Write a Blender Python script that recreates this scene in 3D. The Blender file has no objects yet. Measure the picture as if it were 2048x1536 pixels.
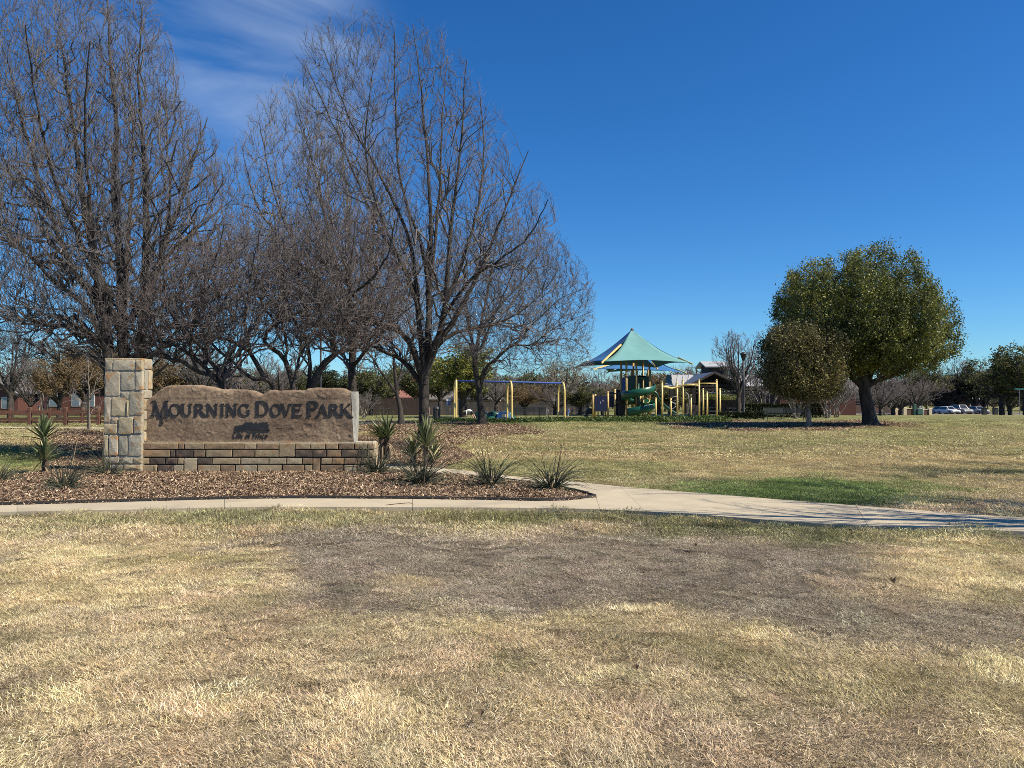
import bpy, bmesh, math, random
import numpy as np
from mathutils import Vector, Matrix

# ------------------------------------------------------------------ scene, camera, light
S = bpy.context.scene
COL = S.collection
random.seed(7)
F = 1500.0                                   # focal length in pixels of a 2048 px wide picture
CAMH = 1.5
PITCH = math.atan(32 / F)
cam_d = bpy.data.cameras.new('camera')
cam_d.sensor_width = 36.0
cam_d.lens = F / 2048 * 36.0
cam_d.clip_start = 0.1
cam_d.clip_end = 6000
cam = bpy.data.objects.new('camera', cam_d)
cam.location = (0, 0, CAMH)
cam.rotation_euler = (math.pi / 2 + PITCH, 0, 0)
COL.objects.link(cam)
S.camera = cam

SUN_DIR = Vector((0.64, -0.27, 0.78)).normalized()      # towards the sun
SUN_EL = math.asin(SUN_DIR.z)
SUN_AZ = math.atan2(SUN_DIR.x, SUN_DIR.y)               # clockwise from +Y
sun_d = bpy.data.lights.new('sun', 'SUN')
sun_d.energy = 5.0
sun_d.angle = math.radians(0.53)
sun_d.color = (1.0, 0.90, 0.75)
sun = bpy.data.objects.new('sun', sun_d)
sun.rotation_euler = SUN_DIR.to_track_quat('Z', 'Y').to_euler()
sun.location = (20, -5, 30)
COL.objects.link(sun)

W = bpy.data.worlds.new('World')
S.world = W
W.use_nodes = True
wn, wl = W.node_tree.nodes, W.node_tree.links
wn.clear()
w_out = wn.new('ShaderNodeOutputWorld')
w_bg = wn.new('ShaderNodeBackground')
w_bg.inputs['Strength'].default_value = 0.0825
sky = wn.new('ShaderNodeTexSky')
sky.sky_type = 'NISHITA'
sky.sun_disc = False
sky.sun_elevation = SUN_EL
sky.sun_rotation = SUN_AZ
sky.altitude = 700
sky.air_density = 1.0
sky.dust_density = 0.3
sky.ozone_density = 3.0
w_hs = wn.new('ShaderNodeHueSaturation')
w_hs.inputs['Saturation'].default_value = 1.28
w_hs.inputs['Value'].default_value = 1.0
wl.new(sky.outputs[0], w_hs.inputs['Color'])
# thin cirrus, high and to the left
w_tc = wn.new('ShaderNodeTexCoord')
w_map = wn.new('ShaderNodeMapping')
w_map.inputs['Rotation'].default_value = (0.0, math.radians(38), 0.0)
w_map.inputs['Scale'].default_value = (1.6, 1.0, 6.0)
w_n1 = wn.new('ShaderNodeTexNoise')
w_n1.inputs['Scale'].default_value = 1.9
w_n1.inputs['Detail'].default_value = 7
w_n1.inputs['Roughness'].default_value = 0.52
w_n1.inputs['Distortion'].default_value = 0.9
w_r1 = wn.new('ShaderNodeMapRange')
w_r1.inputs['From Min'].default_value = 0.30
w_r1.inputs['From Max'].default_value = 0.78
wl.new(w_tc.outputs['Generated'], w_map.inputs['Vector'])
wl.new(w_map.outputs[0], w_n1.inputs['Vector'])
wl.new(w_n1.outputs[0], w_r1.inputs['Value'])


def sky_blob(px, py, rad):
    a = PITCH
    dx, dz = (px - 1024) / F, (768 - py) / F
    v = Vector((dx, math.cos(a) - dz * math.sin(a), math.sin(a) + dz * math.cos(a))).normalized()
    d = wn.new('ShaderNodeVectorMath'); d.operation = 'DISTANCE'
    d.inputs[1].default_value = v
    wl.new(w_tc.outputs['Generated'], d.inputs[0])
    r = wn.new('ShaderNodeMapRange'); r.interpolation_type = 'SMOOTHSTEP'
    r.inputs['From Min'].default_value = rad
    r.inputs['From Max'].default_value = 0.0
    wl.new(d.outputs['Value'], r.inputs['Value'])
    return r.outputs[0]


w_a1 = wn.new('ShaderNodeMath'); w_a1.operation = 'ADD'; w_a1.use_clamp = True
wl.new(sky_blob(500, 90, 0.20), w_a1.inputs[0])
wl.new(sky_blob(610, 190, 0.15), w_a1.inputs[1])
w_a2 = wn.new('ShaderNodeMath'); w_a2.operation = 'ADD'; w_a2.use_clamp = True
wl.new(w_a1.outputs[0], w_a2.inputs[0])
wl.new(sky_blob(330, -150, 0.22), w_a2.inputs[1])
w_m1 = wn.new('ShaderNodeMath'); w_m1.operation = 'MULTIPLY'
wl.new(w_a2.outputs[0], w_m1.inputs[0])
wl.new(w_r1.outputs[0], w_m1.inputs[1])
w_m2 = wn.new('ShaderNodeMath'); w_m2.operation = 'MULTIPLY'; w_m2.inputs[1].default_value = 0.46
wl.new(w_m1.outputs[0], w_m2.inputs[0])
w_mix = wn.new('ShaderNodeMix'); w_mix.data_type = 'RGBA'
w_mix.inputs['B'].default_value = (5.6, 6.6, 8.0, 1)
wl.new(w_m2.outputs[0], w_mix.inputs['Factor'])
w_tint = wn.new('ShaderNodeVectorMath'); w_tint.operation = 'MULTIPLY'
w_tint.inputs[1].default_value = (0.545, 0.875, 1.12)
wl.new(w_hs.outputs[0], w_tint.inputs[0])
wl.new(w_tint.outputs[0], w_mix.inputs['A'])
wl.new(w_mix.outputs['Result'], w_bg.inputs['Color'])
wl.new(w_bg.outputs[0], w_out.inputs[0])

S.view_settings.view_transform = 'Standard'
S.view_settings.look = 'None'
S.view_settings.exposure = 0.58
S.view_settings.gamma = 1.0
S.view_settings.use_curve_mapping = False
S.cycles.use_denoising = False
S.cycles.max_bounces = 6
S.cycles.diffuse_bounces = 2
S.cycles.sample_clamp_indirect = 3.0
S.cycles.transparent_max_bounces = 8
S.cycles.filter_width = 0.9

# ------------------------------------------------------------------ pixel <-> place
def P(px, py, Y):
    """world point seen at picture point (px, py), at distance Y"""
    a = PITCH
    dx, dz = (px - 1024) / F, (768 - py) / F
    d = Vector((dx, math.cos(a) - dz * math.sin(a), math.sin(a) + dz * math.cos(a)))
    s = Y / d.y
    return Vector((d.x * s, Y, CAMH + d.z * s))


def G(px, py, z=0.0):
    """ground point at picture point"""
    a = PITCH
    dx, dz = (px - 1024) / F, (768 - py) / F
    d = Vector((dx, math.cos(a) - dz * math.sin(a), math.sin(a) + dz * math.cos(a)))
    s = (z - CAMH) / d.z
    return Vector((d.x * s, d.y * s, z))


def proj(x, y, z=0.0):
    """numpy: world -> picture px, py"""
    a = PITCH
    f = y * math.cos(a) + (z - CAMH) * math.sin(a)
    u = -y * math.sin(a) + (z - CAMH) * math.cos(a)
    f = np.where(np.abs(f) < 0.05, 0.05, f)
    return 1024 + F * x / f, 768 - F * u / f


def sstep(a, b, x):
    t = np.clip((x - a) / (b - a), 0, 1)
    return t * t * (3 - 2 * t)


_rt = np.random.default_rng(11).random((256, 256))


def vnoise(x, y):
    xi, yi = np.floor(x).astype(int), np.floor(y).astype(int)
    fx, fy = x - xi, y - yi
    fx, fy = fx * fx * (3 - 2 * fx), fy * fy * (3 - 2 * fy)
    g = lambda i, j: _rt[i & 255, j & 255]
    return (g(xi, yi) * (1 - fx) + g(xi + 1, yi) * fx) * (1 - fy) + (g(xi, yi + 1) * (1 - fx) + g(xi + 1, yi + 1) * fx) * fy


def fbm(x, y, o=4, s=0.0):
    r, a, t = 0, 1, 0
    for k in range(o):
        r = r + a * vnoise(x * 2 ** k + 17.3 * k + s, y * 2 ** k - 9.1 * k + s * 1.7)
        t += a
        a *= 0.55
    return r / t


def terrain(x, y):
    x, y = np.asarray(x, float), np.asarray(y, float)
    z = -1.15 * sstep(66, 140, y)
    m = sstep(30, 40, y) * (1 - sstep(70, 90, y))
    z = z + m * 0.05 * (fbm(x * 0.12, y * 0.12, 2, 3.0) - 0.5)
    # the low swell of lawn on the right
    z = z + 0.28 * np.exp(-((x - 34) / 12) ** 2 - ((y - 44) / 7) ** 2)
    return z


def tz(x, y):
    return float(terrain(x, y))

# ------------------------------------------------------------------ objects
def tag(o, label=None, cat=None, group=None, kind=None):
    if label: o['label'] = label
    if cat: o['category'] = cat
    if group: o['group'] = group
    if kind: o['kind'] = kind
    return o


def thing(name, label, cat, loc=(0, 0, 0), group=None, rz=0.0):
    o = bpy.data.objects.new(name, None)
    o.empty_display_size = 0.2
    o.location = loc
    o.rotation_euler = (0, 0, rz)
    COL.objects.link(o)
    return tag(o, label, cat, group)


def copy_tree(o, parent=None):
    c = o.copy()
    COL.objects.link(c)
    c.parent = parent
    for ch in [k for k in bpy.data.objects if k.parent == o]:
        copy_tree(ch, c)
    return c


def np_mesh(name, V, faces, mat, parent=None, smooth=False, attrs=None, origin=None):
    """faces: list of int arrays (n,3) or (n,4)"""
    V = np.asarray(V, np.float32)
    if origin is not None:
        V = V - np.asarray(origin, np.float32)
    me = bpy.data.meshes.new(name)
    faces = [np.asarray(f, np.int32) for f in faces if len(f)]
    nl = sum(f.size for f in faces)
    npol = sum(len(f) for f in faces)
    me.vertices.add(len(V))
    me.vertices.foreach_set('co', V.ravel())
    me.loops.add(nl)
    me.polygons.add(npol)
    if faces:
        me.loops.foreach_set('vertex_index', np.concatenate([f.ravel() for f in faces]))
        tot = np.concatenate([np.full(len(f), f.shape[1], np.int32) for f in faces])
        me.polygons.foreach_set('loop_start', np.concatenate([[0], np.cumsum(tot)[:-1]]).astype(np.int32))
        if smooth:
            me.polygons.foreach_set('use_smooth', np.ones(npol, bool))
    me.update(calc_edges=True)
    for k, v in (attrs or {}).items():
        a = me.attributes.new(k, 'FLOAT_COLOR', 'POINT')
        a.data.foreach_set('color', np.asarray(v, np.float32).ravel())
    if mat:
        me.materials.append(mat)
    o = bpy.data.objects.new(name, me)
    COL.objects.link(o)
    if parent:
        o.parent = parent
    return o


class MB:
    """collects shapes (in world or local space) and links them as ONE mesh"""
    def __init__(s):
        s.v, s.f, s.m = [], [], []

    def add(s, v, f, m=0):
        n = len(s.v)
        s.v += [tuple(p) for p in v]
        s.f += [tuple(i + n for i in q) for q in f]
        s.m += [m] * len(f)
        return s

    def box(s, x0, y0, z0, x1, y1, z1, m=0, bev=0.0):
        if bev <= 0:
            v = [(x, y, z) for z in (z0, z1) for y in (y0, y1) for x in (x0, x1)]
            return s.add(v, [(0, 2, 3, 1), (4, 5, 7, 6), (0, 1, 5, 4), (2, 6, 7, 3), (0, 4, 6, 2), (1, 3, 7, 5)], m)
        b = bev
        bm = bmesh.new()
        bmesh.ops.create_cube(bm, size=1)
        bmesh.ops.scale(bm, vec=(x1 - x0, y1 - y0, z1 - z0), verts=bm.verts)
        bmesh.ops.translate(bm, vec=((x0 + x1) / 2, (y0 + y1) / 2, (z0 + z1) / 2), verts=bm.verts)
        bmesh.ops.bevel(bm, geom=bm.edges[:], offset=b, segments=1, affect='EDGES')
        bm.verts.ensure_lookup_table()
        v = [tuple(q.co) for q in bm.verts]
        f = [[q.index for q in fc.verts] for fc in bm.faces]
        bm.free()
        return s.add(v, f, m)

    def beam(s, a, b, w, h, m=0, up=(0, 0, 1)):
        a, b = Vector(a), Vector(b)
        t = (b - a).normalized()
        u = t.cross(Vector(up))
        if u.length < 1e-3: u = t.cross(Vector((0, 1, 0)))
        u.normalize()
        n = u.cross(t)
        v = []
        for p in (a, b):
            for i, j in ((-1, -1), (1, -1), (1, 1), (-1, 1)):
                v.append(p + u * (i * w / 2) + n * (j * h / 2))
        return s.add(v, [(3, 2, 1, 0), (4, 5, 6, 7), (0, 1, 5, 4), (1, 2, 6, 5), (2, 3, 7, 6), (3, 0, 4, 7)], m)

    def tube(s, pts, r, n=8, m=0, cap=True):
        pts = [Vector(p) for p in pts]
        if not hasattr(r, '__len__'): r = [r] * len(pts)
        t0 = (pts[1] - pts[0]).normalized()
        u = t0.orthogonal().normalized()
        v, f = [], []
        for i, p in enumerate(pts):
            t = (pts[min(i + 1, len(pts) - 1)] - pts[max(i - 1, 0)]).normalized()
            u = (u - t * u.dot(t)).normalized()
            w = t.cross(u)
            for k in range(n):
                a = 2 * math.pi * k / n
                v.append(p + (u * math.cos(a) + w * math.sin(a)) * r[i])
        for i in range(len(pts) - 1):
            for k in range(n):
                f.append((i * n + k, i * n + (k + 1) % n, (i + 1) * n + (k + 1) % n, (i + 1) * n + k))
        if cap:
            f.append(tuple(range(n))[::-1])
            f.append(tuple((len(pts) - 1) * n + k for k in range(n)))
        return s.add(v, f, m)

    def lathe(s, c, prof, n=12, m=0):
        c = Vector(c)
        v, f = [], []
        for r, z in prof:
            for k in range(n):
                a = 2 * math.pi * k / n
                v.append((c.x + r * math.cos(a), c.y + r * math.sin(a), c.z + z))
        for i in range(len(prof) - 1):
            for k in range(n):
                f.append((i * n + k, i * n + (k + 1) % n, (i + 1) * n + (k + 1) % n, (i + 1) * n + k))
        f.append(tuple(range(n))[::-1])
        f.append(tuple((len(prof) - 1) * n + k for k in range(n)))
        return s.add(v, f, m)

    def prism(s, poly, y0, y1, m=0, inset=0.0, dome=0.0):
        """poly in x,z; front at y0 (towards the camera), back at y1; an inset makes a worn front edge"""
        n = len(poly)
        cx, cz = sum(p[0] for p in poly) / n, sum(p[1] for p in poly) / n
        v, f = [], []
        fr = y0
        if inset > 0:
            ring = []
            for x, z in poly:
                d = math.hypot(x - cx, z - cz) or 1
                k = max(0.3, 1 - inset / d)
                ring.append((cx + (x - cx) * k, fr, cz + (z - cz) * k))
            v += ring
            v += [(x, fr + inset * 0.9, z) for x, z in poly]
            v += [(x, y1, z) for x, z in poly]
            v.append((cx, fr - dome, cz))
            c = 3 * n
            for i in range(n):
                j = (i + 1) % n
                f += [(c, i, j), (i, n + i, n + j, j), (n + i, 2 * n + i, 2 * n + j, n + j)]
            f.append(tuple(2 * n + i for i in range(n))[::-1])
        else:
            v += [(x, y0, z) for x, z in poly] + [(x, y1, z) for x, z in poly]
            f.append(tuple(range(n)))
            f.append(tuple(range(n, 2 * n))[::-1])
            for i in range(n):
                j = (i + 1) % n
                f.append((i, n + i, n + j, j))
        return s.add(v, f, m)

    def build(s, name, mat, parent=None, smooth=False, world=True):
        me = bpy.data.meshes.new(name)
        v = s.v
        if parent is not None and world:
            o, q = parent, Matrix.Identity(4)
            while o is not None:
                q = o.matrix_basis @ q
                o = o.parent
            if q != Matrix.Identity(4):
                q = q.inverted()
                v = [tuple(q @ Vector(p)) for p in v]
        me.from_pydata(v, [], s.f)
        mats = mat if isinstance(mat, (list, tuple)) else [mat]
        for k in mats: me.materials.append(k)
        if len(mats) > 1: me.polygons.foreach_set('material_index', s.m)
        if smooth: me.polygons.foreach_set('use_smooth', [True] * len(s.f))
        bm = bmesh.new(); bm.from_mesh(me)
        bmesh.ops.recalc_face_normals(bm, faces=bm.faces)
        bm.to_mesh(me); bm.free()
        me.update()
        o = bpy.data.objects.new(name, me)
        COL.objects.link(o)
        if parent is not None: o.parent = parent
        return o

# ------------------------------------------------------------------ materials
_M = {}


def nodes(name):
    m = bpy.data.materials.new(name)
    m.use_nodes = True
    return m, m.node_tree.nodes, m.node_tree.links, m.node_tree.nodes['Principled BSDF']


def mat(name, c, c2=None, rough=0.8, scale=4.0, bump=0.0, bscale=None, metal=0.0, detail=5, rnd=0.0, spec=None,
        coord='Object', contrast=(0.35, 0.65), stretch=(1, 1, 1), c3=None, s3=1.2):
    """two (or three) colours mixed by noise, bump from finer noise, and a random value step per object"""
    if name in _M: return _M[name]
    m, n, l, b = nodes(name)
    b.inputs['Roughness'].default_value = rough
    b.inputs['Metallic'].default_value = metal
    if spec is not None: b.inputs['Specular IOR Level'].default_value = spec
    tc = n.new('ShaderNodeTexCoord')
    mp = n.new('ShaderNodeMapping')
    mp.inputs['Scale'].default_value = stretch
    l.new(tc.outputs[coord], mp.inputs['Vector'])
    oi = n.new('ShaderNodeObjectInfo')
    add = n.new('ShaderNodeVectorMath'); add.operation = 'ADD'
    ml = n.new('ShaderNodeMath'); ml.operation = 'MULTIPLY'; ml.inputs[1].default_value = 37.0 if rnd else 0.0
    l.new(oi.outputs['Random'], ml.inputs[0])
    l.new(mp.outputs[0], add.inputs[0]); l.new(ml.outputs[0], add.inputs[1])
    vec = add.outputs[0]
    col = None
    if c2 is not None:
        t = n.new('ShaderNodeTexNoise')
        t.inputs['Scale'].default_value = scale; t.inputs['Detail'].default_value = detail
        t.inputs['Roughness'].default_value = 0.6
        l.new(vec, t.inputs['Vector'])
        r = n.new('ShaderNodeMapRange')
        r.inputs['From Min'].default_value, r.inputs['From Max'].default_value = contrast
        l.new(t.outputs[0], r.inputs['Value'])
        mx = n.new('ShaderNodeMix'); mx.data_type = 'RGBA'
        mx.inputs['A'].default_value = (*c, 1); mx.inputs['B'].default_value = (*c2, 1)
        l.new(r.outputs[0], mx.inputs['Factor'])
        col = mx.outputs['Result']
    if c3 is not None:
        t = n.new('ShaderNodeTexNoise')
        t.inputs['Scale'].default_value = s3; t.inputs['Detail'].default_value = 4
        t.inputs['Distortion'].default_value = 1.0
        l.new(vec, t.inputs['Vector'])
        r = n.new('ShaderNodeMapRange')
        r.inputs['From Min'].default_value, r.inputs['From Max'].default_value = 0.56, 0.68
        l.new(t.outputs[0], r.inputs['Value'])
        mx = n.new('ShaderNodeMix'); mx.data_type = 'RGBA'
        mx.inputs['B'].default_value = (*c3, 1)
        l.new(col, mx.inputs['A']); l.new(r.outputs[0], mx.inputs['Factor'])
        col = mx.outputs['Result']
    if rnd:
        hs = n.new('ShaderNodeHueSaturation')
        mr = n.new('ShaderNodeMapRange')
        mr.inputs['To Min'].default_value, mr.inputs['To Max'].default_value = 1 - rnd, 1 + rnd
        l.new(oi.outputs['Random'], mr.inputs['Value']); l.new(mr.outputs[0], hs.inputs['Value'])
        if col is not None: l.new(col, hs.inputs['Color'])
        else: hs.inputs['Color'].default_value = (*c, 1)
        col = hs.outputs[0]
    if col is not None: l.new(col, b.inputs['Base Color'])
    else: b.inputs['Base Color'].default_value = (*c, 1)
    if bump:
        t = n.new('ShaderNodeTexNoise')
        t.inputs['Scale'].default_value = bscale or scale * 3; t.inputs['Detail'].default_value = 6
        t.inputs['Roughness'].default_value = 0.65
        l.new(vec, t.inputs['Vector'])
        bp = n.new('ShaderNodeBump'); bp.inputs['Strength'].default_value = 1.0
        bp.inputs['Distance'].default_value = bump
        l.new(t.outputs[0], bp.inputs['Height']); l.new(bp.outputs[0], b.inputs['Normal'])
    _M[name] = m
    return m


def leaf_mat(name, cols, rough=0.6, trans=0.25, noise_scale=0.35, islands=True):
    """each leaf gets its own colour between several, and the kind drifts through the crown"""
    if name in _M: return _M[name]
    m, n, l, b = nodes(name)
    b.inputs['Roughness'].default_value = rough
    b.inputs['Specular IOR Level'].default_value = 0.25
    g = n.new('ShaderNodeNewGeometry')
    rmp = n.new('ShaderNodeValToRGB')
    e = rmp.color_ramp.elements
    e[0].color = (*cols[0], 1); e[1].color = (*cols[-1], 1)
    for i, c in enumerate(cols[1:-1]):
        q = e.new((i + 1) / (len(cols) - 1)); q.color = (*c, 1)
    t = n.new('ShaderNodeTexNoise'); t.inputs['Scale'].default_value = noise_scale; t.inputs['Detail'].default_value = 3
    l.new(g.outputs['Position'], t.inputs['Vector'])
    r = n.new('ShaderNodeMapRange'); r.inputs['From Min'].default_value = 0.3; r.inputs['From Max'].default_value = 0.7
    l.new(t.outputs[0], r.inputs['Value'])
    mx = n.new('ShaderNodeMix'); mx.inputs['Factor'].default_value = 0.5
    l.new(g.outputs['Random Per Island'], mx.inputs['A']); l.new(r.outputs[0], mx.inputs['B'])
    l.new(mx.outputs[0], rmp.inputs[0])
    l.new(rmp.outputs[0], b.inputs['Base Color'])
    if trans:
        tr = n.new('ShaderNodeBsdfTranslucent'); l.new(rmp.outputs[0], tr.inputs[0])
        ms = n.new('ShaderNodeMixShader'); ms.inputs[0].default_value = trans
        l.new(b.outputs[0], ms.inputs[1]); l.new(tr.outputs[0], ms.inputs[2])
        l.new(ms.outputs[0], n['Material Output'].inputs[0])
    _M[name] = m
    return m
# ------------------------------------------------------------------ lawn colours (what grows where)
def lawn_rgb(x, y):
    """albedo of the lawn and how tall it stands, by place"""
    px, py = proj(x, y)
    n1 = fbm(x * 0.9, y * 0.9, 4, 1.0)
    n2 = fbm(x * 0.35, y * 0.35, 3, 5.0)
    n3 = fbm(x * 2.7, y * 2.7, 3, 9.0)
    n4 = fbm(x * 0.16, y * 0.5, 3, 12.0)
    A = lambda c: np.array(c)[None, :]
    col = A((0.60, 0.485, 0.285)) * (0.82 + 0.36 * n1[:, None])
    mix = lambda c, w: col * (1 - w[:, None]) + A(c) * w[:, None]
    h = 0.75 + 0.6 * n1
    # matted greyish straw here and there
    col = mix((0.48, 0.375, 0.24), sstep(0.48, 0.66, n3) * 0.8)
    # yellow clumps
    col = mix((0.70, 0.575, 0.315), sstep(0.53, 0.7, n2) * 0.8)
    # olive flecks
    col = mix((0.26, 0.24, 0.10), sstep(0.56, 0.70, fbm(x * 1.6, y * 1.6, 3, 21.0)) * 0.5)
    wob = (n1 - 0.5) * 90
    # thin grey-brown patch in the middle
    jx = (fbm(x * 1.1, y * 1.1, 4, 33.0) - 0.5)
    g = sstep(500, 600, px + jx * 220) * (1 - sstep(1650, 1900, px + jx * 300)) * sstep(1040, 1085, py + jx * 70) * (1 - sstep(1185, 1235, py - (px - 1250) * 0.03 + jx * 190))
    g2 = 0.8 * sstep(0.56, 0.66, n3) * sstep(0.46, 0.6, n2) * sstep(1060, 1100, py) * (1 - sstep(1240, 1290, py)) * (1 - sstep(480, 600, px))
    g3 = sstep(1500, 1700, px) * sstep(1190, 1225, py + jx * 60) * (1 - sstep(1270, 1330, py + jx * 60)) * 0.8
    g = np.clip(g + g2 + g3, 0, 1)
    col = mix((0.33, 0.278, 0.205), g * 0.94)
    h = h * (1 - 0.45 * g)
    # green fringe along the near side of the path
    path_y = 1018 + np.clip((px - 1100) / 950, 0, 1) * 48
    s = sstep(-2, 3, py - path_y) * (1 - sstep(14, 46, py - path_y + (n3 - 0.5) * 30)) * sstep(0.30, 0.55, n1)
    s = np.maximum(s, sstep(1150, 1350, px) * (1 - sstep(1700, 1850, px)) * sstep(0, 4, py - path_y) * (1 - sstep(25, 55, py - path_y + (n3 - 0.5) * 40)))
    col = mix((0.20, 0.215, 0.075), s * 0.7)
    h = h * (1 + 0.4 * s)
    # lawn beyond the path
    b = 1 - sstep(940, 1000, py + (n1 - 0.5) * 20)
    b = np.where((py < path_y - 5), b, 0)
    col = mix((0.44, 0.355, 0.165), b * 0.75)
    g = sstep(0.42, 0.60, n4) * b
    col = mix((0.25, 0.26, 0.10), g * 0.65)
    # vivid patch behind the path
    e = ((px - 1610) / 300) ** 2 + ((py - 985) / 34) ** 2 + (n3 - 0.5) * 1.3 + (n1 - 0.5) * 0.8
    e = (1 - sstep(0.35, 1.5, e + (fbm(x * 5, y * 5, 3, 91) - .5) * 1.3)) * (py < path_y - 8)
    col = mix((0.125, 0.21, 0.05), e * 0.88)
    h = h * (1 - 0.35 * b)
    # further lawn turns greener
    d = 1 - sstep(838, 872, py + (n2 - 0.5) * 14)
    col = mix((0.24, 0.27, 0.095), d * 0.72)
    st = 0.5 + 0.5 * np.sin(y * 0.9 + 3 * n2)
    col = mix((0.47, 0.42, 0.19), st * sstep(1500, 1800, px) * (1 - sstep(880, 900, py)) * 0.45)
    # left, behind the yucca: some green
    e = ((px - 30) / 90) ** 2 + ((py - 915) / 22) ** 2
    col = mix((0.13, 0.20, 0.05), (1 - sstep(0.3, 1.3, e)) * 0.7)
    # leaf litter and mulch under the far trees
    lit = litter(x, y)
    col = mix((0.20, 0.13, 0.085), lit * 0.75)
    h = h * (1 - 0.6 * lit)
    return np.clip(col, 0.01, 0.8), np.clip(h, 0.35, 1.6)


def litter(x, y):
    px, py = proj(x, y)
    n = fbm(x * 0.6, y * 0.6, 4, 40.0)
    w = 0 * x
    for cx, cy, rx, ry in ((965, 862, 95, 18), (880, 892, 45, 26), (1500, 853, 150, 10), (1690, 852, 130, 8), (168, 882, 70, 18), (1760, 1062, 90, 10), (800, 860, 80, 16)):
        e = ((px - cx) / rx) ** 2 + ((py - cy) / ry) ** 2 + (n - 0.5) * 2.6
        w = np.maximum(w, 1 - sstep(0.35, 1.3, e))
    return w * (y > 9) * (y < 90)


# ------------------------------------------------------------------ ground sheet
ys = np.concatenate([np.linspace(-60, 1, 14), 1 + np.cumsum(0.09 * 1.0118 ** np.arange(560))])
ys = ys[ys < 260]
ys = np.concatenate([ys, np.geomspace(270, 4000, 26)])
us = np.linspace(-1, 1, 261)
us = np.sign(us) * (0.75 * np.abs(us) + 0.25 * np.abs(us) ** 3)
YY, UU = np.meshgrid(ys, us, indexing='ij')
XX = UU * (26 + 0.95 * np.clip(YY, 0, None))
gx, gy = XX.ravel(), YY.ravel()
gz = terrain(gx, gy)
gz = gz + 0.012 * (fbm(gx * 2.2, gy * 2.2, 3, 2.0) - 0.5) * (gy < 60) - 0.03
gc, gh = lawn_rgb(gx, gy)
nr, nc = XX.shape
ii = np.arange(nr * nc).reshape(nr, nc)
gf = np.stack([ii[:-1, :-1], ii[:-1, 1:], ii[1:, 1:], ii[1:, :-1]], -1).reshape(-1, 4)

m, n, l, b = nodes('lawn_soil')
b.inputs['Roughness'].default_value = 0.95
b.inputs['Specular IOR Level'].default_value = 0.1
at = n.new('ShaderNodeAttribute'); at.attribute_name = 'gcol'
geo = n.new('ShaderNodeNewGeometry')
def _noise(sc, det, dist=0.0, src=None):
    t = n.new('ShaderNodeTexNoise'); t.inputs['Scale'].default_value = sc; t.inputs['Detail'].default_value = det
    t.inputs['Roughness'].default_value = 0.7; t.inputs['Distortion'].default_value = dist
    l.new((src or geo.outputs['Position']), t.inputs['Vector'])
    return t
t1, t2, t3 = _noise(38, 4, 1.5), _noise(7, 5), _noise(1.1, 5)
def _rng(t, a, c, lo, hi):
    r = n.new('ShaderNodeMapRange'); r.inputs['From Min'].default_value = a; r.inputs['From Max'].default_value = c
    r.inputs['To Min'].default_value = lo; r.inputs['To Max'].default_value = hi
    l.new(t.outputs[0], r.inputs['Value']); return r
r1, r2, r3 = _rng(t1, 0.35, 0.65, 0.45, 1.25), _rng(t2, 0.3, 0.7, 0.68, 1.22), _rng(t3, 0.3, 0.7, 0.85, 1.12)
mm = n.new('ShaderNodeMath'); mm.operation = 'MULTIPLY'; l.new(r1.outputs[0], mm.inputs[0]); l.new(r2.outputs[0], mm.inputs[1])
mk = n.new('ShaderNodeMath'); mk.operation = 'MULTIPLY'; l.new(mm.outputs[0], mk.inputs[0]); l.new(r3.outputs[0], mk.inputs[1])
vm = n.new('ShaderNodeVectorMath'); vm.operation = 'SCALE'
l.new(at.outputs['Color'], vm.inputs[0]); l.new(mk.outputs[0], vm.inputs['Scale'])
l.new(vm.outputs[0], b.inputs['Base Color'])
bp = n.new('ShaderNodeBump'); bp.inputs['Distance'].default_value = 0.05
l.new(t1.outputs[0], bp.inputs['Height']); l.new(bp.outputs[0], b.inputs['Normal'])
M_SOIL = m
ground = np_mesh('ground', np.stack([gx, gy, gz], 1), [gf], M_SOIL, smooth=True,
                 attrs={'gcol': np.concatenate([gc * 0.74, np.ones((len(gc), 1))], 1)})
tag(ground, 'dry park lawn of straw coloured and greenish grass', None, None, 'structure')

# ------------------------------------------------------------------ path: concrete slabs in a bed
NEAR = [(-420, 1037), (-200, 1031), (0, 1026.5), (240, 1022), (500, 1016.5), (700, 1016.5), (954, 1017.5), (1106, 1018.8), (1200, 1021), (1290, 1025), (1430, 1034), (1640, 1049.5), (2048, 1066), (2500, 1084), (3100, 1106)]
FAR = [(-420, 1022), (-200, 1017), (0, 1013), (240, 1006.5), (500, 1000), (700, 999.5), (954, 1002), (1106, 1004.5), (1192, 996.7), (1240, 975), (1400, 988), (1614, 1005.7), (2048, 1038), (2500, 1062), (3100, 1083)]
BN = [(1192, 996.7), (1147, 983), (1065, 969), (1000, 960), (928, 952), (860, 947), (760, 941), (640, 937), (500, 934)]
BF = [(1240, 975), (1180, 968.5), (1100, 961), (1015, 953), (950, 945), (883, 938), (790, 930), (660, 925), (500, 922)]


def smooth_line(pts, k=8):
    pts = [Vector((p[0], p[1])) for p in pts]
    out = []
    for i in range(len(pts) - 1):
        p0, p1, p2, p3 = pts[max(i - 1, 0)], pts[i], pts[i + 1], pts[min(i + 2, len(pts) - 1)]
        for j in range(k):
            t = j / k
            out.append(0.5 * ((2 * p1) + (p2 - p0) * t + (2 * p0 - 5 * p1 + 4 * p2 - p3) * t * t + (3 * p1 - p0 - 3 * p2 + p3) * t ** 3))
    out.append(pts[-1])
    return out


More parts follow.
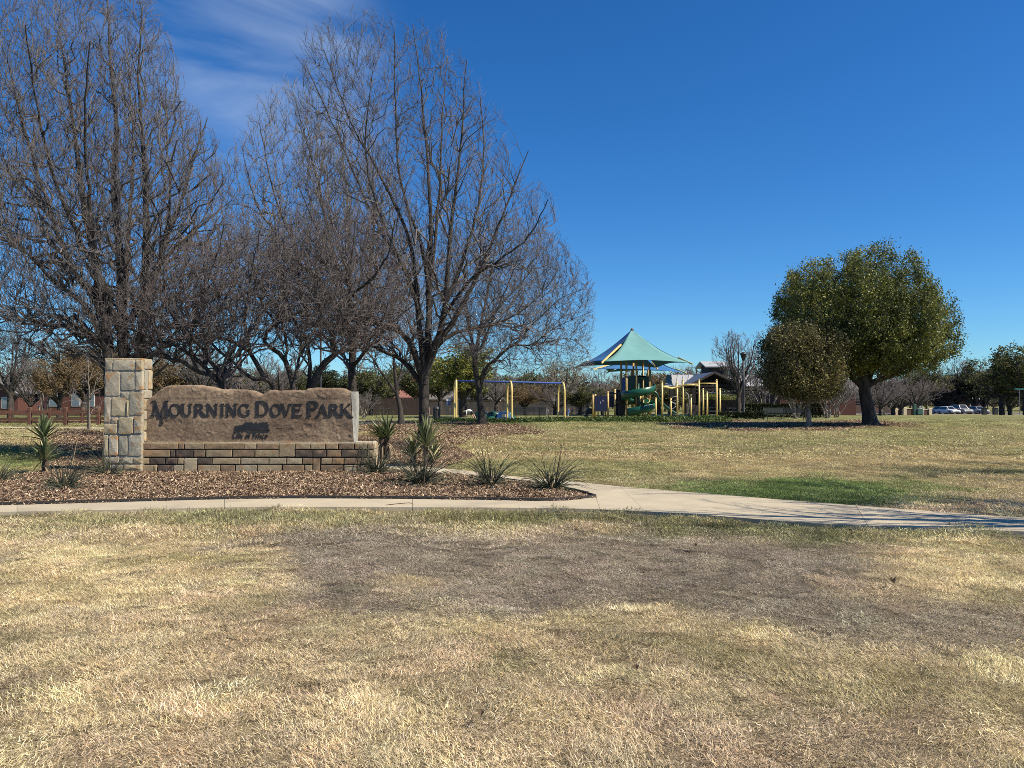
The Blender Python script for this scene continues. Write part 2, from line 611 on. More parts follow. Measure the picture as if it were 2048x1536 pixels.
M_CONC = mat('concrete', (0.46, 0.395, 0.27), (0.38, 0.325, 0.225), 0.9, 2.2, bump=0.004, bscale=60, rnd=0.05, detail=8, contrast=(0.3, 0.7), c3=(0.345, 0.295, 0.21), s3=0.6)
M_JOINT = mat('joint_filler', (0.20, 0.17, 0.13), rough=0.95)
PATH_Z = 0.018
path = bpy.data.objects.new('path', None)
COL.objects.link(path)
tag(path, 'pale tan concrete footpath of cast slabs crossing the park', None, None, 'structure')
PATH_POLYS = []


def lay(nearpx, farpx, step, corner=1):
    a = [G(*p) for p in nearpx]
    c = [G(*p) for p in farpx]
    # resample both edges together
    A, Cc = smooth_line(a, 8), smooth_line(c, 8)
    if corner:
        pass
    PATH_POLYS.append([(p.x, p.y) for p in A] + [(p.x, p.y) for p in reversed(Cc)])
    L = [0]
    for i in range(1, len(A)):
        L.append(L[-1] + ((A[i] + Cc[i]) / 2 - (A[i - 1] + Cc[i - 1]) / 2).length)
    nsl = max(1, round(L[-1] / step))
    def at_(s):
        s = min(max(s, 0), L[-1])
        for i in range(1, len(L)):
            if L[i] >= s:
                t = (s - L[i - 1]) / max(1e-6, L[i] - L[i - 1])
                return A[i - 1].lerp(A[i], t), Cc[i - 1].lerp(Cc[i], t)
        return A[-1], Cc[-1]
    mbj = MB()
    for k in range(nsl):
        s0, s1 = L[-1] * k / nsl + 0.003, L[-1] * (k + 1) / nsl - 0.003
        mb = MB()
        q = 6
        v, f = [], []
        for j in range(q + 1):
            p, r = at_(s0 + (s1 - s0) * j / q)
            v += [(p.x, p.y, PATH_Z - 0.09), (p.x, p.y, PATH_Z), (r.x, r.y, PATH_Z), (r.x, r.y, PATH_Z - 0.09)]
        for j in range(q):
            o = j * 4
            f += [(o, o + 1, o + 5, o + 4), (o + 1, o + 2, o + 6, o + 5), (o + 2, o + 3, o + 7, o + 6)]
        f += [(0, 3, 2, 1), (q * 4, q * 4 + 1, q * 4 + 2, q * 4 + 3)]
        mb.add(v, f)
        mb.build('slab', M_CONC, path)
    v, f = [], []
    for j, (p, r) in enumerate(zip(A, Cc)):
        v += [(p.x, p.y, PATH_Z - 0.008), (r.x, r.y, PATH_Z - 0.008)]
        if j: f.append((2 * j - 2, 2 * j - 1, 2 * j + 1, 2 * j))
    mbj.add(v, f)
    mbj.build('joint_bed', M_JOINT, path)


lay(NEAR[:9], FAR[:9], 2.6)
lay(NEAR[9:], FAR[9:], 2.8)
lay(BN, BF, 2.4)
# the tip, where three slabs meet, is one small wedge
w = [G(*NEAR[8]), G(*NEAR[9]), G(*FAR[9]), G(*FAR[8])]
cw = (w[0] + w[1] + w[2] + w[3]) / 4
w2 = [cw + (q - cw) * 0.995 for q in w]
MB().add([(q.x, q.y, PATH_Z) for q in w2] + [(q.x, q.y, PATH_Z - .09) for q in w2], [(0, 1, 2, 3), (0, 4, 5, 1), (1, 5, 6, 2), (2, 6, 7, 3), (3, 7, 4, 0)]).build('slab', M_CONC, path)
MB().add([(q.x, q.y, PATH_Z - 0.0075) for q in w], [(0, 1, 2, 3)]).build('joint_bed', M_JOINT, path)
PATH_POLYS.append([(q.x, q.y) for q in w])


def inside(px_, py_, poly):
    x, y = np.asarray(px_), np.asarray(py_)
    r = np.zeros(x.shape, bool)
    j = len(poly) - 1
    for i in range(len(poly)):
        xi, yi = poly[i]; xj, yj = poly[j]
        c = ((yi > y) != (yj > y)) & (x < (xj - xi) * (y - yi) / ((yj - yi) or 1e-9) + xi)
        r ^= c
        j = i
    return r


def on_path(x, y, grow=0.0):
    r = np.zeros(x.shape, bool)
    offs = [(0, 0)] if not grow else [(0, 0), (grow, 0), (-grow, 0), (0, grow), (0, -grow)]
    for dx, dy in offs:
        for p in PATH_POLYS: r |= inside(x + dx, y + dy, p)
    return r


# ------------------------------------------------------------------ mulch bed
front = [G(p.x, p.y) for p in smooth_line([Vector(q) for q in FAR[:9]], 4)]
back = [G(*p) for p in ((1147, 983), (1065, 969), (1000, 960), (928, 952), (893, 945), (893, 932), (925, 924), (948, 912), (930, 902), (905, 893), (880, 884), (855, 878), (700, 872), (500, 874), (300, 880), (212, 892), (190, 903), (135, 912), (100, 930), (82, 945), (40, 953), (0, 959), (-120, 965), (-300, 975))]
BED = [(p.x, p.y) for p in front] + [(p.x, p.y) for p in back]
m, n, l, b = nodes('mulch_bed')
b.inputs['Roughness'].default_value = 0.95
geo = n.new('ShaderNodeNewGeometry')
t1, t2 = _noise(26, 5, 2.0), _noise(3, 5)
rp = n.new('ShaderNodeValToRGB')
e = rp.color_ramp.elements
e[0].position, e[0].color = 0.36, (0.030, 0.018, 0.011, 1)
e[1].position, e[1].color = 0.66, (0.30, 0.19, 0.12, 1)
q = e.new(0.5); q.color = (0.115, 0.066, 0.040, 1)
l.new(t1.outputs[0], rp.inputs[0]); l.new(rp.outputs[0], b.inputs['Base Color'])
bp = n.new('ShaderNodeBump'); bp.inputs['Distance'].default_value = 0.04
l.new(t1.outputs[0], bp.inputs['Height']); l.new(bp.outputs[0], b.inputs['Normal'])
M_BED = m
bm = bmesh.new()
vs = [bm.verts.new((x, y, 0.004)) for x, y in BED]
fc = bm.faces.new(vs)
bmesh.ops.triangulate(bm, faces=[fc])
me = bpy.data.meshes.new('mulch_bed'); bm.to_mesh(me); bm.free()
me.materials.append(M_BED)
bed = bpy.data.objects.new('mulch_bed', me); COL.objects.link(bed)
tag(bed, 'brown planting bed around the stone park sign', None, None, 'structure')
# thin dark steel edging between bed and path
mb = MB()
pts = [Vector((p.x, p.y + 0.03, 0)) for p in front] + [Vector((p.x - 0.02, p.y - 0.02, 0)) for p in back[:3]]
for i in range(len(pts) - 1):
    mb.beam(pts[i] + Vector((0, 0, 0.02)), pts[i + 1] + Vector((0, 0, 0.02)), 0.018, 0.075)
e = mb.build('bed_edging', mat('dark_steel', (0.03, 0.028, 0.026), rough=0.6))
tag(e, 'thin dark steel edging between the mulch bed and the path', 'edging')

# ------------------------------------------------------------------ scattering by geometry nodes (grass, chips)
def scatter(name, pts, rot, scl, col, variants, mat_, label, idx=None):
    me = bpy.data.meshes.new(name)
    me.vertices.add(len(pts))
    me.vertices.foreach_set('co', np.asarray(pts, np.float32).ravel())
    for k, d, ty in (('rot', rot, 'FLOAT_VECTOR'), ('scl', scl, 'FLOAT_VECTOR')):
        a = me.attributes.new(k, ty, 'POINT'); a.data.foreach_set('vector', np.asarray(d, np.float32).ravel())
    a = me.attributes.new('gcol', 'FLOAT_COLOR', 'POINT')
    a.data.foreach_set('color', np.concatenate([col, np.ones((len(col), 1))], 1).astype(np.float32).ravel())
    a = me.attributes.new('vid', 'INT', 'POINT')
    a.data.foreach_set('value', np.random.default_rng(3).integers(0, len(variants), len(pts)).astype(np.int32))
    o = bpy.data.objects.new(name, me); COL.objects.link(o)
    vc = bpy.data.collections.new(name + '_kinds')
    for v in variants: vc.objects.link(v)
    ng = bpy.data.node_groups.new(name, 'GeometryNodeTree')
    ng.interface.new_socket('Geometry', in_out='INPUT', socket_type='NodeSocketGeometry')
    ng.interface.new_socket('Geometry', in_out='OUTPUT', socket_type='NodeSocketGeometry')
    N, Lk = ng.nodes, ng.links
    gi, go = N.new('NodeGroupInput'), N.new('NodeGroupOutput')
    ci = N.new('GeometryNodeCollectionInfo'); ci.inputs['Collection'].default_value = vc
    ci.inputs['Separate Children'].default_value = True; ci.inputs['Reset Children'].default_value = True
    ip = N.new('GeometryNodeInstanceOnPoints'); ip.inputs['Pick Instance'].default_value = True
    def na(nm, ty):
        q = N.new('GeometryNodeInputNamedAttribute'); q.data_type = ty; q.inputs['Name'].default_value = nm
        return [s for s in q.outputs if s.enabled][0]
    Lk.new(gi.outputs[0], ip.inputs['Points'])
    Lk.new(ci.outputs[0], ip.inputs['Instance'])
    Lk.new(na('vid', 'INT'), ip.inputs['Instance Index'])
    er = N.new('FunctionNodeEulerToRotation'); Lk.new(na('rot', 'FLOAT_VECTOR'), er.inputs[0])
    Lk.new(er.outputs[0], ip.inputs['Rotation'])
    Lk.new(na('scl', 'FLOAT_VECTOR'), ip.inputs['Scale'])
    Lk.new(ip.outputs[0], go.inputs[0])
    md = o.modifiers.new('scatter', 'NODES'); md.node_group = ng
    tag(o, label, None, None, 'stuff')
    return o


def loose_obj(name, V, Fc, mat_, smooth=False):
    o = np_mesh(name, V, Fc, mat_, smooth=smooth)
    COL.objects.unlink(o)
    return o


def blades(rng, n, rad, h, wid, lean, comb=1.15):
    """a flat tuft of n dry blades"""
    a = rng.random(n) * 2 * math.pi
    r = rad * np.sqrt(rng.random(n))
    bx, by = r * np.cos(a), r * np.sin(a)
    L = h * (0.5 + 0.9 * rng.random(n))
    th = rng.normal(0, comb, n)
    ln = np.clip(rng.normal(lean, 0.33, n), 0.05, 1.5)
    d = np.stack([np.cos(th) * np.sin(ln), np.sin(th) * np.sin(ln), np.cos(ln)], 1)
    ln2 = np.clip(ln + rng.normal(0.2, 0.2, n), 0, 1.75)
    th2 = th + rng.normal(0, 0.3, n)
    d2 = np.stack([np.cos(th2) * np.sin(ln2), np.sin(th2) * np.sin(ln2), np.cos(ln2)], 1)
    w = wid * (0.6 + 0.8 * rng.random(n))
    fa = rng.random(n) * 2 * math.pi
    s = np.stack([np.cos(fa), np.sin(fa), 0 * fa], 1) * w[:, None] / 2
    B = np.stack([bx, by, -0.004 + 0 * bx], 1)
    Mi = B + d * (L * 0.5)[:, None]
    T = Mi + d2 * (L * 0.5)[:, None]
    V = np.stack([B - s, B + s, Mi - s * 0.85, Mi + s * 0.85, T], 1).reshape(-1, 3)
    k = np.arange(n)[:, None] * 5
    return V, [k + np.array([[0, 1, 3, 2]]), k + np.array([[2, 3, 4]])]


m, n, l, b = nodes('grass_blade')
b.inputs['Roughness'].default_value = 0.75
b.inputs['Specular IOR Level'].default_value = 0.15
at = n.new('ShaderNodeAttribute'); at.attribute_type = 'INSTANCER'; at.attribute_name = 'gcol'
geo = n.new('ShaderNodeNewGeometry')
rr = n.new('ShaderNodeMapRange'); rr.inputs['To Min'].default_value = 0.34; rr.inputs['To Max'].default_value = 1.9
l.new(geo.outputs['Random Per Island'], rr.inputs['Value'])
hs = n.new('ShaderNodeHueSaturation')
r2 = n.new('ShaderNodeMath'); r2.operation = 'MULTIPLY_ADD'; r2.inputs[1].default_value = 7.13; r2.inputs[2].default_value = 0
l.new(geo.outputs['Random Per Island'], r2.inputs[0])
r3 = n.new('ShaderNodeMath'); r3.operation = 'FRACT'; l.new(r2.outputs[0], r3.inputs[0])
r4 = n.new('ShaderNodeMapRange'); r4.inputs['To Min'].default_value = 0.72; r4.inputs['To Max'].default_value = 1.15
l.new(r3.outputs[0], r4.inputs['Value'])
l.new(at.outputs['Color'], hs.inputs['Color']); l.new(rr.outputs[0], hs.inputs['Value']); l.new(r4.outputs[0], hs.inputs['Saturation'])
l.new(hs.outputs[0], b.inputs['Base Color'])
tr = n.new('ShaderNodeBsdfTranslucent'); l.new(hs.outputs[0], tr.inputs[0])
ms = n.new('ShaderNodeMixShader'); ms.inputs[0].default_value = 0.25
l.new(b.outputs[0], ms.inputs[1]); l.new(tr.outputs[0], ms.inputs[2]); l.new(ms.outputs[0], n['Material Output'].inputs[0])
M_BLADE = m

rng = np.random.default_rng(5)
near_k = [loose_obj('grass_tuft', *blades(rng, 640, 0.17, 0.029, 0.0022, 1.1), M_BLADE) for _ in range(7)]
far_k = [loose_obj('grass_tuft', *blades(rng, 520, 0.30, 0.040, 0.0052, 1.1), M_BLADE) for _ in range(6)]
vfar_k = [loose_obj('grass_tuft', *blades(rng, 320, 0.62, 0.060, 0.016, 1.0), M_BLADE) for _ in range(5)]


def lawn_points(y0, y1, cell, rng):
    out = []
    yy = np.arange(y0, y1, cell)
    for y in yy:
        hw = 0.74 * y + 0.9
        xs = np.arange(-hw, hw, cell)
        out.append(np.stack([xs + rng.uniform(-.55, .55, len(xs)) * cell, y + rng.uniform(-.55, .55, len(xs)) * cell], 1))
    p = np.concatenate(out)
    return p[:, 0], p[:, 1]


def lay_grass(name, kinds, y0, y1, cell, label, margin):
    x, y = lawn_points(y0, y1, cell, rng)
    keep = ~on_path(x, y, margin) & ~inside(x, y, BED)
    x, y = x[keep], y[keep]
    c, h = lawn_rgb(x, y)
    c = c * np.exp(rng.normal(0, .17, (len(x), 1))) * (1 + rng.normal(0, 0.03, (len(x), 3)))
    lit = litter(x, y)
    k2 = rng.random(len(x)) > lit * 0.75
    x, y, c, h = x[k2], y[k2], c[k2], h[k2]
    wind = 9 * fbm(x * 2.1, y * 2.1, 3, 55.0) + rng.normal(0, .9, len(x))
    rot = np.stack([rng.normal(0, 0.10, len(x)), rng.normal(0, 0.10, len(x)), wind], 1)
    s = rng.uniform(0.85, 1.25, len(x))
    hh = h * rng.uniform(0.7, 1.25, len(x))
    z = terrain(x, y) - 0.012
    return scatter(name, np.stack([x, y, z], 1), rot, np.stack([s, s, s * hh], 1), np.clip(c, 0.01, 0.85), kinds, M_BLADE, label)


lay_grass('grass', near_k, 2.3, 8.2, 0.165, 'short matted straw coloured grass of the near lawn', 0.10)
lay_grass('grass', far_k, 8.0, 20.0, 0.27, 'dry and greenish lawn grass either side of the path', 0.16)
lay_grass('grass', vfar_k, 19.6, 58.0, 0.62, 'tan and green lawn grass in front of the playground', 0.4)


def chips(rng, n, rad, L, Wd):
    a = rng.random(n) * 2 * math.pi
    r = rad * np.sqrt(rng.random(n))
    c = np.stack([r * np.cos(a), r * np.sin(a), rng.uniform(0.0, 0.028, n)], 1)
    th = rng.random(n) * 2 * math.pi
    tilt = rng.normal(0, 0.35, n)
    d = np.stack([np.cos(th) * np.cos(tilt), np.sin(th) * np.cos(tilt), np.sin(tilt)], 1)
    up = np.stack([rng.normal(0, .35, n), rng.normal(0, .35, n), np.ones(n)], 1)
    s = np.cross(d, up); s /= np.linalg.norm(s, axis=1)[:, None]
    l_ = (L * (0.35 + rng.random(n)))[:, None] / 2
    w_ = (Wd * (0.4 + rng.random(n)))[:, None] / 2
    V = np.stack([c - d * l_ - s * w_ * .7, c - d * l_ * .8 + s * w_, c + d * l_ + s * w_ * .6, c + d * l_ * .85 - s * w_], 1).reshape(-1, 3)
    k = np.arange(n)[:, None] * 4
    return V, [k + np.array([[0, 1, 2, 3]])]


m, n, l, b = nodes('wood_chip')
b.inputs['Roughness'].default_value = 0.85
geo = n.new('ShaderNodeNewGeometry')
rp = n.new('ShaderNodeValToRGB')
e = rp.color_ramp.elements
e[0].position, e[0].color = 0.0, (0.045, 0.026, 0.017, 1)
e[1].position, e[1].color = 1.0, (0.70, 0.54, 0.36, 1)
for ps, c in ((0.35, (0.12, 0.075, 0.045)), (0.62, (0.27, 0.18, 0.105)), (0.85, (0.48, 0.345, 0.215))):
    q = e.new(ps); q.color = (*c, 1)
l.new(geo.outputs['Random Per Island'], rp.inputs[0]); l.new(rp.outputs[0], b.inputs['Base Color'])
M_CHIP = m
chip_k = [loose_obj('chip_patch', *chips(rng, 520, 0.30, 0.052, 0.013), M_CHIP) for _ in range(5)]
# chips in the bed
bx = np.array([p[0] for p in BED]); by = np.array([p[1] for p in BED])
xs, ysn = np.meshgrid(np.arange(bx.min(), bx.max(), 0.30), np.arange(by.min(), by.max(), 0.30))
x = xs.ravel() + rng.uniform(-.14, .14, xs.size); y = ysn.ravel() + rng.uniform(-.14, .14, xs.size)
def in_bed(x, y, g):
    return inside(x, y, BED) & inside(x, y - g, BED) & inside(x + g, y, BED) & inside(x - g, y, BED) & ~on_path(x, y, g)
k = in_bed(x, y, 0.24)
x, y = x[k], y[k]
s = rng.uniform(0.8, 1.15, len(x))
bump = 0.035 * (fbm(x * 0.9, y * 0.9, 3, 3.0))
scatter('mulch', np.stack([x, y, 0.006 + bump * 0.6], 1), np.stack([rng.normal(0, .05, len(x)), rng.normal(0, .05, len(x)), rng.uniform(0, 6.28, len(x))], 1),
        np.stack([s, s, s * 1.4], 1), np.ones((len(x), 3)), chip_k, M_CHIP, 'shredded brown bark mulch spread over the sign bed')
# finer chips hug the edges of the bed
edge_k = [loose_obj('chip_patch', *chips(rng, 100, 0.10, 0.05, 0.013), M_CHIP) for _ in range(4)]
xs, ysn = np.meshgrid(np.arange(bx.min(), bx.max(), 0.10), np.arange(by.min(), by.max(), 0.10))
x = xs.ravel() + rng.uniform(-.05, .05, xs.size); y = ysn.ravel() + rng.uniform(-.05, .05, xs.size)
k = in_bed(x, y, 0.055) & ~in_bed(x, y, 0.26)
x, y = x[k], y[k]
scatter('mulch', np.stack([x, y, 0.008 + 0 * x], 1), np.stack([0 * x, 0 * x, rng.uniform(0, 6.28, len(x))], 1), np.ones((len(x), 3)),
        np.ones((len(x), 3)), edge_k, M_CHIP, 'bark mulch thinning out along the edges of the sign bed')
# litter under far trees
x, y = lawn_points(9.0, 60, 0.5, rng)
k = (rng.random(len(x)) < litter(x, y) * np.where(y > 28, .3, .6)) & ~on_path(x, y, 0.3) & ~inside(x, y, BED)
x, y = x[k], y[k]
s = rng.uniform(0.9, 1.5, len(x)) * (1 + y / 50)
scatter('leaf_litter', np.stack([x, y, terrain(x, y)], 1), np.stack([0 * x, 0 * x, rng.uniform(0, 6.28, len(x))], 1), np.stack([s, s, s], 1),
        np.ones((len(x), 3)), chip_k, M_CHIP, 'brown leaf litter and bark under the park trees')
# ------------------------------------------------------------------ the stone sign
SY = 15.2                                    # distance of the pillar's face
stone_cols = [((0.43, 0.36, 0.23), (0.30, 0.255, 0.16), (0.36, 0.19, 0.07)),
              ((0.38, 0.35, 0.26), (0.27, 0.245, 0.18), (0.30, 0.18, 0.08)),
              ((0.42, 0.37, 0.27), (0.30, 0.26, 0.185), (0.38, 0.20, 0.08))]
M_PST = [mat('pillar_stone_%s' % 'abc'[i], a, b2, 0.9, 5, bump=0.012, bscale=13, rnd=0.14, detail=7, c3=c, s3=4.2) for i, (a, b2, c) in enumerate(stone_cols)]
brown_cols = [((0.31, 0.215, 0.12), (0.205, 0.14, 0.08), (0.32, 0.20, 0.10)),
              ((0.23, 0.16, 0.095), (0.13, 0.09, 0.055), (0.28, 0.17, 0.09)),
              ((0.125, 0.092, 0.065), (0.05, 0.038, 0.03), (0.24, 0.15, 0.09)),
              ((0.36, 0.28, 0.165), (0.25, 0.19, 0.115), (0.28, 0.16, 0.075)),
              ((0.40, 0.335, 0.215), (0.29, 0.24, 0.155), (0.30, 0.19, 0.11))]
M_BST = [mat('base_stone_%s' % 'abcde'[i], a, b2, 0.9, 6, bump=0.008, bscale=16, rnd=0.13, detail=7, c3=c, s3=3.0) for i, (a, b2, c) in enumerate(brown_cols)]
M_MORT = mat('mortar_pale', (0.36, 0.33, 0.27), (0.28, 0.25, 0.20), 0.95, 12, bump=0.004, bscale=40)
M_MORTD = mat('mortar_dark', (0.055, 0.045, 0.035), (0.03, 0.025, 0.02), 0.95, 12)

base = P(500, 944, SY); base.z = 0
sign = thing('park_sign', 'long stone entrance sign with tall pillar and brown slab lettered with the park name', 'sign', (base.x, SY, 0))


def sx(px, Y): return (px - 1024) / F * Y
def sz(py, px, Y): return P(px, py, Y).z


rs = random.Random(4)


def rough_poly(x0, z0, x1, z1, r, n=1):
    """a worn four-sided stone outline with cut corners and wavy sides"""
    w, h = x1 - x0, z1 - z0
    if r > .8:
        x0 += w * rs.uniform(0, .035); x1 -= w * rs.uniform(0, .035); z0 += h * rs.uniform(0, .03); z1 -= h * rs.uniform(0, .03); w, h = x1 - x0, z1 - z0
    c = min(w, h) * 0.15 * r
    j = min(w, h) * 0.06 * r
    q = lambda: rs.uniform(-j, j)
    pts = [(x0 + c * rs.uniform(.4, 1), z0), (x0 + w * .5, z0 + abs(q())), (x1 - c * rs.uniform(.4, 1), z0), (x1, z0 + c * rs.uniform(.4, 1)), (x1 - abs(q()), z0 + h * .5), (x1, z1 - c * rs.uniform(.4, 1)),
           (x1 - c * rs.uniform(.4, 1), z1), (x0 + w * .5, z1 - abs(q())), (x0 + c * rs.uniform(.4, 1), z1), (x0, z1 - c * rs.uniform(.4, 1)), (x0 + abs(q()), z0 + h * .5), (x0, z0 + c * rs.uniform(.4, 1))]
    return pts


# pillar
PX0, PX1 = sx(208, SY), sx(284.5, SY)
PD = 0.42
ptop = sz(718.5, 245, SY)
pillar = MB().box(PX0 + 0.012, SY + 0.012, -0.1, PX1 - 0.012, SY + PD - 0.03, ptop - 0.02).build('stone_pillar', M_MORT, sign)
Z1 = lambda v: (180 + v[0] / 5.69, 690 + v[1] / 5.69, 180 + v[2] / 5.69, 690 + v[3] / 5.69)
PST = [(168, 168, 252, 290, 0), (256, 168, 512, 296, 0), (516, 168, 603, 290, 0),
       (160, 298, 343, 586, 2), (347, 303, 508, 524, 1), (512, 298, 603, 520, 0),
       (347, 530, 438, 622, 1), (443, 526, 603, 803, 1), (160, 592, 236, 890, 2), (242, 592, 418, 816, 0), (420, 626, 440, 810, 1),
       (242, 822, 322, 900, 0), (327, 816, 500, 1020, 1), (505, 810, 603, 1012, 1), (160, 896, 322, 1014, 0),
       (158, 1020, 216, 1262, 0), (221, 1020, 330, 1262, 2), (333, 1028, 432, 1262, 1), (437, 1018, 603, 1275, 1),
       (158, 1268, 345, 1352, 2), (350, 1280, 496, 1353, 1), (501, 1282, 603, 1353, 0),
       (158, 1358, 250, 1475, 0), (255, 1358, 385, 1475, 1), (390, 1359, 603, 1420, 2), (390, 1426, 470, 1500, 0), (475, 1426, 603, 1500, 0), (158, 1481, 385, 1530, 1)]
for a0, b0, a1, b1, mi in PST:
    q = Z1((a0, b0, a1, b1))
    x0, x1 = max(PX0, sx(q[0], SY)) + .003, min(PX1, sx(q[2], SY)) - .003
    za, zb = sz(q[3], 245, SY) + .003, sz(q[1], 245, SY) - .003
    pr = rs.uniform(0.0, 0.022)
    MB().prism(rough_poly(x0, za, x1, zb, 1.0), SY - pr, SY + 0.08, inset=0.007, dome=0.012).build('stone', M_PST[mi if rs.random() < .75 else rs.randrange(3)], pillar)
# the pillar's right side and back, left side
for side in (1, -1):
    z = ptop - 0.003
    k = 0
    while z > 0.05:
        h = rs.uniform(0.18, 0.42)
        za = max(-0.02, z - h)
        cut = rs.uniform(0.35, 0.65) if k % 2 else 1.0
        for y0, y1 in (((SY + 0.004, SY + PD * cut - .004), (SY + PD * cut + .004, SY + PD)) if cut < 1 else ((SY + 0.004, SY + PD),)):
            poly = rough_poly(y0 if side < 0 else y0 + 0.09, za + .005, y1, z - .005, 1.0)
            mb = MB().prism(poly, 0, 0.07, inset=0.012, dome=0.006)
            X = PX1 if side > 0 else PX0
            pr = rs.uniform(0, 0.012)
            mb.v = [((X + pr - y) if side > 0 else (X - pr + y), x, zz) for x, y, zz in mb.v]
            mb.build('stone', M_PST[rs.choice((0, 0, 2, 1))], pillar)
        z = za
        k += 1
x = PX0
for w in (0.34, 0.2, 0.24):                 # capping stones on top
    MB().box(x + .004, SY + .01, ptop - .03, min(x + w, PX1) - .004, SY + PD - .01, ptop + 0.012 + rs.uniform(0, .012), bev=.008).build('cap_stone', M_PST[0], pillar)
    x += w
# corner quoins on the pillar front right edge are part of the facing

# base wall
BY = SY + 0.10
BD = 0.46
BX0, BX1 = sx(285.5, BY), sx(748, BY)
btop = sz(885, 500, BY)
wall = MB().box(BX0 + .01, BY + .03, -0.1, BX1 - .03, BY + BD - .03, btop - .03).build('stone_base', M_MORTD, sign)
ROWS = [(886.5, 898.3, [(285.5, 300.4, 1), (301.2, 357, 0), (357.8, 369, 1), (370, 408.3, 3), (409.3, 488, 1), (489, 513.3, 3), (514.5, 558, 0), (591.5, 621.5, 3), (622.2, 651, 3), (652.3, 676.5, 0), (678, 708.5, 1), (710, 735, 3), (736, 748, 3)]),
        (899.6, 913.8, [(285.5, 341.5, 0), (342.3, 351.5, 2), (353, 387.7, 2), (388.8, 411.5, 1), (413, 465, 3), (466, 510, 1), (511, 558, 3), (591.5, 626, 2), (627, 653.2, 4), (654.5, 682, 0), (683, 735, 2), (736, 748, 3)]),
        (915.8, 928, [(285.5, 300, 3), (301, 331.3, 1), (332.6, 356, 2), (357.2, 368.2, 3), (396.8, 425, 2), (426.2, 481.5, 3), (483, 538, 4), (539.2, 573.5, 4), (574.8, 605.5, 3), (606.3, 625.8, 1), (643.5, 664, 3), (665, 688, 1), (689.2, 714, 1), (715, 748, 1)]),
        (929.6, 944, [(285.5, 309, 3), (310, 316, 3), (317, 347, 3), (348, 368.2, 4), (396.8, 441, 3), (442, 470.8, 1), (472.5, 514.3, 4), (516.2, 564.2, 3), (566.4, 609.5, 3), (610.8, 625.4, 3), (642.5, 687.3, 1), (689.2, 714, 3), (715, 748, 1)])]
TALL = [(559, 886.5, 590.5, 913.8, 3), (369.5, 915.8, 395.8, 942.5, 4), (626.8, 915.8, 641.3, 942, 1)]
items = [(a, ya, b2, yb, mi) for ya, yb, r in ROWS for a, b2, mi in r] + TALL
for a, ya, b2, yb, mi in items:
    x0, x1 = sx(a, BY) + .0035, sx(b2, BY) - .0035
    zb, za = sz(ya, 500, BY) - .003, sz(yb, 500, BY) + .003
    if yb > 940: za -= 0.09
    if x1 - x0 < 0.03: continue
    pr = rs.uniform(0.0, 0.014)
    MB().prism(rough_poly(x0, za, x1, zb, 0.45), BY - pr, BY + 0.08, inset=0.006, dome=0.004).build('stone', M_BST[mi if rs.random() < .8 else rs.randrange(5)], wall)
# right end of the base
zz = [sz(v, 500, BY) for v in (886.5, 899, 914.8, 928.8, 945)]
for i in range(4):
    cut = 0.24 + 0.1 * (i % 2)
    for y0, y1 in ((BY + .09, BY + cut - .004), (BY + cut + .004, BY + BD)):
        mb = MB().prism(rough_poly(y0, zz[i + 1] + .004 - (0.09 if i == 3 else 0), y1, zz[i] - .004, .5), 0, .06, inset=.006, dome=.004)
        mb.v = [(BX1 - .028 + rs.uniform(0, .001) + 0.03 - y, x, z) for x, y, z in mb.v]
        mb.build('stone', M_BST[rs.choice((3, 4, 4))], wall)
# ledge stones along the top
x = BX0 + .003
while x < BX1 - 0.05:
    w = rs.uniform(0.45, 0.8)
    MB().box(x, BY + .012, btop - .04, min(x + w, BX1 - .012) - .006, BY + BD - .01, btop + .006 + rs.uniform(0, .006), bev=.006).build('ledge_stone', M_PST[rs.choice((0, 2))], wall)
    x += w

# the slab: an irregular boulder face with real relief
LY = BY + 0.07
TH = 0.26
top = [(289, 806), (291, 803), (301, 795.5), (316, 783), (331.5, 773), (340, 771.5), (372, 771), (398, 771.3), (410, 773), (425, 774.5), (441, 779), (462, 779.8), (490, 780), (508, 783), (519, 787.5), (528, 790.5), (533, 786), (541, 781.5), (552, 781), (560, 783), (570, 781.8), (590, 781.4), (615, 781.6), (619, 777.5), (638, 776.5), (669, 776.7), (683, 777.5), (694, 778.3), (701, 782.3)]
rgt = [(701.5, 783), (702, 800), (703.5, 830), (706, 860), (707.5, 885)]
tx = np.array([sx(p[0], LY) for p in top]); tzp = np.array([sz(p[1], 500, LY) for p in top])
rx = np.array([sx(p[0], LY) for p in rgt]); rz = np.array([sz(p[1], 500, LY) for p in rgt])
NX, NZ = 250, 72
u = np.linspace(0, 1, NX)
v = np.linspace(0, 1, NZ)
U, V_ = np.meshgrid(u, v, indexing='ij')
zb = btop + 0.002
xr = lambda z: np.interp(z, rz[::-1], rx[::-1])
xleft = sx(289, LY)
X0 = xleft + U * (sx(707.5, LY) - xleft)
ztop = np.interp(X0, tx, tzp)
Z0 = zb + V_ * (ztop - zb)
X = xleft + (X0 - xleft) * (xr(Z0) - xleft) / (sx(707.5, LY) - xleft)
X = np.minimum(X, xr(Z0))
rel = (np.abs(fbm(X * 9 + 4 * Z0, Z0 * 14 - 5 * X, 3, 77) - .5)) * 0.016 + (fbm(X * 1.6, Z0 * 2.2, 4, 60) - 0.5) * 0.04 + (fbm(X * 6 + Z0 * 3, Z0 * 9, 4, 61) - 0.5) * 0.010
ridg = np.abs(fbm(X * 2.2 + 0.5 * Z0, Z0 * 3.1 - X, 4, 64) - 0.5)
rel += -0.008 * np.exp(-(ridg / 0.02) ** 2)
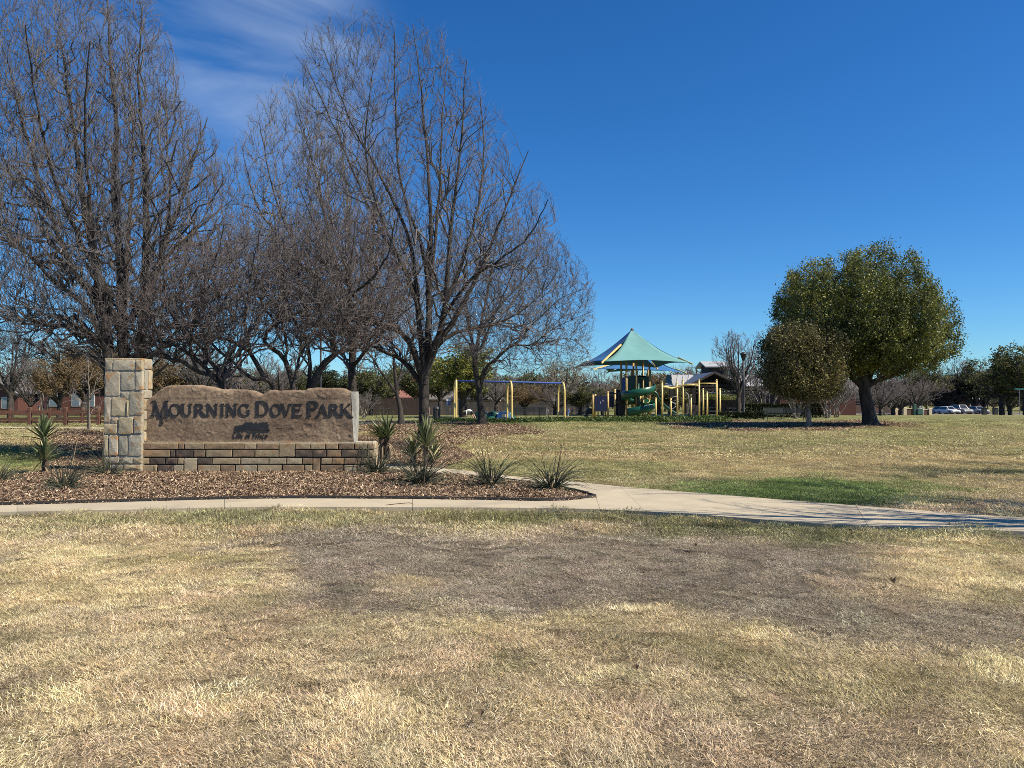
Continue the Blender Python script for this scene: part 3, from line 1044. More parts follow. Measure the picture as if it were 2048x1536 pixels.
# flaked hollows near the top edge
rel += 0.010 * np.exp(-(V_ - 1) ** 2 / 0.0035) * (0.5 + fbm(X * 5, Z0 * 5, 3, 66)) + 0.014 * sstep(0.975, 1.0, V_)
# keep it flat where the letters sit
cx = sstep(sx(300, LY), sx(330, LY), X)
msk = sstep(sx(292, LY), sx(300, LY), X) * (1 - sstep(sx(704, LY), sx(710, LY), X)) * sstep(P(0, 842, LY).z, P(0, 836, LY).z, Z0) * (1 - sstep(P(0, 800, LY).z, P(0, 794, LY).z, Z0))
msk = np.maximum(msk, sstep(sx(455, LY), sx(462, LY), X) * (1 - sstep(sx(547, LY), sx(555, LY), X)) * (1 - sstep(P(0, 843, LY).z, P(0, 838, LY).z, Z0)))
rel = rel * (1 - .82 * msk)
Yf = LY + rel
nF = NX * NZ
Vv = np.stack([X, Yf, Z0], -1).reshape(-1, 3)
ii = np.arange(nF).reshape(NX, NZ)
fq = np.stack([ii[:-1, :-1], ii[1:, :-1], ii[1:, 1:], ii[:-1, 1:]], -1).reshape(-1, 4)
# top strip, back, ends
NB = 6
tv, tf = [], []
for k in range(1, NB + 1):
    t = k / NB
    row = np.stack([X[:, -1] + 0 * u, Yf[:, -1] + t * (TH - rel[:, -1]), Z0[:, -1] + 0.012 * np.sin(t * 3.14) + 0.02 * (fbm(X[:, -1] * 4, t * 3 + 0 * u, 2, 70) - .5) * (k < NB)], 1)
    tv.append(row)
Vv = np.concatenate([Vv] + tv)
tix = [ii[:, -1]] + [nF + np.arange(NX) + (k * NX) for k in range(NB)]
for k in range(NB):
    a, c = tix[k], tix[k + 1]
    tf.append(np.stack([a[:-1], a[1:], c[1:], c[:-1]], -1))
n0 = len(Vv)
bb = np.stack([X[:, 0], 0 * u + LY + TH, 0 * u + zb], 1)
Vv = np.concatenate([Vv, bb])
tb = tix[-1]
back_f = np.stack([tb[:-1], tb[1:], n0 + 1 + np.arange(NX - 1), n0 + np.arange(NX - 1)], -1)

m, n, l, b = nodes('sandstone_slab')
b.inputs['Roughness'].default_value = 0.88
tc = n.new('ShaderNodeTexCoord')
def nz(sc, det, dist, stretch=None, rot=None):
    t = n.new('ShaderNodeTexNoise'); t.inputs['Scale'].default_value = sc; t.inputs['Detail'].default_value = det; t.inputs['Distortion'].default_value = dist
    t.inputs['Roughness'].default_value = 0.62
    if stretch:
        mp = n.new('ShaderNodeMapping'); mp.inputs['Scale'].default_value = stretch
        if rot: mp.inputs['Rotation'].default_value = rot
        l.new(tc.outputs['Object'], mp.inputs[0]); l.new(mp.outputs[0], t.inputs['Vector'])
    else:
        l.new(tc.outputs['Object'], t.inputs['Vector'])
    return t
t1, t2, t3 = nz(1.1, 5, 1.2), nz(16, 7, 0.6), nz(1.5, 3, 0.8, (1.2, 1, 7), (0, 0.5, 0))
rp = n.new('ShaderNodeValToRGB'); e = rp.color_ramp.elements
e[0].position, e[0].color = 0.32, (0.135, 0.088, 0.055, 1)
e[1].position, e[1].color = 0.72, (0.31, 0.225, 0.14, 1)
q = e.new(0.5); q.color = (0.215, 0.150, 0.095, 1)
l.new(t1.outputs[0], rp.inputs[0])
r = n.new('ShaderNodeMapRange'); r.inputs['From Min'].default_value = .3; r.inputs['From Max'].default_value = .7; r.inputs['To Min'].default_value = .6; r.inputs['To Max'].default_value = 1.45
l.new(t2.outputs[0], r.inputs[0])
sc_ = n.new('ShaderNodeVectorMath'); sc_.operation = 'SCALE'; l.new(rp.outputs[0], sc_.inputs[0]); l.new(r.outputs[0], sc_.inputs['Scale'])
# thin pale scratches running up to the right
sep = n.new('ShaderNodeMath'); sep.operation = 'SUBTRACT'; sep.inputs[1].default_value = 0.5; l.new(t3.outputs[0], sep.inputs[0])
ab = n.new('ShaderNodeMath'); ab.operation = 'ABSOLUTE'; l.new(sep.outputs[0], ab.inputs[0])
lr = n.new('ShaderNodeMapRange'); lr.inputs['From Min'].default_value = 0.007; lr.inputs['From Max'].default_value = 0.0; l.new(ab.outputs[0], lr.inputs[0])
t4 = nz(2.0, 3, 0); mr = n.new('ShaderNodeMapRange'); mr.inputs['From Min'].default_value = .5; mr.inputs['From Max'].default_value = .62; l.new(t4.outputs[0], mr.inputs[0])
mu = n.new('ShaderNodeMath'); mu.operation = 'MULTIPLY'; l.new(lr.outputs[0], mu.inputs[0]); l.new(mr.outputs[0], mu.inputs[1])
mx = n.new('ShaderNodeMix'); mx.data_type = 'RGBA'; mx.inputs['B'].default_value = (.5, .38, .26, 1)
l.new(sc_.outputs[0], mx.inputs['A']); l.new(mu.outputs[0], mx.inputs['Factor']); l.new(mx.outputs['Result'], b.inputs['Base Color'])
t5 = nz(24, 8, 0.4)
bp = n.new('ShaderNodeBump'); bp.inputs['Distance'].default_value = 0.009; l.new(t5.outputs[0], bp.inputs['Height']); l.new(bp.outputs[0], b.inputs['Normal'])
M_SLAB = m
slab = np_mesh('sandstone_slab', Vv, [fq] + tf + [back_f], M_SLAB, sign, smooth=False, origin=sign.location)
# its pale sawn right end
M_END = mat('pale_cut_stone', (0.33, 0.325, 0.28), (0.24, 0.235, 0.20), .9, 9, bump=.005, bscale=30)
ends = [(783, 701.2, 712.5, 716.5), (800, 702.3, 713, 718), (818, 703.3, 713.2, 718.2), (840, 704.6, 713, 718), (862, 706.4, 713, 716.6), (886, 708, 713, 715.5)]
v, f = [], []
for k, (py, a, c, d) in enumerate(ends):
    z = sz(py, 500, LY) if k < 5 else zb
    v += [(sx(a, LY), LY + 0.02 + 0.02 * math.sin(k), z), (sx(c, LY + .09), LY + .06, z), (sx(d, LY + TH - .04), LY + TH - .02, z), (sx(700, LY), LY + TH, z)]
for k in range(5):
    for j in range(4):
        o, j2 = k * 4, (j + 1) % 4
        f.append((o + j, o + j2, o + 4 + j2, o + 4 + j))
f += [(0, 1, 2, 3), (20, 23, 22, 21)]
MB().add(v, f).build('cut_end', M_END, sign)

# ------------------------------------------------------------------ lettering: strokes with thick and thin, and small serifs
def L_(x0, y0, x1, y1, w): return ('L', x0, y0, x1, y1, w)
def A_(cx, cy, rx, ry, a0, a1, ws=.17, wt=.07): return ('A', cx, cy, rx, ry, a0, a1, ws, wt)
def S_(x, y, h=.13): return ('L', x - h, y, x + h, y, .055)
T, t_ = .17, .075
GL = {
 'M': (1.12, [L_(.14, .02, .24, .98, t_), L_(.24, .97, .52, -.12, T), L_(.52, -.12, .88, .97, t_), L_(.66, .30, .66, -.42, .085), S_(.66, -.44, .09), L_(.9, .98, .96, .02, T), S_(.12, .027), S_(.96, .027, .15), S_(.17, .973, .11), S_(.93, .973, .11)]),  # foot below the baseline is descender and the M's cast shadow, built solid
 'O': (1.0, [A_(.5, .5, .40, .46, 0, 360)]),
 'U': (.98, [L_(.2, .98, .2, .36, T), A_(.47, .37, .27, .33, 180, 360, .16, .08), L_(.74, .36, .74, .98, .09), S_(.2, .973), S_(.74, .973)]),
 'R': (.98, [L_(.2, .02, .2, .98, T), A_(.38, .73, .27, .22, -90, 90, .16, .07), L_(.2, .95, .4, .95, .07), L_(.2, .51, .4, .51, .07), L_(.42, .52, .84, .03, T), S_(.2, .027), S_(.87, .027, .1)]),
 'N': (1.02, [L_(.18, .02, .18, .98, .085), L_(.18, .96, .8, .03, T), L_(.8, .03, .8, .98, .085), S_(.18, .027), S_(.8, .973), S_(.14, .973, .1)]),
 'I': (.5, [L_(.25, .02, .25, .98, T), S_(.25, .027), S_(.25, .973)]),
 'G': (1.0, [A_(.5, .5, .40, .46, 40, 325, .17, .075), L_(.83, .1, .83, .44, .14), S_(.8, .455), L_(.8, .74, .83, .93, .06)]),
 'D': (1.04, [L_(.2, .02, .2, .98, T), A_(.42, .5, .43, .45, -90, 90, .17, .07), L_(.1, .95, .45, .95, .07), L_(.1, .05, .45, .05, .07)]),
 'V': (.98, [L_(.18, .97, .49, .04, T), L_(.49, .04, .8, .97, t_), S_(.16, .973), S_(.8, .973)]),
 'E': (.86, [L_(.2, .02, .2, .98, T), L_(.08, .95, .76, .95, .075), L_(.2, .51, .62, .51, .07), L_(.08, .05, .8, .05, .075), L_(.76, .98, .73, .8, .05), L_(.82, .22, .79, .03, .05), L_(.63, .6, .63, .42, .05)]),
 'P': (.9, [L_(.2, .02, .2, .98, T), A_(.4, .71, .30, .25, -90, 90, .17, .07), L_(.1, .95, .42, .95, .07), L_(.2, .47, .42, .47, .07), S_(.2, .027)]),
 'A': (1.0, [L_(.17, .03, .49, .97, t_), L_(.49, .97, .82, .03, T), L_(.28, .34, .7, .34, .065), S_(.16, .027), S_(.83, .027)]),
 'K': (1.0, [L_(.2, .02, .2, .98, T), L_(.24, .46, .75, .95, t_), L_(.36, .56, .90, -.08, T), S_(.2, .027), S_(.2, .973), S_(.76, .973, .1), S_(.95, -.07, .09)]),
 # small letters of the city line
 'C': (.9, [A_(.5, .5, .36, .44, 50, 310, .17, .1)]),
 'i': (.4, [L_(.2, .02, .2, .62, .15), L_(.2, .78, .2, .9, .15)]),
 't': (.5, [L_(.24, .1, .24, .88, .14), L_(.05, .62, .48, .62, .09), A_(.38, .14, .14, .1, 180, 290, .1, .09)]),
 'y': (.66, [L_(.1, .62, .34, .06, .15), L_(.58, .62, .22, -.28, .09)]),
 'o': (.68, [A_(.34, .32, .23, .28, 0, 360, .14, .09)]),
 'f': (.5, [L_(.22, .0, .22, .75, .14), A_(.36, .76, .14, .16, 60, 180, .14, .1), L_(.04, .58, .46, .58, .09)]),
 'F': (.72, [L_(.18, .0, .18, .95, .16), L_(.06, .9, .72, .9, .1), L_(.18, .5, .58, .5, .1)]),
 'r': (.48, [L_(.16, .02, .16, .62, .14), A_(.34, .42, .18, .16, 60, 180, .1, .12)]),
 's': (.54, [A_(.28, .46, .16, .13, 40, 250, .11, .09), A_(.26, .17, .17, .14, -140, 80, .12, .09)]),
 'c': (.56, [A_(.32, .32, .22, .28, 50, 310, .14, .09)]),
}
M_LET = mat('black_metal_letters', (0.018, 0.019, 0.022), (0.03, 0.03, 0.033), 0.45, 8, metal=0.0, spec=0.4)


def letter(ch, x, z, w, h, Yb, dep, shear=0.0, name='letter', thin=1.0):
    """x, z: lower left; w, h: size in metres; built from front polygons of slightly different height"""
    gw, st = GL[ch]
    mb = MB()
    def pt(a, c): return (x + (a / gw) * w + shear * c * h, z + c * h)
    asp = (w / gw) / h
    for i, s in enumerate(st):
        yf = Yb - dep - 0.0005 * i
        if s[0] == 'L':
            _, x0, y0, x1, y1, wd = s
            dx, dy = (x1 - x0) * asp, y1 - y0
            L = math.hypot(dx, dy) or 1
            nx, ny = -dy / L * wd * thin / 2 / asp, dx / L * wd * thin / 2
            poly = [pt(x0 + nx, y0 + ny), pt(x0 - nx, y0 - ny), pt(x1 - nx, y1 - ny), pt(x1 + nx, y1 + ny)]
            mb.prism(poly, yf, Yb + 0.05)
        else:
            _, cx_, cy_, rx_, ry_, a0, a1, ws, wt = s
            N = max(5, int(abs(a1 - a0) / 18))
            for k in range(N):
                q = []
                for a in (a0 + (a1 - a0) * k / N, a0 + (a1 - a0) * (k + 1) / N):
                    ra = math.radians(a)
                    wd = (wt + (ws - wt) * abs(math.cos(ra)) ** 1.3) * thin
                    for sg in (1, -1):
                        q.append(pt(cx_ + math.cos(ra) * (rx_ + sg * wd / 2), cy_ + math.sin(ra) * (ry_ + sg * wd / 2)))
                mb.prism([q[0], q[1], q[3], q[2]], yf, Yb + 0.05)
    return mb.build(name, M_LET, slab)


PZ = lambda py: sz(py, 500, LY - 0.03)
PXX = lambda px: sx(px, LY - 0.03)
base_z, cap_z, sm_z = PZ(832), PZ(801), PZ(807)
words = [('M', 301, 339, 1), ('O', 337, 362, 0), ('U', 360, 387, 0), ('R', 386, 413, 0), ('N', 411, 438, 0), ('I', 438, 451, 0), ('N', 450, 477, 0), ('G', 476, 501.5, 0),
         ('D', 508.5, 541, 1), ('O', 540, 563, 0), ('V', 560, 585, 0), ('E', 583, 605.5, 0), ('P', 612, 640.5, 1), ('A', 632, 658, 0), ('R', 656, 682, 0), ('K', 679, 705, 0)]
YL = LY - 0.008
for ch, a, c, big in words:
    letter(ch, PXX(a), base_z, PXX(c) - PXX(a), (cap_z if big else sm_z) - base_z, YL, 0.010, thin=.88)
# city line
z0, h = PZ(876.5), PZ(864.5) - PZ(876.5)
xcur = 464.0
for ch in 'City of Frisco':
    if ch == ' ':
        xcur += 4.0
        continue
    w = GL[ch][0] * 9.6
    letter(ch, PXX(xcur), z0, PXX(xcur + w) - PXX(xcur), h, YL, 0.004, 0.12, thin=.95)
    xcur += w * 0.93
# emblem: a steam engine and tender in silhouette
Z2 = lambda x, y: (PXX(450 + x / 6.4), PZ(740 + y / 6.4))
en = [(130, 772), (134, 712), (232, 706), (240, 682), (262, 670), (352, 670), (356, 684), (376, 684), (380, 672), (402, 672), (406, 684), (432, 684), (438, 672), (458, 672), (460, 684), (476, 684), (472, 668), (496, 668), (493, 684), (512, 684), (510, 666), (545, 666), (541, 684), (556, 690), (560, 712), (552, 740), (575, 775), (540, 770), (300, 772), (296, 764), (270, 764)]
poly = [Z2(*p) for p in en][::-1]
mbm = MB()
bm = bmesh.new()
vsb = [bm.verts.new((x, YL - .012, z)) for x, z in poly]
fcb = bm.faces.new(vsb)
r_ = bmesh.ops.extrude_face_region(bm, geom=[fcb])
for g_ in r_['geom']:
    if isinstance(g_, bmesh.types.BMVert): g_.co.y = YL + .05
bmesh.ops.triangulate(bm, faces=[q for q in bm.faces if len(q.verts) > 4])
bm.verts.ensure_lookup_table()
mbm.add([tuple(q.co) for q in bm.verts], [[w_.index for w_ in q.verts] for q in bm.faces])
bm.free()
for wx, wr in ((160, 10), (200, 10), (245, 10), (325, 13), (372, 13), (420, 13), (466, 13), (520, 9)):
    c = Z2(wx, 768)
    rr_ = wr / 6.4 * LY / F
    mbm.prism([(c[0] + rr_ * math.cos(a), c[1] + rr_ * math.sin(a)) for a in np.linspace(0, 2 * math.pi, 12, endpoint=False)], YL - .014, YL + .05)
mbm.build('emblem', M_LET, slab)
# ------------------------------------------------------------------ trees: branches grown in arrays
from mathutils import kdtree


def _n(v): return v / np.maximum(np.linalg.norm(v, axis=-1, keepdims=True), 1e-9)


def resample(pts, rad, K):
    """smooth polyline (px list already in metres) to K points"""
    pts = [Vector(p) for p in pts]
    out, ro = [], []
    for i in range(len(pts) - 1):
        p0, p1, p2, p3 = pts[max(i - 1, 0)], pts[i], pts[i + 1], pts[min(i + 2, len(pts) - 1)]
        for j in range(8):
            t = j / 8
            out.append(0.5 * ((2 * p1) + (p2 - p0) * t + (2 * p0 - 5 * p1 + 4 * p2 - p3) * t * t + (3 * p1 - p0 - 3 * p2 + p3) * t ** 3))
            ro.append(rad[i] * (1 - t) + rad[i + 1] * t)
    out.append(pts[-1]); ro.append(rad[-1])
    A = np.array(out); r = np.array(ro)
    s = np.concatenate([[0], np.cumsum(np.linalg.norm(np.diff(A, axis=0), axis=1))])
    q = np.linspace(0, s[-1], K)
    return np.stack([np.interp(q, s, A[:, k]) for k in range(3)], 1), np.interp(q, s, r)


def env_make(prof, Y, yc=None, depth=0.85, lumps=(0.78, 0.5, 24, .6), skyline=None):
    """prof: (py, xl, xr) silhouette rows in picture points at distance Y"""
    prof = sorted(prof, key=lambda p: -p[0])
    z = np.array([P(0, p[0], Y).z for p in prof])
    xl = np.array([sx(p[1], Y) for p in prof]); xr_ = np.array([sx(p[2], Y) for p in prof])
    yc = Y if yc is None else yc
    def f(p):
        a, c = np.interp(p[:, 2], z, xl), np.interp(p[:, 2], z, xr_)
        m, h = (a + c) / 2, np.maximum((c - a) / 2, 0.05)
        H = max(h.max(), (xr_ - xl).max() / 2 * 0.6)
        lump = lumps[0] + lumps[1] * fbm(p[:, 0] * lumps[2] / Y + p[:, 1] * .3, p[:, 2] * lumps[2] * lumps[3] / Y, 3, Y)
        v = ((p[:, 0] - m) / h) ** 2 * 0.75 + ((p[:, 1] - yc) / (h * depth + 0.3)) ** 2
        v = v * lump
        if skyline:
            kx = np.array([sx(q[0], Y) for q in skyline]); kz = np.array([P(0, q[1], Y).z for q in skyline])
            off = (p[:, 1] - yc)
            zt = np.interp(p[:, 0] + .12 * np.sin(off * 1.7), kx, kz) - .06 * off ** 2 + .5 * (fbm(p[:, 0] * 1.3, p[:, 1] * 1.3, 2, 3.3) - .5)
            v = np.where(p[:, 2] > zt, 9, v)
        v = np.where(p[:, 2] > z[-1], 9 * (1 + p[:, 2] - z[-1]), v)
        return v
    f.zlo = z[0]
    f.box = (xl.min(), xr_.max(), yc - (xr_ - xl).max() / 2 * depth - .3, yc + (xr_ - xl).max() / 2 * depth + .3, z[0], z[-1])
    return f


def env_ell(c, rx, ry, rz):
    def f(p):
        return ((p[:, 0] - c[0]) / rx) ** 2 + ((p[:, 1] - c[1]) / ry) ** 2 + ((p[:, 2] - c[2]) / rz) ** 2
    f.zlo = c[2] - rz
    return f


def grow(rng, Pp, Rp, n, trange, ang, L, K, up=0.3, bend=0.15, lift=0.1, rf=0.6, tip=0.3, rmin=0.004, env=None, seed_ratio=None, taper=0.5, droop=0.0):
    N, Kp, _ = Pp.shape
    M = N * n
    pl_all = np.linalg.norm(np.diff(Pp, axis=1), axis=2).sum(1) if N else np.zeros(0)
    if M == 0: return np.zeros((0, K, 3)), np.zeros((0, K))
    cum = np.concatenate([[0], np.cumsum(pl_all)])
    u_ = (np.arange(M) + rng.random(M)) / M * cum[-1]
    idx = np.clip(np.searchsorted(cum, u_) - 1, 0, N - 1)
    t = trange[0] + (trange[1] - trange[0]) * (u_ - cum[idx]) / np.maximum(pl_all[idx], 1e-6)
    ft = t * (Kp - 1)
    i0 = np.minimum(ft.astype(int), Kp - 2)
    fr = (ft - i0)[:, None]
    A, B = Pp[idx, i0], Pp[idx, i0 + 1]
    st = A * (1 - fr) + B * fr
    rp = Rp[idx, i0] * (1 - fr[:, 0]) + Rp[idx, i0 + 1] * fr[:, 0]
    Tn = _n(B - A)
    plen = np.sqrt(pl_all[idx] * pl_all.mean())
    rnd = _n(rng.normal(size=(M, 3)))
    perp = _n(np.cross(Tn, rnd))
    a = rng.uniform(ang[0], ang[1], M)[:, None]
    d = np.cos(a) * Tn + np.sin(a) * perp
    d = _n(d + np.array([0, 0, 1.0]) * up)
    ln = plen * rng.uniform(L[0], L[1], M) * (1 - taper * t)
    ln = np.maximum(ln, 0.05)
    if env is not None:
        best = np.full(M, 0.12)
        for s in (0.3, 0.5, 0.75, 1.0):
            ok = env(st + d * (ln * s)[:, None] + np.array([0, 0, lift]) * (ln * s)[:, None] * 0.5) < 1.0 + rng.normal(0, .08, M)
            best = np.where(ok, s, best)
        ln = ln * best
        keep = (best > 0.35) | ((best > .2) & (rng.random(M) < 0.5))
        st, d, ln, rp = st[keep], d[keep], ln[keep], rp[keep]
        M = len(ln)
    C = np.zeros((M, K, 3)); C[:, 0] = st
    p, dd = st.copy(), d.copy()
    for j in range(1, K):
        dd = _n(dd + rng.normal(0, bend, (M, 3)) + np.array([0, 0, lift - droop * j / K]))
        p = p + dd * (ln / (K - 1))[:, None]
        C[:, j] = p
    r0 = np.maximum(np.minimum(rp * rf, 0.012 * ln + rmin), rmin)
    R = r0[:, None] * np.linspace(1, tip, K)[None, :]
    return C, np.maximum(R, rmin * 0.8)


def tubes(Pc, R, sides):
    """arrays of curves -> vertices, quads"""
    N, K, _ = Pc.shape
    T = np.empty_like(Pc)
    T[:, 1:-1] = Pc[:, 2:] - Pc[:, :-2]; T[:, 0] = Pc[:, 1] - Pc[:, 0]; T[:, -1] = Pc[:, -1] - Pc[:, -2]
    T = _n(T)
    T0 = _n(Pc[:, -1] - Pc[:, 0])
    ax = np.where(np.abs(T0[:, 1:2]) < 0.8, np.array([[0, 1.0, 0]]), np.array([[1.0, 0, 0]]))
    Uv = _n(np.cross(T, ax[:, None, :]))
    Wv = np.cross(T, Uv)
    a = np.arange(sides) * 2 * math.pi / sides
    ring = Uv[:, :, None] * np.cos(a)[None, None, :, None] + Wv[:, :, None] * np.sin(a)[None, None, :, None]
    V = (Pc[:, :, None] + ring * R[:, :, None, None]).reshape(-1, 3)
    b0 = (np.arange(N) * K * sides)[:, None, None]
    kk = (np.arange(K - 1) * sides)[None, :, None]
    s = np.arange(sides)[None, None, :]; s2 = (s + 1) % sides
    F_ = np.stack([b0 + kk + s, b0 + kk + s2, b0 + kk + sides + s2, b0 + kk + sides + s], -1).reshape(-1, 4)
    return V, F_


def fill(rng, curves, env, N, K, rmin, maxd, rf=.7, lk=.012, tip=.35, up=.25, shell=.25, jit=.05):
    """grow N branches to points spread evenly through the crown, each from the limb that suits it best"""
    nodes_, tans, rads = [], [], []
    for C, R in curves:
        T = np.empty_like(C); T[:, 1:-1] = C[:, 2:] - C[:, :-2]; T[:, 0] = C[:, 1] - C[:, 0]; T[:, -1] = C[:, -1] - C[:, -2]
        k0 = 1 if C.shape[1] > 4 else 0
        nodes_.append(C[:, k0:].reshape(-1, 3)); tans.append(_n(T[:, k0:]).reshape(-1, 3)); rads.append(R[:, k0:].reshape(-1))
    nd, tn, rd = np.concatenate(nodes_), np.concatenate(tans), np.concatenate(rads)
    x0, x1, y0, y1, z0, z1 = env.box
    tg = np.zeros((0, 3))
    while len(tg) < N:
        q = np.stack([rng.uniform(x0, x1, N * 3), rng.uniform(y0, y1, N * 3), rng.uniform(z0, z1 + .3, N * 3)], 1)
        v = env(q)
        tg = np.concatenate([tg, q[(v < 1) & (rng.random(len(q)) < (1 - shell) + shell * v)]])
    tg = tg[:N]
    tree = kdtree.KDTree(len(nd))
    for i, p in enumerate(nd): tree.insert(p, i)
    tree.balance()
    src = np.zeros(N, int); dist = np.zeros(N)
    upv = np.array([0, 0, 1.0])
    for i, p in enumerate(tg):
        c = tree.find_n((p[0], p[1], p[2] - maxd * .12), 14)
        ids = np.array([a[1] for a in c])
        d = p - nd[ids]; L = np.linalg.norm(d, axis=1) + 1e-6
        cs = (d * tn[ids]).sum(1) / L
        sc = L * (1.9 - cs - .5 * d[:, 2] / L)
        j = int(np.argmin(sc)); src[i] = ids[j]; dist[i] = L[j]
    ok = (dist < maxd) & (dist > .04)
    tg, src, dist = tg[ok], src[ok], dist[ok]
    A = nd[src]; D = tg - A
    t1 = A + _n(tn[src] * .8 + _n(D) * .6) * dist[:, None] * .42
    B = tg + upv * dist[:, None] * up * .25
    t2 = B - _n(_n(D) + upv * up) * dist[:, None] * .3
    t = np.linspace(0, 1, K)[None, :, None]
    C = (1 - t) ** 3 * A[:, None] + 3 * (1 - t) ** 2 * t * t1[:, None] + 3 * (1 - t) * t * t * t2[:, None] + t ** 3 * B[:, None]
    C[:, 1:] += rng.normal(0, 1, C[:, 1:].shape) * dist[:, None, None] * jit
    r0 = np.maximum(np.minimum(rd[src] * rf, lk * dist + rmin), rmin)
    R = np.maximum(r0[:, None] * np.linspace(1, tip, K)[None, :], rmin * .8)
    return C, R


def spikes(Pc, R):
    """last twigs: three-sided, running out to a point"""
    N = len(Pc)
    A, B = Pc[:, 0], Pc[:, -1]
    T = _n(B - A)
    ax = np.where(np.abs(T[:, 1:2]) < 0.8, np.array([[0, 1.0, 0]]), np.array([[1.0, 0, 0]]))
    Uv = _n(np.cross(T, ax)); Wv = np.cross(T, Uv)
    r = R[:, :1]
    V = np.stack([A + Uv * r, A - Uv * r * .5 + Wv * r * .87, A - Uv * r * .5 - Wv * r * .87, B], 1).reshape(-1, 3)
    k = np.arange(N)[:, None] * 4
    return V, np.concatenate([k + np.array([[0, 1, 3]]), k + np.array([[1, 2, 3]]), k + np.array([[2, 0, 3]])])


def merge(parts):
    Vs, Fs, o = [], [], 0
    for V, Fq in parts:
        Vs.append(V); Fs.append(Fq + o); o += len(V)
    return np.concatenate(Vs), Fs


M_BARK = mat('bark', (0.070, 0.057, 0.047), (0.024, 0.020, 0.017), 0.95, 6, bump=0.03, bscale=14, stretch=(1, 1, 0.3), detail=7)
M_BARKL = mat('bark_light', (0.26, 0.215, 0.17), (0.12, 0.095, 0.075), 0.95, 5, bump=0.02, bscale=12, stretch=(1, 1, 0.4), detail=6)
M_TWIG = mat('twig', (0.150, 0.134, 0.126), (0.088, 0.078, 0.074), 0.9, 1.5)
M_TWIGR = mat('twig_reddish', (0.145, 0.118, 0.110), (0.086, 0.070, 0.066), 0.9, 1.5)
M_TWIGP = mat('twig_pale', (0.24, 0.215, 0.19), (0.14, 0.12, 0.105), 0.9, 1.5)
M_PALE = mat('pale_bark', (0.33, 0.285, 0.23), (0.12, 0.10, 0.08), 0.85, 4, stretch=(1, 1, .5))

TRUNK_K = 22


def limb_arrays(limbs, Y, scale=1.0, K=TRUNK_K):
    PP, RR = [], []
    for pts in limbs:
        dy = pts[0] if not isinstance(pts[0], tuple) else 0.0
        pp = pts[1:] if not isinstance(pts[0], tuple) else pts
        n_ = len(pp)
        w = []
        for i, q in enumerate(pp):
            y = Y + dy * (i / (n_ - 1)) ** 1.2
            w.append(P(q[0], q[1], y))
        rr = [q[2] for q in pp]
        a, r = resample(w, rr, K)
        PP.append(a); RR.append(r)
    return np.array(PP), np.array(RR)


def flare(Pc, R, zg):
    """roots: widen near the ground"""
    h = np.clip((Pc[:, :, 2] - zg) / 0.5, 0, 1)
    return R * (1 + 0.45 * (1 - h) ** 2)


def bare_tree(name, label, Y, limbs, env, seed, levels, loc_px, group=None, tw=M_TWIG, bark=M_BARK, cat='tree', sides=9, leaves=None, thin=0.6):
    """limbs drawn one by one, the rest grown inside the crown's outline"""
    rng = np.random.default_rng(seed)
    g = P(loc_px[0], loc_px[1], Y)
    zg = tz(g.x, Y)
    root = thing(name, label, cat, (g.x, Y, zg), group)
    PL, RL = limb_arrays(limbs, Y)
    RL = np.where(RL > 0.013, np.maximum(RL * thin, 0.012), RL)
    RL2 = flare(PL, RL, zg)
    PL = PL + rng.normal(0, 0.012, PL.shape) * (RL2[:, :, None] < 0.2)
    V, Fq = tubes(PL, RL2, sides)
    np_mesh('trunk', V, [Fq], bark, root, smooth=True, origin=root.location)
    parts, lv = [], [(PL, RL)]
    for (N_, K_, rm, md) in levels['fill']:
        C, R = fill(rng, lv, env, N_, K_, rm, md, up=levels.get('up', .3), jit=levels.get('jit', .05))
        lv.append((C, R))
        parts.append(tubes(C, R, 5 if K_ > 6 else 3))
    if levels.get('tips'):
        n_, L_t, rm = levels['tips']
        C, R = grow(rng, lv[-1][0], lv[-1][1], n_, (.15, 1), (.3, .85), L_t, 2, up=levels.get('tup', .15), rmin=rm, taper=.3)
        lv.append((C, R)); parts.append(spikes(C, R * 1.25))
    V, Fs = merge(parts)
    TRI[label[:30]] = sum(len(f) * (f.shape[1] - 2) for f in Fs)
    0 and print(label[:40], [len(c[0]) for c in lv], 'tris', 2 * sum(len(f) for f in Fs))
    np_mesh('crown', V, Fs, tw, root, smooth=True, origin=root.location)
    return root, lv


TRI = {}


def lev(n, tr, ang, L, K, **k):
    d = dict(n=n, trange=tr, ang=ang, L=L, K=K); d.update(k); return d


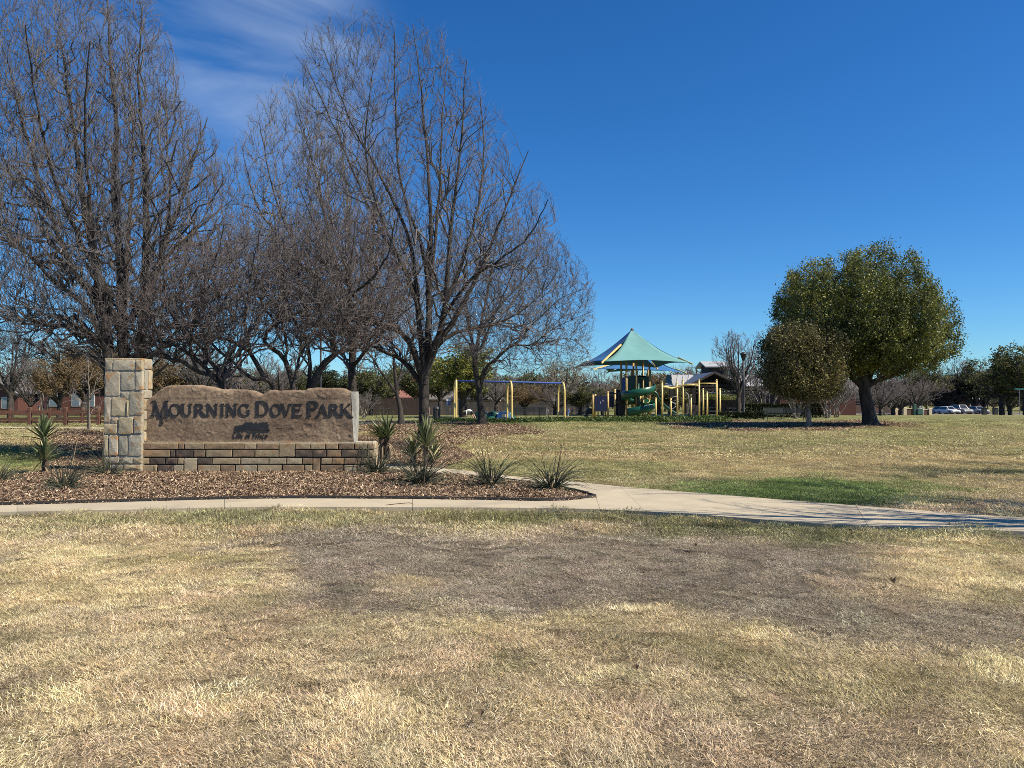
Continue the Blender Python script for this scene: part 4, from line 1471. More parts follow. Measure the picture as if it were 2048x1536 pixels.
# the big ash behind the pillar
e1 = env_make([(-30, 130, 280), (10, 60, 290), (50, 20, 300), (120, -10, 322), (200, -50, 352), (280, -80, 408), (420, -100, 455), (560, -110, 470), (640, -90, 430), (720, -60, 350)], 20)
bare_tree('bare_tree', 'tall dense bare tree with three dark trunks behind the stone pillar', 20, [
    (-0.6, (236, 912, .27), (222, 760, .21), (215, 690, .185), (206, 600, .15), (180, 480, .12), (160, 350, .08), (140, 200, .05), (120, 70, .012)),
    (0.4, (246, 914, .30), (250, 760, .20), (244, 650, .17), (240, 520, .14), (228, 380, .10), (232, 240, .07), (218, 100, .04), (215, -40, .012)),
    (-0.3, (256, 912, .26), (263, 760, .17), (280, 690, .15), (287, 600, .13), (292, 480, .11), (290, 330, .08), (276, 180, .04), (285, 30, .012)),
    (1.2, (282, 660, .11), (300, 590, .10), (330, 490, .085), (362, 400, .06), (390, 310, .04), (415, 235, .012)),
    (-1.4, (212, 650, .12), (185, 590, .10), (140, 530, .08), (100, 420, .06), (55, 280, .04), (15, 120, .012)),
    (-2.4, (207, 690, .11), (170, 610, .08), (110, 565, .06), (20, 470, .03), (-70, 380, .012)),
    (2.0, (262, 640, .12), (300, 560, .09), (345, 500, .07), (410, 445, .04), (462, 400, .012)),
    (-2.2, (210, 700, .09), (165, 655, .055), (100, 650, .04), (40, 640, .03), (-60, 660, .012)),
    (3.0, (245, 650, .13), (250, 540, .10), (262, 400, .07), (265, 250, .04), (250, 60, .012)),
    (-3.0, (240, 660, .12), (200, 560, .09), (180, 420, .06), (170, 260, .04), (180, 80, .012)),
    (2.6, (280, 620, .10), (320, 520, .08), (340, 400, .05), (335, 280, .03), (330, 160, .012)),
    (-2.6, (225, 600, .10), (160, 480, .07), (100, 330, .05), (70, 180, .03), (50, 50, .012)),
], e1, 1, {'fill': [(330, 9, .010, 4.5), (2900, 5, .006, 2.0), (14500, 3, .0044, .9)], 'tips': (3, (.5, 1.0), .0038), 'up': .5}, (246, 912), thin=.78)

# the tree in the middle, right of the sign
e4 = env_make([(55, 660, 850), (120, 615, 915), (200, 600, 955), (300, 622, 1005), (400, 610, 1075), (500, 575, 1115), (600, 550, 1120), (680, 600, 1080), (715, 720, 980)], 22.7)
bare_tree('bare_tree', 'tall open bare tree rising in the centre behind the yuccas right of the stone sign', 22.7, [
    ((853, 899, .34), (850, 860, .26), (848, 790, .225), (849, 735, .22), (846, 700, .17), (838, 650, .12), (833, 560, .10), (812, 460, .08), (760, 350, .055), (700, 240, .035), (648, 100, .012)),
    (1.0, (849, 770, .20), (856, 700, .18), (858, 640, .14), (858, 540, .11), (862, 430, .09), (852, 300, .06), (842, 180, .035), (826, 50, .012)),
    (-1.0, (852, 750, .18), (862, 705, .16), (882, 660, .14), (892, 590, .12), (900, 480, .09), (912, 370, .06), (924, 260, .035), (932, 120, .012)),
    (-.6, (850, 755, .17), (872, 690, .15), (908, 642, .12), (950, 560, .09), (990, 470, .06), (1030, 370, .03), (1058, 300, .012)),
    (-1.2, (848, 760, .16), (826, 700, .14), (800, 664, .115), (752, 640, .085), (692, 565, .06), (640, 470, .035), (600, 380, .012)),
    (.8, (847, 775, .14), (806, 722, .10), (742, 690, .07), (672, 640, .045), (600, 600, .015)),
    (1.6, (838, 640, .11), (822, 560, .085), (780, 490, .07), (722, 380, .05), (672, 260, .035), (612, 130, .012)),
    (.5, (868, 700, .12), (905, 668, .09), (955, 655, .07), (1012, 640, .05), (1070, 600, .03), (1110, 550, .012)),
    (-.9, (858, 580, .10), (840, 480, .075), (805, 380, .055), (792, 260, .035), (788, 60, .012)),
    (.9, (890, 610, .10), (930, 510, .07), (958, 400, .05), (968, 300, .035), (960, 190, .012)),
    (1.9, (856, 600, .10), (870, 480, .07), (880, 350, .05), (885, 230, .03), (895, 110, .012)),
    (-2.0, (845, 640, .11), (810, 540, .07), (760, 430, .05), (730, 300, .035), (745, 150, .012)),
    (-2.2, (885, 640, .10), (940, 560, .07), (1000, 520, .05), (1060, 470, .03), (1095, 400, .012)),
], e4, 2, {'fill': [(170, 9, .010, 4.5), (1200, 5, .006, 2.2), (5200, 3, .0046, 1.0)], 'tips': (3, (.5, 1.0), .0040), 'up': .55}, (853, 899), tw=M_TWIG, thin=.68)

# behind it, a tall tree whose trunk stands right at the slab's right end
e6 = env_make([(170, 560, 650), (230, 505, 700), (330, 480, 770), (450, 470, 830), (560, 460, 850), (640, 490, 840), (690, 560, 800)], 30)
bare_tree('bare_tree', 'tall bare tree with thick grey trunk behind the right end of the sign slab', 30, [
    ((702, 876, .34), (703, 790, .28), (704, 730, .25), (704, 690, .21), (690, 620, .17), (672, 530, .13), (648, 420, .10), (622, 310, .06), (592, 205, .012)),
    (1.0, (705, 720, .2), (716, 650, .16), (736, 560, .12), (748, 450, .08), (745, 350, .05), (728, 250, .015)),
    (-1, (703, 700, .17), (676, 620, .13), (635, 560, .10), (590, 490, .08), (548, 390, .05), (520, 250, .015)),
    (2, (698, 660, .15), (700, 560, .12), (698, 440, .08), (686, 320, .05), (670, 200, .015)),
    (-2, (640, 560, .1), (590, 520, .08), (545, 460, .06), (510, 400, .04), (485, 300, .015)),
    (2, (716, 650, .12), (760, 590, .09), (800, 520, .06), (825, 440, .015)),
    (-1.5, (705, 735, .14), (740, 690, .1), (790, 640, .07), (840, 600, .02)),
], e6, 3, {'fill': [(170, 8, .013, 5), (1300, 4, .008, 2.4), (6000, 3, .006, 1.1)], 'tips': (2, (.5, 1.0), .005), 'up': .5}, (702, 876), tw=M_TWIGP)

# low spreading trees just behind the slab
low = [(430, 500, 700), (500, 400, 780), (580, 310, 805), (650, 240, 815), (705, 250, 800), (735, 420, 700)]
el = {'fill': [(80, 8, .009, 4), (560, 5, .006, 1.8), (2500, 3, .0046, 1.0)], 'tips': (2, (.5, 1.0), .0042), 'up': .15, 'jit': .07}
bare_tree('bare_tree', 'low leaning bare tree reaching left behind the slab toward the stone pillar', 18.4, [
    (.4, (475, 916, .17), (462, 830, .145), (447, 777, .12), (424, 752, .10), (396, 742, .09), (362, 722, .08), (328, 712, .07), (316, 668, .06), (296, 610, .045), (280, 540, .015)),
    (.8, (458, 820, .12), (446, 778, .10), (415, 738, .085), (380, 708, .075), (355, 692, .07), (318, 682, .06), (262, 659, .04), (190, 640, .012)),
    (-.6, (452, 800, .11), (446, 766, .09), (425, 726, .08), (398, 690, .07), (376, 672, .06), (345, 630, .05), (320, 560, .012)),
    (1.5, (376, 672, .06), (360, 600, .05), (370, 520, .035), (390, 440, .012)),
    (-1.0, (396, 742, .07), (380, 690, .06), (400, 600, .05), (430, 520, .03), (450, 450, .012)),
], env_make([(460, 420, 560), (520, 330, 600), (580, 280, 600), (650, 235, 560), (690, 245, 480), (715, 300, 430)], 18.4), 14, el, (470, 916), tw=M_TWIGR)
bare_tree('bare_tree', 'knotted bare tree with a limb looping back on itself behind the middle of the slab', 18.8, [
    (.4, (566, 914, .16), (556, 820, .14), (549, 776, .12), (538, 762, .11), (520, 740, .10), (502, 709, .09), (478, 688, .08), (455, 680, .07), (412, 672, .055), (376, 672, .045), (342, 684, .015)),
    (-.5, (556, 800, .11), (545, 766, .09), (528, 757, .085), (503, 757, .075), (480, 740, .07), (464, 722, .06), (424, 691, .05), (400, 650, .045), (378, 630, .035), (330, 590, .012)),
    (.6, (590, 914, .15), (588, 830, .135), (586, 779, .12), (580, 742, .11), (560, 708, .10), (535, 694, .085), (529, 680, .08), (534, 664, .075), (554, 647, .065), (582, 634, .055), (612, 608, .04), (640, 540, .015)),
    (1.2, (571, 722, .07), (573, 690, .06), (566, 662, .055), (552, 648, .045), (520, 600, .035), (500, 520, .012)),
    (-1.4, (502, 709, .06), (490, 640, .05), (500, 560, .035), (520, 460, .012)),
    (1.4, (586, 780, .07), (600, 700, .055), (605, 600, .045), (590, 500, .03), (580, 430, .012)),
], env_make([(430, 470, 640), (500, 410, 700), (580, 380, 710), (640, 350, 690), (680, 370, 640), (705, 440, 600)], 18.8), 15, el, (575, 914), tw=M_TWIG)
bare_tree('bare_tree', 'bare tree with one pale stem and one dark stem leaning right behind the slab', 19.3, [
    (.5, (612, 912, .13), (615, 830, .11), (617, 779, .095), (620, 715, .08), (608, 676, .07), (590, 645, .06), (560, 560, .045), (545, 470, .015)),
    (-.4, (618, 912, .20), (621, 830, .18), (625, 772, .165), (638, 742, .155), (654, 720, .14), (670, 706, .13), (664, 672, .12), (684, 647, .11), (700, 620, .09), (698, 580, .07), (705, 500, .04), (715, 430, .012)),
    (1.0, (670, 706, .12), (690, 700, .09), (720, 690, .07), (752, 660, .05), (790, 600, .015)),
    (1.6, (664, 672, .09), (640, 620, .07), (630, 540, .05), (650, 450, .015)),
    (-1.2, (698, 590, .07), (740, 560, .055), (775, 510, .035), (790, 440, .012)),
], env_make([(420, 560, 740), (500, 540, 790), (580, 540, 815), (640, 560, 815), (690, 600, 790), (710, 640, 740)], 19.3), 16, el, (616, 912), tw=M_TWIGR)

# farther: forked tree, and the one with drooping crown by the swings
e3 = env_make([(470, 700, 840), (550, 670, 880), (640, 650, 900), (700, 680, 880), (740, 700, 850)], 44)
bare_tree('bare_tree', 'forked bare tree between the yucca and the slab end with a long limb curving left', 44, [
    ((803, 853, .32), (800, 815, .24), (793, 784, .19), (790, 745, .15), (787, 710, .11), (776, 650, .08), (762, 590, .05), (750, 520, .015)),
    (-1, (793, 786, .15), (780, 768, .14), (769, 752, .12), (756, 735, .10), (746, 718, .09), (735, 704, .075), (720, 694, .06), (695, 670, .04), (680, 630, .015)),
    (1, (752, 730, .07), (738, 721, .06), (724, 718, .055), (712, 716, .05), (690, 705, .015)),
    (.8, (794, 785, .14), (799, 752, .11), (812, 712, .08), (830, 655, .05), (850, 590, .015)),
    (-.8, (790, 720, .1), (770, 690, .08), (755, 660, .06), (740, 600, .015)),
], e3, 6, {'fill': [(70, 7, .015, 5), (500, 4, .010, 2.6), (2400, 3, .008, 1.3)], 'up': .25}, (803, 853))
e5 = env_make([(425, 930, 1040), (480, 890, 1115), (540, 870, 1155), (600, 880, 1185), (660, 890, 1190), (710, 920, 1190), (745, 990, 1180)], 46)
bare_tree('bare_tree', 'broad bare tree with dark forked trunk in front of the yellow swing frame', 46, [
    ((965, 852, .46), (962, 815, .37), (958, 778, .31), (952, 745, .26), (948, 712, .21), (942, 670, .15), (925, 600, .10), (905, 530, .06), (900, 460, .015)),
    (1, (950, 740, .2), (956, 680, .17), (970, 610, .13), (985, 530, .09), (1000, 440, .015)),
    (-1.2, (959, 780, .2), (965, 752, .17), (975, 732, .155), (997, 714, .14), (1012, 700, .12), (1032, 690, .10), (1062, 690, .08), (1100, 662, .055), (1142, 640, .03), (1180, 625, .012)),
    (1.5, (972, 640, .11), (1000, 610, .09), (1035, 575, .07), (1070, 530, .05), (1100, 480, .015)),
    (-1, (1032, 690, .08), (1060, 655, .065), (1095, 620, .05), (1130, 592, .035), (1165, 580, .012)),
    (.8, (1062, 690, .06), (1100, 682, .05), (1140, 678, .035), (1175, 700, .012)),
    (2, (950, 700, .1), (925, 670, .09), (905, 640, .07), (890, 590, .015)),
    (-2, (960, 700, .12), (985, 640, .1), (1020, 560, .07), (1050, 480, .015)),
], e5, 7, {'fill': [(160, 8, .016, 5), (1400, 4, .010, 2.4), (6500, 3, .008, 1.1)], 'tips': (2, (.5, 1.0), .007), 'up': .1, 'jit': .07, 'tup': -.1}, (965, 852))


# ------------------------------------------------------------------ leaves
def leaf_quads(rng, C, n, size, spread, elong=1.6):
    """n leaves per curve, scattered along and around it"""
    N, K, _ = C.shape
    t = rng.random((N, n)) ** 0.8 * (K - 1)
    i0 = np.minimum(t.astype(int), K - 2)
    fr = (t - i0)[..., None]
    ix = np.arange(N)[:, None]
    c = C[ix, i0] * (1 - fr) + C[ix, i0 + 1] * fr
    c = (c + rng.normal(0, spread, c.shape)).reshape(-1, 3)
    M = len(c)
    d = _n(rng.normal(0, 1, (M, 3)) + np.array([0, 0, .35]))
    s = _n(np.cross(d, rng.normal(0, 1, (M, 3))))
    sz_ = size * rng.uniform(.55, 1.3, M)[:, None]
    V = np.stack([c - d * sz_ * elong / 2, c + s * sz_ / 2, c + d * sz_ * elong / 2, c - s * sz_ / 2], 1).reshape(-1, 3)
    return V, (np.arange(M)[:, None] * 4 + np.array([[0, 1, 2, 3]]))


M_OAK = leaf_mat('oak_leaves', [(0.02, 0.034, 0.013), (0.055, 0.078, 0.022), (0.145, 0.165, 0.038), (0.30, 0.29, 0.06), (0.09, 0.115, 0.042)], rough=.45, trans=.22)
M_OAK2 = leaf_mat('oak_leaves_dull', [(0.032, 0.036, 0.015), (0.085, 0.085, 0.032), (0.175, 0.155, 0.055), (0.33, 0.275, 0.10)], rough=.5, trans=.2)


def leafy_tree(name, label, Y, limbs, env, seed, levels, loc_px, leaf, nleaf, lsize, spread, bark=M_BARK, thin=.57):
    root, lv = bare_tree(name, label, Y, limbs, env, seed, levels, loc_px, bark=bark, thin=thin)
    rng = np.random.default_rng(seed + 50)
    V, Fq = leaf_quads(rng, lv[-1][0], nleaf, lsize, spread)
    V2, F2 = leaf_quads(rng, lv[-2][0], nleaf * 2, lsize, spread * 1.3)
    V, Fs = merge([(V, Fq), (V2, F2)])
    np_mesh('leaves', V, Fs, leaf, root, origin=root.location)
    return root


eo = env_make([(480, 1653, 1801), (515, 1627, 1818), (545, 1601, 1836), (575, 1584, 1846), (610, 1571, 1867), (650, 1567, 1880), (690, 1584, 1884), (718, 1627, 1871), (738, 1679, 1840), (750, 1704, 1809)], 42, lumps=(0.5, .8, 36, .3), skyline=[(1535, 690), (1556, 610), (1578, 560), (1604, 527), (1628, 512), (1650, 600), (1672, 515), (1692, 500), (1708, 580), (1728, 492), (1752, 488), (1767, 590), (1786, 502), (1806, 512), (1824, 600), (1842, 545), (1858, 630), (1874, 575), (1888, 660), (1906, 615), (1925, 680)])
leafy_tree('live_oak', 'large round green live oak with dark leaning trunk alone on the right lawn', 42, [
    ((1741, 855, .60), (1738, 830, .52), (1731, 795, .47), (1727, 765, .42), (1718, 735, .28), (1700, 690, .2), (1680, 630, .13), (1660, 570, .05)),
    (.8, (1728, 775, .33), (1740, 745, .28), (1748, 700, .22), (1745, 640, .16), (1742, 570, .09), (1740, 510, .02)),
    (-.8, (1726, 775, .28), (1702, 752, .22), (1675, 735, .17), (1640, 700, .12), (1600, 660, .07), (1560, 620, .02)),
    (-1, (1732, 775, .26), (1752, 762, .22), (1782, 752, .18), (1810, 735, .14), (1850, 700, .09), (1900, 660, .02)),
    (1.5, (1740, 745, .2), (1775, 700, .16), (1810, 640, .11), (1840, 570, .02)),
    (-2, (1722, 745, .2), (1710, 690, .15), (1715, 620, .10), (1720, 540, .02)),
    (2.2, (1725, 750, .18), (1690, 700, .13), (1640, 640, .08), (1610, 570, .02)),
    (-2.2, (1745, 720, .18), (1790, 690, .13), (1840, 650, .08), (1880, 600, .02)),
], eo, 8, {'fill': [(130, 7, .018, 5), (1100, 4, .011, 2.4), (5200, 3, .009, 1.2)], 'up': .5}, (1741, 855), M_OAK, 24, .068, .12, thin=.7)
es = env_make([(642, 1587, 1636), (657, 1556, 1655), (680, 1539, 1678), (720, 1532, 1685), (755, 1534, 1681), (780, 1548, 1666), (800, 1574, 1649)], 40, lumps=(0.35, 1.15, 44, .6))
leafy_tree('live_oak', 'smaller brownish green oak with straight grey trunk standing left of the large oak', 40, [
    ((1618, 859, .26), (1617, 830, .21), (1615, 800, .19), (1613, 775, .16), (1610, 730, .11), (1604, 680, .06), (1600, 640, .02)),
    (.6, (1614, 790, .12), (1590, 760, .09), (1562, 730, .06), (1540, 700, .02)),
    (-.6, (1614, 785, .12), (1640, 755, .09), (1668, 730, .06), (1685, 700, .02)),
    (1.2, (1612, 770, .1), (1630, 710, .07), (1640, 660, .02)),
    (-1.2, (1612, 770, .1), (1590, 710, .07), (1575, 665, .02)),
    (1.4, (1614, 800, .1), (1585, 785, .07), (1550, 775, .02)),
    (-1.4, (1614, 800, .1), (1645, 785, .07), (1675, 765, .02)),
], es, 9, {'fill': [(90, 6, .014, 4), (700, 4, .010, 1.8), (3000, 3, .008, 1.0)], 'up': .3}, (1618, 859), M_OAK2, 15, .062, .15, bark=M_BARKL)

# two bare trees just outside the frame on the right throw the branch shadows over the path
for (tx_, ty_, sd, lb) in ((10.3, 8.3, 21, 'bare tree beside the path, out to the right of the footpath'), (15.5, 13.2, 22, 'bare tree farther back on the right, beside the green patch of lawn')):
    rng2 = np.random.default_rng(sd)
    root = thing('bare_tree', lb, 'tree', (tx_, ty_, 0))
    base_p = np.array([tx_, ty_, -0.05])
    PLs, RLs = [], []
    for k in range(8):
        a = k / 8 * 6.28 + rng2.uniform(-.3, .3)
        o = rng2.uniform(1.0, 2.7)
        pts = [Vector(base_p), Vector(base_p) + Vector((.03, 0, 1.5)), Vector(base_p) + Vector((math.cos(a) * o * .35, math.sin(a) * o * .35, 3.0)), Vector(base_p) + Vector((math.cos(a) * o, math.sin(a) * o, 5.0)), Vector(base_p) + Vector((math.cos(a) * o * 1.4, math.sin(a) * o * 1.4, 7.4))]
        q, r = resample(pts, [.2, .15, .09, .05, .015], 16)
        PLs.append(q); RLs.append(r)
    PLs, RLs = np.array(PLs), np.array(RLs)
    V, Fq = tubes(PLs, RLs, 8)
    np_mesh('trunk', V, [Fq], M_BARK, root, smooth=True, origin=root.location)
    C1, R1 = grow(rng2, PLs, RLs, 12, (.3, 1), (.4, 1.0), (.25, .5), 6, up=.3, bend=.15, rmin=.012)
    C2, R2 = grow(rng2, C1, R1, 7, (.15, 1), (.4, 1.0), (.3, .6), 5, up=.2, bend=.2, rmin=.007)
    C3, R3 = grow(rng2, C2, R2, 4, (.15, 1), (.4, 1.0), (.3, .6), 4, up=.2, bend=.2, rmin=.005)
    V, Fs = merge([tubes(C1, R1, 4), tubes(C2, R2, 3), tubes(C3, R3, 3)])
    np_mesh('crown', V, Fs, M_TWIG, root, smooth=True, origin=root.location)
# ------------------------------------------------------------------ yuccas and red yuccas in the bed
M_YLEAF = leaf_mat('yucca_leaf', [(0.045, 0.07, 0.03), (0.08, 0.11, 0.045), (0.13, 0.155, 0.07), (0.26, 0.27, 0.14)], rough=.4, trans=.12, noise_scale=3)
M_YPALE = mat('yucca_leaf_pale', (0.50, 0.47, 0.24), (0.36, 0.35, 0.17), .5, 3)
M_YDEAD = mat('yucca_dead_leaf', (0.30, 0.23, 0.14), (0.17, 0.12, 0.07), .9, 4)
M_YSTEM = mat('yucca_stem', (0.10, 0.07, 0.045), (0.04, 0.028, 0.02), .95, 18, bump=.02, bscale=20)
M_HLEAF = leaf_mat('aloe_leaf', [(0.035, 0.042, 0.027), (0.065, 0.075, 0.047), (0.10, 0.105, 0.07), (0.17, 0.145, 0.10)], rough=.5, trans=.08, noise_scale=2)


def blade_mesh(name, L, w, sag, matl, segs=6):
    v, f = [], []
    for i in range(segs + 1):
        t = i / segs
        ww = w * (0.75 + 0.55 * math.sin(t * 2.4)) * (1 - t ** 3) * 0.5 + 0.0008
        x, z = L * t, -sag * t * t
        v += [(x, -ww, z + ww * .55), (x, 0, z), (x, ww, z + ww * .55)]
        if i:
            o = i * 3
            f += [(o - 3, o - 2, o + 1, o), (o - 2, o - 1, o + 2, o + 1)]
    me = bpy.data.meshes.new(name)
    me.from_pydata(v, [], f); me.materials.append(matl); me.update()
    return me


YB = {}
for L in (.34, .44, .46, .56, .64):
    YB[L] = [blade_mesh('leaf', L * .98, .054, s, M_YLEAF) for s in (-.01, .03, .09)] + [blade_mesh('leaf', L * .98, .044, .02, M_YPALE)]
YD = [blade_mesh('leaf', .36, .026, .26, M_YDEAD), blade_mesh('leaf', .30, .026, .30, M_YDEAD)]


def yucca(label, Y, bpx, bpy_, stems, seed):
    r = random.Random(seed)
    g = P(bpx, bpy_, Y); g.z = 0
    t = thing('yucca', label, 'yucca', g, 'yuccas in the sign bed')
    for (px, py, rad, L, n, lean, dead) in stems:
        top = P(px, py, Y + r.uniform(-.1, .1))
        a = g + Vector((r.uniform(-.03, .03) + (top.x - g.x) * .5, 0, -.05))
        mid = a.lerp(top, .5) + Vector((r.uniform(-.03, .03), 0, 0))
        n2 = 9
        pts = [a.lerp(mid, k / 4) for k in range(4)] + [mid.lerp(top, k / 5) for k in range(6)]
        MB().tube(pts, [rad * (1 + .18 * ((k * 7) % 3 - 1)) for k in range(len(pts))], 9).build('stem', M_YSTEM, t, smooth=True)
        for k in range(n):
            az = k * 2.399 + r.uniform(-.25, .25)
            el = math.radians(88 - 66 * (k / n) ** .9 + r.uniform(-7, 7))
            d = Vector((math.cos(az) * math.cos(el) + lean, math.sin(az) * math.cos(el), math.sin(el))).normalized()
            me = r.choice(YB[L][:3]) if r.random() < .82 else YB[L][3]
            o = bpy.data.objects.new('leaf', me); COL.objects.link(o); o.parent = t
            q = d.to_track_quat('X', 'Z')
            o.rotation_euler = q.to_euler()
            o.location = (top - g) + d * .02 - Vector((0, 0, .10 * k / n))
            s = r.uniform(.8, 1.12); o.scale = (s, s, s)
        for k in range(dead):
            az, el = r.uniform(0, 6.28), math.radians(r.uniform(-35, 5))
            d = Vector((math.cos(az) * math.cos(el), math.sin(az) * math.cos(el), math.sin(el)))
            o = bpy.data.objects.new('leaf', r.choice(YD)); COL.objects.link(o); o.parent = t
            o.rotation_euler = d.to_track_quat('X', 'Z').to_euler()
            o.location = (top - g) + Vector((0, 0, -.1 - r.random() * .1))
    return t


yucca('tall yucca with two stacked spiky heads left of the stone pillar', 15.4, 90, 944, [(89, 914, .05, .44, 30, 0, 4), (88, 872, .045, .46, 30, 0, 2)], 1)
yucca('shaggy dark stemmed yucca right beside the end of the stone base', 18.2, 774, 921, [(774, 872, .085, .56, 34, -.12, 14), (763, 874, .06, .56, 22, -.5, 5)], 2)
yucca('upright yucca with bright fan of leaves in front of the central tree trunk', 16.8, 850, 930, [(852, 887, .05, .64, 40, 0, 3)], 3)
yucca('low bushy yucca between the shaggy one and the bright fan', 17.2, 826, 928, [(826, 908, .06, .46, 32, -.1, 3), (864, 917, .05, .44, 26, .15, 2)], 4)


def red_yucca(label, px, py, R, n, seed, squash=1.0, stalks=0):
    rg = np.random.default_rng(seed)
    g = G(px, py)
    t = thing('red_yucca', label, 'red yucca', g, 'grassy red yucca clumps in the sign bed')
    az = rg.uniform(0, 2 * math.pi, n)
    el = np.radians(rg.uniform(6, 80, n))
    L = R * rg.uniform(.45, 1.25, n)
    st = np.stack([np.cos(az) * .07 * rg.random(n), np.sin(az) * .07 * rg.random(n), np.full(n, .0)], 1)
    d = np.stack([np.cos(az) * np.cos(el), np.sin(az) * np.cos(el), np.sin(el) * squash], 1)
    K = 6
    C = np.zeros((n, K, 3)); C[:, 0] = st
    dd = _n(d); p = st.copy()
    side = rg.normal(0, .13, (n, 3))
    for j in range(1, K):
        dd = _n(dd + side * .6 + np.array([0, 0, -0.17 - .16 * j / K]) * (np.cos(el)[:, None] + .25))
        p = p + dd * (L / (K - 1))[:, None]
        p[:, 2] = np.maximum(p[:, 2], .012)
        C[:, j] = p
    w = rg.uniform(.005, .0095, n)[:, None] * np.array([1, 1, .9, .75, .5, .12])[None, :]
    V, Fq = tubes(C, w, 3)
    np_mesh('leaves', V, [Fq], M_HLEAF, t)
    # dry skirt and short stub
    MB().lathe((g.x, g.y, -.02), [(.10, 0), (.11, .04), (.07, .10), (.02, .14)], 9).build('crown_base', M_YDEAD, t, smooth=True)
    for k in range(stalks):
        a = rg.uniform(0, 6.28)
        MB().tube([g + Vector((0, 0, .05)), g + Vector((math.cos(a) * .2, math.sin(a) * .2, .5)), g + Vector((math.cos(a) * .5, math.sin(a) * .3, .9))], [.008, .006, .003], 5).build('flower_stalk', M_YDEAD, t)
    return t


red_yucca('red yucca clump cut off by the left edge of the picture', -4, 966, .58, 110, 11)
red_yucca('dark grassy red yucca near the path below the two headed yucca', 130, 982, .64, 150, 12, stalks=1)
red_yucca('red yucca clump leaning against the foot of the stone pillar', 214, 953, .68, 150, 13)
red_yucca('red yucca clump in front of the right end of the stone base', 752, 951, .80, 150, 14, 1.2)
red_yucca('largest red yucca clump spreading in front of the bright fan yucca', 841, 974, .90, 230, 15, 1.1)
red_yucca('neat round red yucca clump, second from the bed tip', 982, 976, .76, 180, 16)
red_yucca('dark red yucca clump next to the pointed tip of the bed', 1104, 982, .74, 190, 17)

# tiny fallen stick and leaves on the lawn and path
M_STICK = mat('stick', (0.09, 0.06, 0.04), rough=.9)
g = G(770, 1013); g.z = PATH_Z
MB().tube([g, g + Vector((.14, .02, .015)), g + Vector((.34, .035, .03)), g + Vector((.40, .01, .012))], [.006, .006, .005, .003], 6).build('stick', M_STICK)
tag(bpy.data.objects['stick'], 'thin dark fallen stick lying on the concrete path', 'stick')
M_DLEAF = leaf_mat('dead_leaf', [(0.05, 0.032, 0.02), (0.10, 0.065, 0.04), (0.18, 0.12, 0.07)], rough=.8, trans=.1, noise_scale=9)
spots = [(1783, 1172, .045, 'curled brown dead leaf on the thin grass at the right'), (1390, 1099, .035, 'small dark dead leaf on the grey patch of lawn'), (1272, 1350, .024, 'brown dead leaf in the straw grass near the middle of the foreground'), (962, 1445, .024, 'pale brown dead leaf low in the foreground')]
for px, py, s, lb in spots:
    g = G(px, py)
    mb = MB()
    pts = [(0, -1), (.5, -.5), (.8, .1), (.35, .3), (.45, .9), (0, .7), (-.45, .95), (-.3, .3), (-.85, .2), (-.5, -.5)]
    v = [(g.x + a * s, g.y + c * s, .045 + s * .9 * a * a + s * .3 * c) for a, c in pts] + [(g.x, g.y, .04)]
    mb.add(v, [(10, i, (i + 1) % 10) for i in range(10)])
    o = mb.build('dead_leaf', M_DLEAF)
    tag(o, lb, 'leaf', 'dead leaves on the lawn')
# ------------------------------------------------------------------ playground
M_YEL = mat('yellow_paint', (0.78, 0.58, 0.22), (0.72, 0.53, 0.19), .45, 3)
M_TAN = mat('tan_paint', (0.55, 0.36, 0.13), (0.48, 0.31, 0.11), .5, 3)
M_BLU = mat('blue_paint', (0.03, 0.075, 0.30), (0.025, 0.06, 0.25), .65, 3)
M_NAVY = mat('navy_panel', (0.010, 0.014, 0.06), (0.008, 0.011, 0.045), .5, 3)
M_SKYB = mat('light_blue_plastic', (0.10, 0.26, 0.62), (0.09, 0.23, 0.56), .4, 3)
M_GRN = mat('green_plastic', (0.008, 0.05, 0.032), (0.007, 0.04, 0.026), .35, 3)
M_GRNL = mat('green_plastic_light', (0.012, 0.095, 0.06), (0.010, 0.08, 0.05), .35, 3)
M_DARK = mat('dark_metal', (0.02, 0.02, 0.022), (0.03, 0.03, 0.03), .5, 5)
M_GREY = mat('grey_metal', (0.35, 0.36, 0.37), (0.28, 0.29, 0.30), .4, 5)
M_CRM = mat('cream_panel', (0.66, 0.55, 0.40), (0.6, 0.5, 0.36), .6, 3)
M_DECK = mat('deck_brown', (0.10, 0.07, 0.05), (0.07, 0.05, 0.035), .7, 5)
M_WHT = mat('white_paint', (0.78, 0.78, 0.75), (0.70, 0.70, 0.67), .5, 4)

# swings ----------------------------------------------------------
sw = P(1016, 838, 59)
swing = thing('swing_frame', 'long swing frame with three yellow arches and a blue top beam', 'swing set', (sw.x, 59, tz(sw.x, 59)))
tops = []
for px, pt, Y, pl, pr in ((911.5, 760, 58.2, 907, 914.5), (1020, 762, 59, 1014.5, 1023.5), (1124, 764.5, 59.8, 1118, 1127.5)):
    zt = P(px, pt, Y).z
    xl, xr_ = sx(pl, Y), sx(pr, Y)
    tops.append(Vector((sx(px + 1, Y), Y, zt - .08)))
    for xx, dy in ((xl, .95), (xr_, -.95)):
        pts = []
        zg = tz(xx, Y + dy)
        xt = sx(px + 1, Y)
        for k in range(13):
            t = k / 12
            if t < .7:
                pts.append((xx, Y + dy, zg - .05 + (zt - .75 - zg) * t / .7))
            else:
                a = (t - .7) / .3 * math.pi / 2
                pts.append((xx + (xt - xx) * (1 - math.cos(a)), Y + dy * math.cos(a), zt - .75 + .72 * math.sin(a)))
        MB().tube(pts, .075, 10).build('arch_leg', M_YEL, swing, smooth=True)
MB().tube([tops[0], tops[1], tops[2]], .075, 12).build('top_beam', M_BLU, swing, smooth=True)
